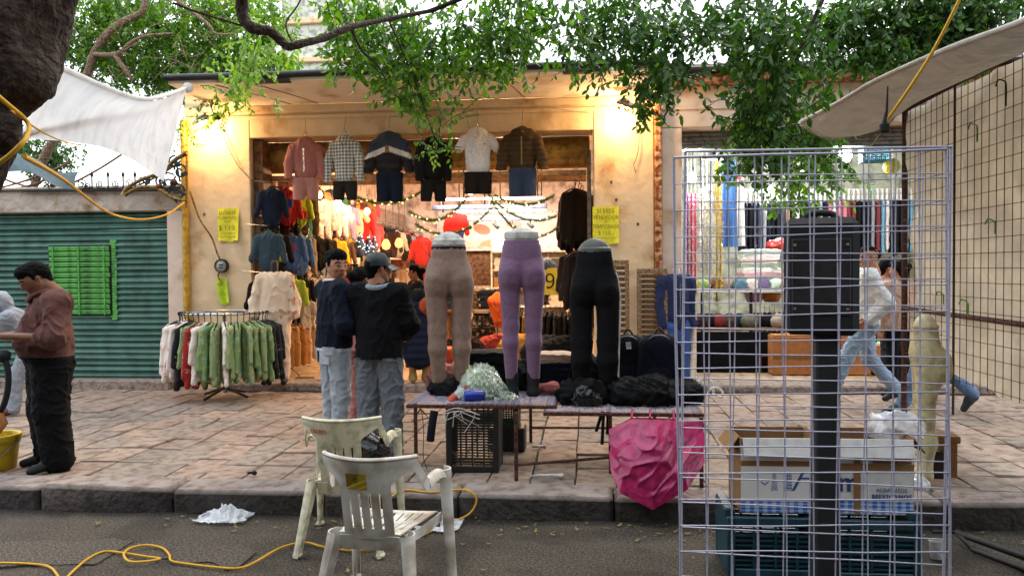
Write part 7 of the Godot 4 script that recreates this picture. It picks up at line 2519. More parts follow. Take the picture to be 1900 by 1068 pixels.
	b = Blob.new(0.011, 85.0)
	b.add(d.hl + Vector3(-0.035, 0.05, 0), d.hr + Vector3(0.035, 0.05, 0), 0.115 + loose * 0.7, 0.115 + loose * 0.7, 0.84)
	for x in ["l", "r"]:
		b.add(d["h" + x] + Vector3(0, 0.0, -0.045), d["h" + x] + Vector3(0, -0.06, -0.03), 0.085 + loose * 0.5, 0.085 + loose * 0.5)
	if W.get("belt_high", false):
		b.add(d.pelvis + Vector3(-0.04, 0.06, 0.03), d.pelvis + Vector3(0.04, 0.06, 0.03), 0.15 + loose, 0.15 + loose, 0.85)
	for x in ["l", "r"]:
		b.add(d["h" + x], d["k" + x], 0.1 + loose, 0.074 + loose)
		b.add(d["k" + x], (d["a" + x] as Vector3) + Vector3(0, 0.01, 0), 0.074 + loose, 0.06 + loose * 1.2)
	b.disp = wrinkle(W.get("leg_folds", 0.011), 9.0, Vector3(1, 0.9, 1), p.z)
	b.top_y = hem + 0.012
	part("trousers", b.mesh(), W.bottom, o)
	for x in ["l", "r"]:
		b = Blob.new(0.009, 80.0)
		var a: Vector3 = d["a" + x]
		var tt: Vector3 = d["t" + x]
		b.add(a + Vector3(0, -0.015, -0.015), a.lerp(tt, 0.4) + Vector3(0, 0.01, 0), 0.045, 0.042)
		b.add(a.lerp(tt, 0.4), tt, 0.042, 0.034)
		part("shoe", b.mesh(), W.get("shoes", M.black), o)
		if W.has("sole"):
			b = Blob.new(0.009, 90.0)
			var dn: Vector3 = W.get("sole_drop", Vector3(0, -0.028, 0))
			b.add(a + Vector3(0, -0.032, -0.02) , tt + dn * 0.4, 0.032, 0.03, 0.6, Vector3.UP)
			part("sole", b.mesh(), W.sole, o)
	return o


func head_xf(o: Node3D, head: Vector3, look: float, nod: float) -> Transform3D:
	return Transform3D(Basis(Vector3.UP, look) * Basis(Vector3.RIGHT, nod), head)


func build_people():
	# heavy man at the west, looking down at his hands
	var o := figure("heavy man in maroon shirt and black trousers looking down at his hands", Vector3(-4.175, 0.150, -5.916), -0.8, 0.93, {
		"pelvis": Vector3(0, 0.96, 0.0), "chest": Vector3(0, 1.28, 0.0), "neck": Vector3(0, 1.46, 0.04), "head": Vector3(0, 1.585, 0.085),
		"sl": Vector3(0.23, 1.4, -0.02), "sr": Vector3(-0.23, 1.4, -0.02), "el": Vector3(0.34, 1.12, 0.02), "er": Vector3(-0.34, 1.12, 0.02), "wl": Vector3(0.1, 1.14, 0.33), "wr": Vector3(-0.1, 1.12, 0.33),
		"al": Vector3(0.13, 0.08, -0.02), "ar": Vector3(-0.13, 0.08, -0.02), "tl": Vector3(0.16, 0.035, 0.16), "tr": Vector3(-0.16, 0.035, 0.16), "kl": Vector3(0.12, 0.5, 0.02), "kr": Vector3(-0.12, 0.5, 0.02)},
		{"skin": M.skin_dark, "top": cloth("5c342c"), "bottom": cloth("0d0d0f"), "bulk": 0.045, "loose": 0.045, "sleeve": 0.62, "nod": 0.55, "wide": 1.2, "top_name": "shirt", "collar": cloth("5c342c"), "collar_r": 0.02, "belt_high": true, "hem": 0.94, "folds": 0.016,
		"extra": [[Vector3(0, 1.06, 0.09), Vector3(0, 1.2, 0.08), 0.165, 0.14, 0.85], [Vector3(-0.05, 1.36, -0.05), Vector3(0.05, 1.36, -0.05), 0.1, 0.1, 0.8]], "palms": [Vector3(-1, -0.3, 0.2), Vector3(1, -0.3, 0.2)], "hand_l": Vector3(-0.6, 0.1, 0.5), "hand_r": Vector3(0.6, 0.15, 0.5), "curl": 0.6})
	o.scale = Vector3(1.04, 0.93, 1.04)
	var mo := thing("mobile_phone", "small dark phone held in the heavy man's hands", "phone", Vector3.ZERO)
	mo.transform = o.transform * Transform3D(Basis(Vector3.RIGHT, -0.7), Vector3(0, 1.16, 0.42))
	part("case", box_mesh(Vector3(0.07, 0.012, 0.13), 0.004), M.black, mo)
	# hooded figure bent behind him
	figure("bent person in pale grey hooded top and light trousers behind the heavy man", Vector3(-6.004, 0.150, -8.144), -1.25, 0.9, {
		"pelvis": Vector3(0, 0.82, -0.1), "chest": Vector3(0, 1.08, 0.12), "neck": Vector3(0, 1.2, 0.22), "head": Vector3(0, 1.31, 0.3),
		"sl": Vector3(0.17, 1.16, 0.14), "sr": Vector3(-0.17, 1.16, 0.14), "el": Vector3(0.2, 0.95, 0.3), "er": Vector3(-0.2, 0.95, 0.3), "wl": Vector3(0.1, 1.0, 0.5), "wr": Vector3(-0.1, 1.0, 0.5), "hl": Vector3(0.09, 0.82, -0.1), "hr": Vector3(-0.09, 0.82, -0.1),
		"kl": Vector3(0.1, 0.45, 0.1), "kr": Vector3(-0.1, 0.45, -0.08), "al": Vector3(0.1, 0.08, 0.12), "ar": Vector3(-0.1, 0.08, -0.2), "tl": Vector3(0.11, 0.03, 0.27), "tr": Vector3(-0.11, 0.03, -0.05)},
		{"top": cloth("8f959e"), "bottom": cloth("9aa0aa"), "shoes": paint("7a3a34"), "sole": M.white, "loose": 0.01, "nod": 0.5, "bulk": 0.02, "hair": "none",
		"extra": [[Vector3(0, 1.31, 0.26), Vector3(0, 1.36, 0.27), 0.125, 0.12, 1.0]], "hem": 0.78})
	# man in navy jacket, turned half away and smiling to the side
	o = figure("smiling man in navy jacket and light jeans turned to the man in the cap", Vector3(-2.117, 0.150, -6.585), 2.25, 0.985, {
		"head": Vector3(0, 1.585, 0.03), "el": Vector3(0.25, 1.1, 0.06), "er": Vector3(-0.25, 1.1, 0.0), "wl": Vector3(0.14, 1.06, 0.3), "wr": Vector3(-0.12, 1.02, 0.28)},
		{"top": cloth("151a2a"), "bottom": cloth("aab2bc"), "bulk": 0.022, "loose": 0.004, "look": -1.4, "nod": 0.05, "wide": 1.14, "collar": M.white, "collar_r": 0.012, "hem": 0.9, "shoes": M.black, "skin": mat(Color("b5795a"), 0.6, "cloth", 2.0), "leg_folds": 0.012, "palms": [Vector3(-1, 0, 0), Vector3(1, 0, 0)]})
	part("jacket_hem", band(0.197, 0.72, 0.885, 0.02), M.white, o)
	for sx in [-1.0, 1.0]:
		part("back_pocket", box_mesh(Vector3(0.12, 0.13, 0.01), 0.003), cloth("b4bcc6"), o, Transform3D(Basis(Vector3.UP, sx * -0.35), Vector3(sx * 0.085, 0.83, -0.118)))
	part("zip", tube_mesh([Vector3(0, 1.4, 0.1), Vector3(0, 1.28, 0.125), Vector3(0, 1.1, 0.13)], 0.007, 5), M.chrome, o)
	# woman in pink behind
	figure("woman in pink tracksuit half hidden between the two talking men", Vector3(-2.126, 0.150, -7.432), 2.6, 0.9, {},
		{"top": cloth("b5706c"), "bottom": cloth("b87a74"), "hair": "bun", "bulk": 0.02, "sleeve": 1.0})
	# man in black top and backward looking cap
	o = figure("man in black sweatshirt, dark cap and grey jogging bottoms seen from behind", Vector3(-1.686, 0.150, -6.417), 3.02, 0.965, {
		"head": Vector3(0, 1.585, 0.02), "el": Vector3(0.27, 1.12, 0.03), "er": Vector3(-0.27, 1.12, 0.03), "wl": Vector3(0.18, 1.02, 0.25), "wr": Vector3(-0.16, 1.02, 0.25), "kl": Vector3(0.105, 0.48, 0.02), "kr": Vector3(-0.105, 0.48, 0.02), "al": Vector3(0.11, 0.08, -0.02), "ar": Vector3(-0.11, 0.08, -0.02)},
		{"top": cloth("0d0d10"), "bottom": cloth("6f757c"), "bulk": 0.03, "loose": 0.02, "look": -0.75, "hair": "short", "hem": 0.84, "leg_folds": 0.016, "folds": 0.012, "shoes": M.black, "wide": 1.08, "top_name": "sweatshirt"})
	part("collar", tube_mesh(arc_points([Vector3(0.085, 1.45, 0.03), Vector3(0.07, 1.44, -0.06), Vector3(0, 1.43, -0.095), Vector3(-0.07, 1.44, -0.06), Vector3(-0.085, 1.45, 0.03), Vector3(0, 1.42, 0.09), Vector3(0.085, 1.45, 0.03)], 4), 0.024, 8), cloth("8a959c"), o)
	var cap := Geo.new()
	cap.lathe([Vector2(0.1, 0.0), Vector2(0.101, 0.035), Vector2(0.094, 0.07), Vector2(0.07, 0.1), Vector2(0.035, 0.114), Vector2(0.006, 0.117), Vector2(0, 0.117)], 26, Vector3(0, 0.03, -0.015), Basis(), 1.08)
	var hx := head_xf(o, Vector3(0, 1.585, 0.02), -0.75, 0.0)
	part("cap", cap.mesh(), mat(Color("1c262a"), 0.45, "cloth", 3.0), o, hx)
	var brim := Geo.new()
	brim.sheet(14, 6, func(u: float, v: float):
		var an := lerpf(0.35, PI - 0.35, u)
		var r := lerpf(0.095, 0.175, v * (0.55 + 0.45 * sin(an)))
		return Vector3(cos(an) * r * 0.95, 0.045 - 0.035 * v - 0.03 * pow(cos(an), 2.0), sin(an) * r), 0.006)
	part("cap_brim", brim.mesh(), mat(Color("27343a"), 0.4, "cloth", 3.0), o, hx)
	part("sleeve_logo", box_mesh(Vector3(0.012, 0.03, 0.004), 0.001), M.white, o, Transform3D(Basis(Vector3.UP, PI * 0.9), Vector3(0.285, 1.2, -0.07)))
	# woman inside the shop, in profile
	figure("dark haired woman in dark coat standing inside the shop", Vector3(-2.446, 0.25, -11.4), -1.1, 0.86, {},
		{"top": cloth("1c1a22"), "bottom": cloth("17161b"), "hair": "bun", "bulk": 0.015, "collar": cloth("d8d0c8"), "look": -0.3})
	# walking man in white hoodie
	o = figure("man in white hoodie and ripped pale jeans striding past behind the black post", Vector3(3.067, 0.150, -9.297), -1.6, 1.01, {
		"head": Vector3(0, 1.585, -0.05), "neck": Vector3(0, 1.43, -0.05), "hl": Vector3(0.09, 0.89, 0), "hr": Vector3(-0.09, 0.89, 0), "kl": Vector3(0.09, 0.5, 0.22), "kr": Vector3(-0.09, 0.48, -0.08), "al": Vector3(0.08, 0.1, 0.36), "ar": Vector3(-0.08, 0.11, -0.38), "tl": Vector3(0.09, 0.06, 0.52), "tr": Vector3(-0.09, 0.03, -0.25),
		"el": Vector3(0.25, 1.1, -0.16), "er": Vector3(-0.25, 1.1, -0.1), "wl": Vector3(0.24, 0.93, 0.02), "wr": Vector3(-0.24, 0.92, 0.08)},
		{"top": cloth("d9d8d4"), "bottom": cloth("8fa3b8"), "bulk": 0.028, "hair": "fade", "shoes": paint("24252a"), "sole": M.white, "look": 0.1, "nod": 0.1, "top_name": "hoodie", "loose": 0.004, "leg_folds": 0.013, "extra": [[Vector3(-0.06, 1.43, -0.07), Vector3(0.06, 1.43, -0.07), 0.055, 0.055, 1.0]]})
	# two women beyond him
	figure("dark haired woman in mauve top and face mask beyond the walking man", Vector3(3.476, 0.150, -10.009) + Vector3(0.15, 0, -0.2), 1.3, 0.93, {},
		{"top": cloth("a5727a"), "bottom": cloth("2a2c34"), "hair": "short", "look": 0.2})
	o = figure("woman in tan sweater and black trousers behind the rusty pole", Vector3(3.548, 0.150, -9.730) + Vector3(0.05, 0, 0.0), -2.6, 0.92, {},
		{"top": cloth("b5927c"), "bottom": cloth("131316"), "hair": "bun", "bulk": 0.02, "hem": 0.84})
	# someone striding behind the canvas wall, only the legs show below it
	o = figure("person in blue jeans and dark ankle boots striding behind the canvas wall", Vector3(3.373, 0.150, -7.968) + Vector3(0.15, 0, -0.55), -1.65, 1.0, {
		"kl": Vector3(0.09, 0.48, 0.2), "kr": Vector3(-0.09, 0.5, -0.06), "al": Vector3(0.08, 0.09, 0.36), "ar": Vector3(-0.08, 0.2, -0.36), "tl": Vector3(0.09, 0.035, 0.52), "tr": Vector3(-0.08, 0.06, -0.28)},
		{"top": cloth("3a3438"), "bottom": cloth("5f7a9c"), "shoes": paint("26282c"), "hair": "short", "loose": 0.0})

# ---------------------------------------------------------------- plastic chairs
func plastic_chair(label: String, p: Vector3, turn: float, m: Material) -> Node3D:
	var o := thing("plastic_armchair", label, "chair", p, turn)
	# faces +z; back at -z. back panel: fan shaped, narrower below, with slots
	var back := func(u: float, v: float):
		# v 0 top .. 1 bottom
		var w := lerpf(0.235, 0.125, smoothstep(0.07, 0.33, v))
		var x := (u - 0.5) * 2.0 * w
		var crown := 0.035 * (1.0 - pow(absf(u - 0.5) * 2.0, 2.0))
		var y := lerpf(0.8 - 0.0 * crown, 0.4, v)
		var z := lerpf(-0.31, -0.2, v) + 0.14 * pow(x / 0.25, 2.0) * lerpf(1.0, 0.3, v)
		return Vector3(x, y, z)
	var g := Geo.new()
	g.sheet(45, 44, back, 0.007, func(u: float, v: float):
		if v > 0.42 and v < 0.86:
			for c in [0.2, 0.4, 0.6, 0.8]:
				if absf(u - c) < 0.026:
					return false
		return true)
	part("backrest", g.mesh(), m, o)
	# rolled top edge
	var rim := []
	for k in 21:
		rim.append(back.call(k / 20.0, 0.0))
	part("top_rim", tube_mesh(rim, 0.011, 7), m, o)
	# wings sweep from the upper corners forward and down into the arms
	for s in [-1.0, 1.0]:
		g = Geo.new()
		g.sheet(18, 8, func(u: float, v: float):
			var f := smoothstep(0.0, 1.0, u)
			var a: Vector3 = Vector3(s * 0.2, 0.803, -0.213).lerp(Vector3(s * 0.25, 0.658, -0.03), u)
			a.y = lerpf(0.803, 0.658, f)
			var h := lerpf(0.05, 0.06, u) + 0.03 * sin(PI * u)
			return a + Vector3(s * 0.014 * sin(PI * u), -h * v, 0.02 * v * (1.0 - u)), 0.007)
		part("wing", g.mesh(), m, o)
		# arm: flat top with turned down outer lip
		g = Geo.new()
		g.sheet(16, 6, func(u: float, v: float):
			var z := lerpf(-0.03, 0.24, u)
			var y := 0.655 + 0.012 * sin(PI * u) - 0.03 * pow(u, 4.0)
			var w := lerpf(0.045, 0.06, u)
			var drop: float = 0.045 * pow(v, 5.0) + 0.02 * pow(1.0 - v, 5.0)
			return Vector3(s * (0.213 + w * v), y - drop, z), 0.007)
		part("armrest", g.mesh(), m, o)
		# front leg rises into the arm, rear leg below the seat; angle section
		for q in [[Vector3(s * 0.235, 0.64, 0.235), Vector3(s * 0.262, 0.0, 0.29), 0.075, 0.05], [Vector3(s * 0.165, 0.42, -0.17), Vector3(s * 0.235, 0.0, -0.3), 0.09, 0.055]]:
			g = Geo.new()
			var a: Vector3 = q[0]
			var b: Vector3 = q[1]
			var w0: float = q[2]
			var w1: float = q[3]
			g.sheet(12, 14, func(u: float, v: float):
				var c := a.lerp(b, v)
				var w := lerpf(w0, w1, v)
				var an := (u - 0.5) * PI * 1.05
				var side := Vector3(cos(an) * 0.55 * s, 0, sin(an) * (1.0 if a.z > 0 else -1.0) * -1.0)
				return c + Vector3(side.x * w, 0, side.z * w * 0.62), 0.007)
			part("leg", g.mesh(), m, o)
			g = Geo.new()
			g.box(b + Vector3(s * 0.01, 0.012, 0), Vector3(0.05, 0.024, 0.055), Basis(), 0.008)
			part("foot", g.mesh(), m, o)
		# side rail from seat to arm leg
		g = Geo.new()
		g.sheet(10, 5, func(u: float, v: float):
			return Vector3(s * lerpf(0.165, 0.24, u * 0.9), 0.41 - 0.05 * v - 0.01 * sin(u * PI), lerpf(-0.16, 0.23, u)), 0.007)
		part("side_apron", g.mesh(), m, o)
	# seat with slanted slots, rounded front, aprons
	g = Geo.new()
	g.sheet(48, 40, func(u: float, v: float):
		var w := lerpf(0.15, 0.225, v)
		var x := (u - 0.5) * 2.0 * w
		var y := 0.425 - 0.02 * sin(PI * v) * sin(PI * u) - 0.05 * pow(maxf(0.0, v - 0.86) / 0.14, 2.0)
		return Vector3(x, y, lerpf(-0.2, 0.25, v)), 0.007, func(u: float, v: float):
		for c in 7:
			var uu := 0.14 + c * 0.12
			if absf(u - uu) < 0.013 and (v > 0.2 and v < 0.48 or v > 0.55 and v < 0.8):
				return false
		return true)
	part("seat", g.mesh(), m, o)
	g = Geo.new()
	g.sheet(16, 5, func(u: float, v: float): return Vector3((u - 0.5) * 0.3, 0.415 - 0.075 * v, -0.2 + 0.02 * v), 0.007)
	part("rear_apron", g.mesh(), m, o)
	g = Geo.new()
	g.sheet(16, 4, func(u: float, v: float): return Vector3((u - 0.5) * 0.44, 0.375 - 0.05 * v, 0.25), 0.007)
	part("front_apron", g.mesh(), m, o)
	return o


func build_chairs():
	# near chair, its back to the viewer
	var a := plastic_chair("grimy white plastic armchair with yellow sticker, nearest to the road", Vector3(-1.043 + 0.02, 0.0, -3.95), PI - 0.1, M.chair)
	var st := print_tex(96, 72, func(u: float, v: float):
		var c := Color("a88a12")
		if u + v * 0.7 < 0.75:
			c = Color("6f5c14")
		if absf(u * 0.6 + v - 0.95) < 0.05 or absf(u * 0.5 + v - 1.25) < 0.04:
			c = Color("c9b84a")
		if Vector2((u - 0.48) * 1.3, v - 0.38).length() < 0.2 and wr.get_noise_2d(u * 14.0, v * 12.0) > -0.1:
			c = Color("3a2412")
		return c)
	var sm := StandardMaterial3D.new()
	sm.albedo_texture = st
	sm.roughness = 0.4
	var g := Geo.new()
	g.sheet(8, 4, func(u: float, v: float):
		var x := lerpf(0.085, -0.02, u)
		var vv := lerpf(0.17, 0.365, v)
		return Vector3(x, lerpf(0.8, 0.4, vv), lerpf(-0.31, -0.2, vv) + 0.14 * pow(x / 0.25, 2.0) * lerpf(1.0, 0.3, vv) - 0.0095))
	part("sticker", g.mesh(), sm, a.get_node("backrest"))
	# farther chair at the kerb
	var b := plastic_chair("cream plastic armchair with red lettering beside the kerb", Vector3(-1.458 - 0.02, 0.0, -4.88), PI + 0.06, M.chair_cream)
	part("lettering", text_mesh("TECATE", 0.034, 0.001, true), mat(Color("b8431f"), 0.6), b.get_node("backrest"), Transform3D(Basis(Vector3.UP, PI - 0.45) * Basis(Vector3.RIGHT, 0.27), Vector3(0.118, 0.733, -0.2765)))
	# shiny bag on the far chair
	var bb := Blob.new(0.012, 38.0)
	bb.add(Vector3(-0.06, 0.1, 0), Vector3(0.08, 0.1, 0), 0.12, 0.11, 1.0)
	bb.ball(Vector3(-0.02, 0.2, 0), 0.08)
	bb.disp = wrinkle(0.018, 9.0, Vector3.ONE)
	solo("black_bag", bb.mesh(), M.black_gloss, "shiny black plastic bag sitting on the cream chair", "bag", b.position + Vector3(0.04, 0.43, -0.08))


# ---------------------------------------------------------------- right of the picture: grids, post, cartons, crates
func wire_panel(label: String, p: Vector3, turn: float, lean: float, w: float, h: float, nu: int, nv: int) -> Node3D:
	var o := thing("wire_grid", label, "wire panel", p)
	o.transform = Transform3D(Basis(Vector3.UP, turn) * Basis(Vector3.BACK, lean), p)
	for k in nu + 1:
		var x := w * (float(k) / nu - 0.5)
		var edge := k == 0 or k == nu
		part("frame_rod" if edge else "wire", tube_mesh([Vector3(x, 0, 0), Vector3(x + rnd(-0.004, 0.004), h * 0.35, rnd(-0.004, 0.004)), Vector3(x + rnd(-0.004, 0.004), h * 0.7, rnd(-0.004, 0.004)), Vector3(x, h, 0)], 0.0055 if edge else 0.0027, 6), M.wire, o)
	for k in nv + 1:
		var y := h * k / nv
		var edge := k == 0 or k == nv
		part("frame_rod" if edge else "wire", tube_mesh([Vector3(-w / 2, y, 0.005), Vector3(-w * 0.15, y + rnd(-0.004, 0.004), 0.005), Vector3(w * 0.2, y + rnd(-0.004, 0.004), 0.005), Vector3(w / 2, y + rnd(-0.003, 0.003), 0.005)], 0.005 if edge else 0.0027, 6), M.wire, o)
	return o


func build_right_front():
	wire_panel("white wire grid panel standing in front of the black post", Vector3(0.846, 0.02, -3.1), 0.03, 0.012, 0.99, 2.08, 10, 21)
	wire_panel("second white wire grid panel leaning just behind the front one", Vector3(0.889 - 0.02, 0.02, -3.28), -0.05, -0.012, 1.0, 2.12, 10, 21)
	# black post with speaker box
	var o := thing("black_post", "thick black square post standing on the road behind the wire panels", "post", Vector3(1.140, 0, -4.0))
	part("post", box_mesh(Vector3(0.115, 1.36, 0.1), 0.01, Vector3(0, 0.68, 0)), M.black, o)
	part("base", box_mesh(Vector3(0.36, 0.03, 0.36), 0.006, Vector3(0, 0.015, 0)), M.black, o)
	var s := thing("speaker_box", "black loudspeaker box with moulded handle on the square post", "loudspeaker", Vector3(1.118, 1.36, -4.0), -0.27)
	part("cabinet", box_mesh(Vector3(0.335, 0.555, 0.2), 0.03, Vector3(0, 0.2725, 0)), mat(Color("08080a"), 0.8, "dirt", 1.0), s)
	part("handle", tube_mesh(arc_points([Vector3(-0.075, 0.54, 0), Vector3(-0.05, 0.572, 0), Vector3(0.04, 0.572, 0), Vector3(0.075, 0.54, 0)], 4), 0.016, 7), M.black, s)
	part("rear_panel", box_mesh(Vector3(0.26, 0.36, 0.012), 0.004, Vector3(0, 0.27, 0.101)), M.dark_metal, s)
	for k in 4:
		part("screw", box_mesh(Vector3(0.012, 0.012, 0.006), 0.002, Vector3([-0.115, 0.115][k % 2], [0.12, 0.42][k / 2], 0.109)), M.steel, s)
	# teal crates with cartons on top
	for k in 2:
		var p: Vector3 = [Vector3(1.002, 0, -4.62), Vector3(1.496, 0, -4.6)][k]
		var c := thing("teal_crate", ["teal plastic crate with open lattice end under the printed carton", "dark teal plastic crate beside the cream leg mannequin"][k], "crate", p)
		crate_parts(c, 0.515, 0.33, 0.4, M.teal, 8)
		part("floor", box_mesh(Vector3(0.5, 0.012, 0.34), 0.0, Vector3(0, 0.02, 0)), M.teal, c)
		part("inner_panel", box_mesh(Vector3(0.47, 0.2, 0.008), 0.0, Vector3(0, 0.13, 0.165)), M.teal, c)
		part("grip", box_mesh(Vector3(0.06, 0.05, 0.3), 0.008, Vector3(-0.235 if k == 0 else 0.235, 0.34, 0)), M.teal, c)
	var front := print_tex(256, 192, func(u: float, v: float):
		var paper := Color("d2ccc6")
		if v < 0.09:
			return Color("8a5a34")
		if v > 0.3 and v < 0.37:
			return Color("8a5a34")
		if v > 0.84:
			var a := fmod(u * 9.0, 1.0) < 0.5
			var b := fmod((v - 0.84) * 22.0, 1.0) < 0.5
			return Color("274f9c") if a and b else (Color("6f8cc0") if a or b else Color("b5b9c4"))
		var ink := Color("2f4a7c")
		if v > 0.45 and v < 0.7:
			var y := v - 0.45
			# a line drawing of roofs and towers
			if absf(u - 0.42) < 0.02 + 0.1 * y and fmod(y * 30.0 + u * 20.0, 1.0) < 0.5:
				return ink
			if absf(u - 0.6) < 0.03 + 0.08 * y and (fmod(u * 40.0, 1.0) < 0.45 or fmod(y * 24.0, 1.0) < 0.2):
				return ink
			if absf(u - 0.78 + y * 0.5) < 0.02 or absf(v - 0.53) < 0.012 and u > 0.74 and u < 0.9 or u > 0.86 and u < 0.9 and v > 0.55:
				return ink
			if u > 0.25 and u < 0.35 and absf(v - 0.62 + absf(u - 0.3) * 0.8) < 0.01:
				return ink
		return paper)
	var fm := StandardMaterial3D.new()
	fm.albedo_texture = front
	fm.roughness = 0.85
	var white_card := mat(Color("d2ccc6"), 0.85, "cloth", 1.2)
	for k in 2:
		var w: float = 0.425
		var p: Vector3 = [Vector3(1.040, 0.335, -4.66), Vector3(1.531, 0.335, -4.66)][k]
		var c := thing("printed_carton", ["open white carton printed with blue rooftops and gingham band", "open white carton with blue letters and torn brown patch"][k], "box", p, [0.02, -0.02][k])
		var h := 0.41
		for sgn in [-1.0, 1.0]:
			part("side_panel", box_mesh(Vector3(0.008, h, 0.32), 0.001, Vector3(sgn * w / 2, h / 2, 0)), M.card, c)
		part("rear_panel", box_mesh(Vector3(w, h, 0.008), 0.001, Vector3(0, h / 2, -0.16)), M.card, c)
		part("front_panel", box_mesh(Vector3(w, h, 0.008), 0.001, Vector3(0, h / 2, 0.16)), white_card, c)
		part("bottom_panel", box_mesh(Vector3(w, 0.008, 0.3), 0.0, Vector3(0, 0.006, 0)), M.card, c)
		if k == 0:
			var g := Geo.new()
			g.quad(Vector3(-w / 2, 0.002, 0.1665), Vector3(w / 2, 0.002, 0.1665), Vector3(w / 2, h, 0.1665), Vector3(-w / 2, h, 0.1665))
			part("print", g.mesh(false), fm, c)
		else:
			var gz := print_tex(128, 32, func(u: float, v: float):
				var a := fmod(u * 10.0, 1.0) < 0.5
				var b := fmod(v * 3.0, 1.0) < 0.5
				return Color("274f9c") if a and b else (Color("6f8cc0") if a or b else Color("b5b9c4")))
			var gm := StandardMaterial3D.new()
			gm.albedo_texture = gz
			gm.roughness = 0.85
			var g := Geo.new()
			g.quad(Vector3(-w / 2, 0.004, 0.1665), Vector3(w / 2, 0.004, 0.1665), Vector3(w / 2, 0.075, 0.1665), Vector3(-w / 2, 0.075, 0.1665))
			part("gingham_band", g.mesh(false), gm, c)
			part("lettering", text_mesh("m", 0.13, 0.002, true), paint("2a3f70"), c, at(Vector3(-0.125, 0.17, 0.1675)))
			part("lettering", text_mesh("ALIMENTOS", 0.03, 0.001), paint("3f5f9c"), c, at(Vector3(0.1, 0.135, 0.167)))
			part("lettering", text_mesh("MEXICANOS", 0.036, 0.001, true), paint("3f5f9c"), c, at(Vector3(0.1, 0.1, 0.167)))
			part("torn_patch", box_mesh(Vector3(0.2, 0.06, 0.003), 0.001), M.card, c, at(Vector3(0.1, 0.31, 0.168)))
			part("tape", box_mesh(Vector3(0.035, h - 0.02, 0.003), 0.0, Vector3(-0.08, h / 2, 0.1675)), M.card, c)
			part("tape", box_mesh(Vector3(w, 0.035, 0.003), 0.0, Vector3(0, 0.26, 0.1695)), M.card, c)
		# flaps standing up and out
		part("flap", box_mesh(Vector3(0.006, 0.1, 0.3), 0.001), M.card, c, Transform3D(Basis(Vector3.BACK, 2.5), Vector3(-w / 2 - 0.035, h - 0.035, 0)))
		part("flap", box_mesh(Vector3(0.006, 0.1, 0.3), 0.001), M.card, c, Transform3D(Basis(Vector3.BACK, -2.5), Vector3(w / 2 + 0.035, h - 0.035, 0)))
		part("flap", box_mesh(Vector3(w * 0.96, 0.1, 0.006), 0.001), white_card, c, Transform3D(Basis(Vector3.RIGHT, 2.75), Vector3(0, h - 0.045, 0.19)))
	solo("carton_wrap", heap(0.3, 0.14, 0.2, 6.0, 0.03), M.clear_plastic, "crumpled clear wrap lying over the edge of the lettered carton", "plastic wrap", Vector3(1.729, 0.72, -4.72))
	# brown carton and bundle behind the cream legs
	var bc := thing("brown_carton", "narrow brown carton with black print behind the cream leg mannequin", "box", Vector3(2.584, 0.150, -6.128), -0.15)
	part("body", box_mesh(Vector3(0.13, 0.26, 0.2), 0.004, Vector3(0, 0.13, 0)), M.card, bc)
	part("top_flap", box_mesh(Vector3(0.15, 0.05, 0.21), 0.006, Vector3(0.01, 0.275, 0)), M.card, bc)
	part("rear_box", box_mesh(Vector3(0.12, 0.2, 0.16), 0.004, Vector3(-0.1, 0.1, 0.08)), M.dark_metal, bc)
	solo("plastic_scrap", heap(0.16, 0.07, 0.12, 8.0, 0.02), M.clear_plastic, "white plastic scrap at the foot of the cream leg mannequin", "litter", Vector3(2.240, 0.150, -5.746))
	# iron frame lying at the corner and a cup
	var f := thing("angle_iron", "black iron frame lying on the road beyond the wire panels", "frame")
	var a: Vector3 = Vector3(2.222, 0.000, -5.092) + Vector3(0, 0.06, 0)
	var e: Vector3 = Vector3(2.480, 0.000, -4.517) + Vector3(0, 0.06, 0)
	part("bar", tube_mesh([a, e], 0.022, 4), M.dark_metal, f)
	part("bar", tube_mesh([a + Vector3(0.02, -0.045, 0.16), e + Vector3(0.0, -0.045, 0.16)], 0.02, 4), M.dark_metal, f)
	part("bar", tube_mesh([a, a + Vector3(0.02, -0.045, 0.16)], 0.02, 4), M.dark_metal, f)
	part("bar", tube_mesh([a + Vector3(-0.14, 0.0, 0.0), a], 0.012, 4), M.dark_metal, f)
	var cup := Geo.new()
	cup.lathe([Vector2(0, 0), Vector2(0.03, 0), Vector2(0.04, 0.1), Vector2(0.042, 0.102), Vector2(0.037, 0.1), Vector2(0.028, 0.005), Vector2(0, 0.005)], 18)
	solo("plastic_cup", cup.mesh(), paint("d8d6d2", 0.5), "white plastic cup standing on the road by the wire panel foot", "cup", Vector3(1.987, -0.000, -4.802))


# ---------------------------------------------------------------- small things
func paper_sign(label: String, p: Vector3, w: float, h: float, roll: float, m: Material, lines: Array) -> Node3D:
	var o := thing("paper_sign", label, "sign", p)
	o.transform = Transform3D(Basis(Vector3.BACK, roll), p)
	var g := Geo.new()
	g.sheet(12, 14, func(u: float, v: float):
		var c := 0.012 * sin(u * 5.0 + v * 3.0) + 0.02 * pow(v, 6.0) * sin(u * 8.0)
		return Vector3((u - 0.5) * w, (0.5 - v) * h + 0.012 * pow(v, 8.0) * sin(u * 9.0), 0.015 + c), 0.0015)
	part("paper", g.mesh(), m, o)
	var y := 0.5
	for l in lines:
		var tm := text_mesh(l[0], l[1], 0.0008)
		y -= l[2]
		part("lettering", tm, M.ink, o, at(Vector3(0, y * h, 0.036)))
	return o


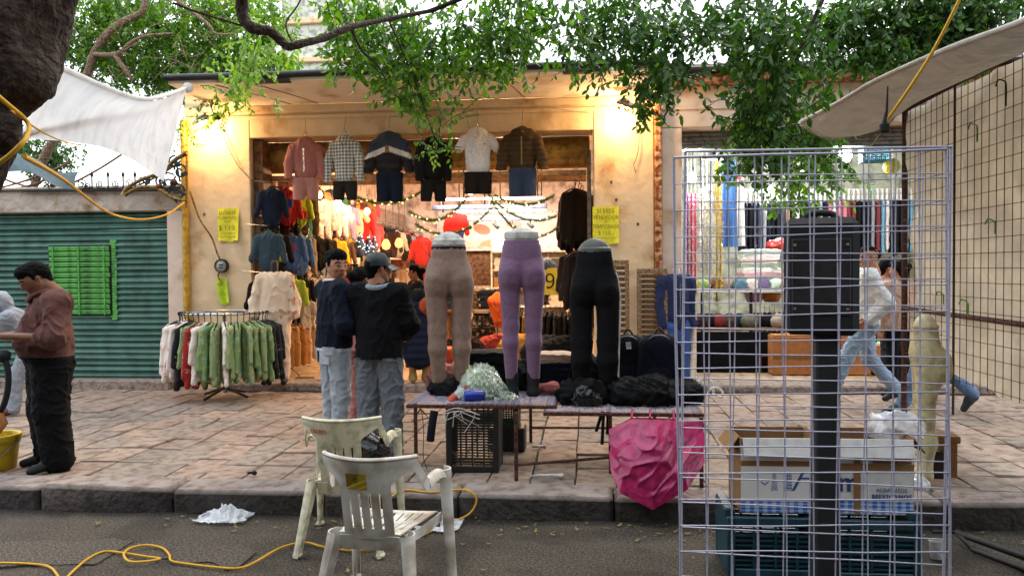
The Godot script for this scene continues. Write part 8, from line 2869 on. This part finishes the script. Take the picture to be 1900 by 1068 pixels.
func build_small_things():
	paper_sign("yellow handwritten paper sign on the pier beside the shop's brown jamb", Vector3(-4.567, 2.258, -9.980), 0.27, 0.42, 0.0, M.paper, [["LLEVATE", 0.06, 0.14], ["TU MAYOREO", 0.045, 0.15], ["desde", 0.03, 0.11], ["$ 119.", 0.085, 0.2], ["y menudeo", 0.035, 0.16], ["precio especial", 0.03, 0.1]])
	paper_sign("yellow handwritten paper sign on the pier by the black joggers", Vector3(0.229, 2.188, -9.980), 0.32, 0.46, 0.0, M.paper, [["SI ERES", 0.065, 0.12], ["VENDEDOR", 0.06, 0.17], ["de", 0.03, 0.1], ["TEMPORADA", 0.056, 0.14], ["$ 119.-", 0.06, 0.18], ["pregunta por mayoreo", 0.026, 0.12]])
	paper_sign("small lime green paper tag tilted under the round meter", Vector3(-4.649, 1.410, -9.970), 0.13, 0.33, 0.16, mat(Color("c3e02e"), 0.9, "cloth", 2.0), [["ABC", 0.05, 0.2], ["15", 0.06, 0.4]])
	var m := thing("round_meter", "round glass fronted electric meter on the cream pier", "meter", Vector3(-4.663, 1.735, -9.950))
	var g := Geo.new()
	g.lathe([Vector2(0.088, 0), Vector2(0.09, 0.02), Vector2(0.086, 0.06), Vector2(0.075, 0.06), Vector2(0.075, 0.02)], 26, Vector3(0, 0, -0.04), Basis(Vector3.RIGHT, PI / 2))
	part("ring", g.mesh(), M.dark_metal, m)
	g = Geo.new()
	g.lathe([Vector2(0, 0.035), Vector2(0.075, 0.03), Vector2(0.075, 0.0)], 26, Vector3(0, 0, -0.02), Basis(Vector3.RIGHT, PI / 2))
	part("dial", g.mesh(), paint("a8a295", 0.3), m)
	for k in 2:
		part("marking", box_mesh(Vector3(0.06, 0.014, 0.003), 0.0, Vector3(0, 0.012 - 0.035 * k, 0.016)), M.dark_metal, m)
	# wires on the piers
	var w := thing("pier_cable", "thin ochre cable running down the cream pier to the meter", "cable")
	part("cable", tube_mesh(arc_points([Vector3(-5.056, 2.689, -9.940), Vector3(-4.993, 2.482, -9.950), Vector3(-4.924, 2.309, -9.950), Vector3(-4.785, 2.101, -9.950), Vector3(-4.717, 1.907, -9.950), Vector3(-4.676, 1.811, -9.950)], 5), 0.012, 6), M.ochre, w)
	part("cable", tube_mesh(arc_points([Vector3(-4.673, 1.673, -9.940), Vector3(-4.703, 1.604, -9.940), Vector3(-4.662, 1.535, -9.940)], 5), 0.01, 6), M.ochre, w)
	var w2 := thing("pier_cable", "thin black wire drooping from the vine to the shop jamb", "cable")
	part("cable", tube_mesh(arc_points([Vector3(-4.676, 3.617, -9.930), Vector3(-4.572, 3.316, -9.940), Vector3(-4.421, 3.019, -9.940), Vector3(-4.251, 2.841, -9.900), Vector3(-4.196, 2.738, -9.900)], 5), 0.006, 5), M.brown, w2)
	var w3 := thing("pier_cable", "curly dark wire on the pier under the tilted floodlight", "cable")
	part("cable", tube_mesh(arc_points([Vector3(0.599, 3.443, -9.960), Vector3(0.637, 3.214, -9.960), Vector3(0.610, 3.019, -9.960), Vector3(0.571, 2.922, -9.960), Vector3(0.596, 2.824, -9.960)], 5), 0.005, 5), M.brown, w3)
	var w4 := thing("eave_wire", "thin pale wire slanting under the eave to the tilted floodlight", "cable")
	part("wire", tube_mesh(sag(Vector3(-1.645, 3.763, -9.200), Vector3(0.468, 3.504, -9.920), 0.05), 0.005, 5), M.tarp_beige, w4)
	# plaster patches on the east pier: shallow raised areas of another coat
	# leaning louvred shutters
	for k in 2:
		var s: Array = [[Vector3(0.768, 1.207, -9.750), 0.36, 0.9, "weathered wooden louvred shutter leaning on the pier beside the denim mannequin"], [Vector3(0.397, 1.261, -9.720), 0.2, 1.0, "narrow pale louvred shutter leaning behind the black joggers"]][k]
		var o := thing("louvred_shutter", s[3], "shutter", s[0] + Vector3(0, 0, 0.02))
		o.rotation.x = -0.05
		for sx in [-1.0, 1.0]:
			part("stile", box_mesh(Vector3(0.05, s[2], 0.03), 0.005, Vector3(sx * (s[1] / 2 - 0.025), 0, 0)), M.weathered, o)
		for yy in [-1.0, 1.0]:
			part("rail", box_mesh(Vector3(s[1] - 0.1, 0.06, 0.03), 0.005, Vector3(0, yy * (s[2] / 2 - 0.03), 0)), M.weathered, o)
		for j in 13:
			part("louvre", box_mesh(Vector3(s[1] - 0.1, 0.05, 0.012), 0.003), M.weathered2, o, Transform3D(Basis(Vector3.RIGHT, 0.5), Vector3(0, lerpf(-s[2] / 2 + 0.09, s[2] / 2 - 0.09, j / 12.0), 0)))
	# broom handle at the entrance
	var br := thing("broom", "broom with orange handle lying against the clothes wall at the entrance", "broom")
	part("handle", bar(Vector3(-4.073, 0.579, -10.300), Vector3(-3.759, 0.288, -10.250), 0.013), M.card_orange, br)
	part("head", box_mesh(Vector3(0.25, 0.05, 0.06), 0.01, Vector3(-3.694, 0.253, -10.250)), M.card, br)
	# white folding frame by the step
	var ff := thing("bent_tube_stand", "small white bent tube frame on the pavement beside the denim mannequin", "frame")
	part("tube", tube_mesh(arc_points([Vector3(1.212, 0.204, -9.300), Vector3(1.249, 0.370, -9.300), Vector3(1.333, 0.401, -9.300), Vector3(1.405, 0.358, -9.300), Vector3(1.417, 0.224, -9.300)], 4), 0.014, 6), M.white, ff)
	part("tube", tube_mesh(arc_points([Vector3(1.316, 0.237, -9.100), Vector3(1.351, 0.315, -9.100), Vector3(1.422, 0.333, -9.100), Vector3(1.480, 0.292, -9.100), Vector3(1.492, 0.220, -9.100)], 4), 0.014, 6), M.white, ff)
	part("tube", bar(Vector3(1.417, 0.224, -9.300), Vector3(1.492, 0.220, -9.100), 0.014), M.white, ff)
	# yellow bucket with the cart strap
	var bu := thing("yellow_bucket", "yellow plastic bucket with rolled rim on the pavement at the west", "bucket", Vector3(-4.605, 0.150, -5.890))
	g = Geo.new()
	g.lathe([Vector2(0, 0), Vector2(0.125, 0), Vector2(0.15, 0.2), Vector2(0.158, 0.2), Vector2(0.158, 0.22), Vector2(0.168, 0.222), Vector2(0.17, 0.265), Vector2(0.158, 0.27), Vector2(0.14, 0.26), Vector2(0.115, 0.01), Vector2(0, 0.008)], 32)
	part("pail", g.mesh(), mat(Color("d3b012"), 0.4, "dirt", 1.2), bu)
	part("handle", tube_mesh(arc_points([Vector3(-0.17, 0.22, 0), Vector3(-0.1, 0.1, 0.16), Vector3(0.1, 0.1, 0.16), Vector3(0.17, 0.22, 0)], 5), 0.005, 5), M.steel, bu)
	var ca := thing("cart_handle", "curved black cart handle with orange grip at the west edge", "handle")
	part("handle", tube_mesh(arc_points([Vector3(-4.321, 1.083, -5.600), Vector3(-4.282, 0.943, -5.600), Vector3(-4.295, 0.782, -5.600), Vector3(-4.350, 0.653, -5.600), Vector3(-4.436, 0.620, -5.600)], 5), 0.022, 8), M.black, ca)
	part("head", blob_ball(Vector3(-4.317, 1.063, -5.600), 0.05), M.black, ca)
	part("grip", tube_mesh([Vector3(-4.367, 0.641, -5.600), Vector3(-4.326, 0.561, -5.600), Vector3(-4.379, 0.500, -5.600)], 0.03, 8), M.card_orange, ca)
	part("stem", bar(Vector3(-4.436, 0.620, -5.600), Vector3(-4.466, 0.156, -5.600), 0.02), M.black, ca)
	# the yellow cable on the road, over the kerb
	var y := thing("road_cable", "yellow extension cable looping over the road and up the kerb", "cable")
	var pts := [Vector3(-3.552, 0.012, -4.287), Vector3(-3.376, 0.012, -4.317), Vector3(-3.176, 0.012, -4.314), Vector3(-3.043, 0.012, -4.273), Vector3(-2.899, 0.012, -4.140), Vector3(-2.795, 0.012, -4.034)]
	part("cable", tube_mesh(arc_points(pts, 6), 0.007, 7), M.rope, y)
	pts = [Vector3(-2.813, 0.012, -4.033), Vector3(-2.859, 0.012, -4.174), Vector3(-2.907, 0.012, -4.401), Vector3(-2.886, 0.012, -4.536), Vector3(-2.740, 0.012, -4.519), Vector3(-2.588, 0.012, -4.476), Vector3(-2.484, 0.014, -4.443), Vector3(-2.539, 0.016, -4.390), Vector3(-2.627, 0.020, -4.373), Vector3(-2.720, 0.024, -4.469), Vector3(-2.744, 0.022, -4.582), Vector3(-2.681, 0.016, -4.651), Vector3(-2.570, 0.012, -4.623), Vector3(-2.470, 0.012, -4.520), Vector3(-2.400, 0.012, -4.419), Vector3(-2.274, 0.012, -4.377), Vector3(-2.097, 0.012, -4.340), Vector3(-1.967, 0.012, -4.333), Vector3(-1.910, 0.012, -4.420), Vector3(-1.850, 0.012, -4.673), Vector3(-1.737, 0.012, -4.776), Vector3(-1.596, 0.012, -4.709), Vector3(-1.414, 0.012, -4.657), Vector3(-1.292, 0.012, -4.693), Vector3(-1.207, 0.012, -4.812), Vector3(-1.054, 0.012, -4.962), Vector3(-0.894, 0.012, -5.231), Vector3(-0.786, 0.057, -5.280), Vector3(-0.744, 0.138, -5.300), Vector3(-0.790, 0.193, -5.320), Vector3(-0.891, 0.168, -5.444), Vector3(-1.063, 0.168, -5.367), Vector3(-1.221, 0.168, -5.410), Vector3(-1.290, 0.168, -5.352), Vector3(-1.323, 0.165, -5.146)]
	part("cable", tube_mesh(arc_points(pts, 6), 0.007, 7), M.rope, y)
	# plastic bag litter at the kerb
	for k in 2:
		var s: Array = [[Vector3(-2.458, 0.000, -5.258), 0.34, 0.13, "crumpled clear plastic sheet lying against the kerb"], [Vector3(-0.975, 0.000, -5.185), 0.28, 0.1, "crumpled clear plastic bag behind the near chair's arm"]][k]
		g = Geo.new()
		g.sheet(34, 26, func(u: float, v: float):
			var a := Vector2(u - 0.5, v - 0.5)
			var n := 1.0 - absf(wr.get_noise_2d(u * 2.6 + k * 9.0, v * 2.2)) * 2.0
			var n2 := 1.0 - absf(wr.get_noise_2d(u * 6.0 + k * 5.0, v * 5.0)) * 2.0
			var e := clampf(1.0 - a.length() * 1.9, 0.0, 1.0)
			return Vector3(a.x * s[1] * (1.0 + 0.25 * n2 * 0.4), 0.012 + s[2] * (0.25 * e + 0.5 * maxf(n, 0.0) * e + 0.12 * n2 * e) + 0.006 * n2, a.y * 0.3 * (1.0 - 1.2 * a.x * a.x) + 0.02 * n), 0.001)
		solo("plastic_litter", g.mesh(), M.clear_plastic, s[3], "litter", s[0])
	for s in [[Vector3(-0.299, 0.170, -5.815), 0.12, "twisted white plastic strip on the pavement under the table"], [Vector3(-0.415, 0.165, -6.775), 0.06, "small white scrap on the pavement under the table"], [Vector3(-2.502, 0.165, -5.777), 0.03, "tiny dark hole filling scrap on the pavement before the cream chair"]]:
		solo("paper_scrap", tube_mesh(arc_points([s[0] + Vector3(-s[1], 0.004, 0), s[0] + Vector3(-s[1] * 0.3, 0.012, 0.015), s[0] + Vector3(s[1] * 0.4, 0.006, -0.01), s[0] + Vector3(s[1], 0.01, 0.01)], 4), [0.004, 0.006, 0.01, 0.012, 0.011, 0.01, 0.011, 0.013, 0.014, 0.012, 0.016, 0.02, 0.012], 6), M.white if s[1] > 0.04 else M.black, s[2], "litter")
	# fallen leaves over road and pavement
	var mm := MultiMesh.new()
	mm.transform_format = MultiMesh.TRANSFORM_3D
	mm.mesh = leaf_mesh
	mm.instance_count = 420
	for k in 420:
		var onroad := k < 240
		var z := rnd(-5.25, -2.6) if onroad else rnd(-9.6, -5.4)
		var x := rnd(-0.7, 0.7) * -z - 0.1
		if onroad and k < 150:
			z = -5.2 - 0.12 * absf(rng.randfn()) + 0.25 * rng.randf()
		var s := rnd(0.015, 0.05)
		var b := Basis(Vector3.UP, rnd(0, TAU)) * Basis(Vector3.RIGHT, PI / 2 + rnd(-0.25, 0.25))
		mm.set_instance_transform(k, Transform3D(b.scaled_local(Vector3.ONE * s), Vector3(x, 0.012 if onroad else 0.165, z)))
	var mi := MultiMeshInstance3D.new()
	mi.multimesh = mm
	mi.material_override = mat(Color("8a7a3a"), 0.7, "leafy", 6.0)
	put(mi, self, "fallen_leaves")
	tag(mi, "small fallen leaves scattered over road and pavement", "leaves")
	mi.set_meta("kind", "stuff")
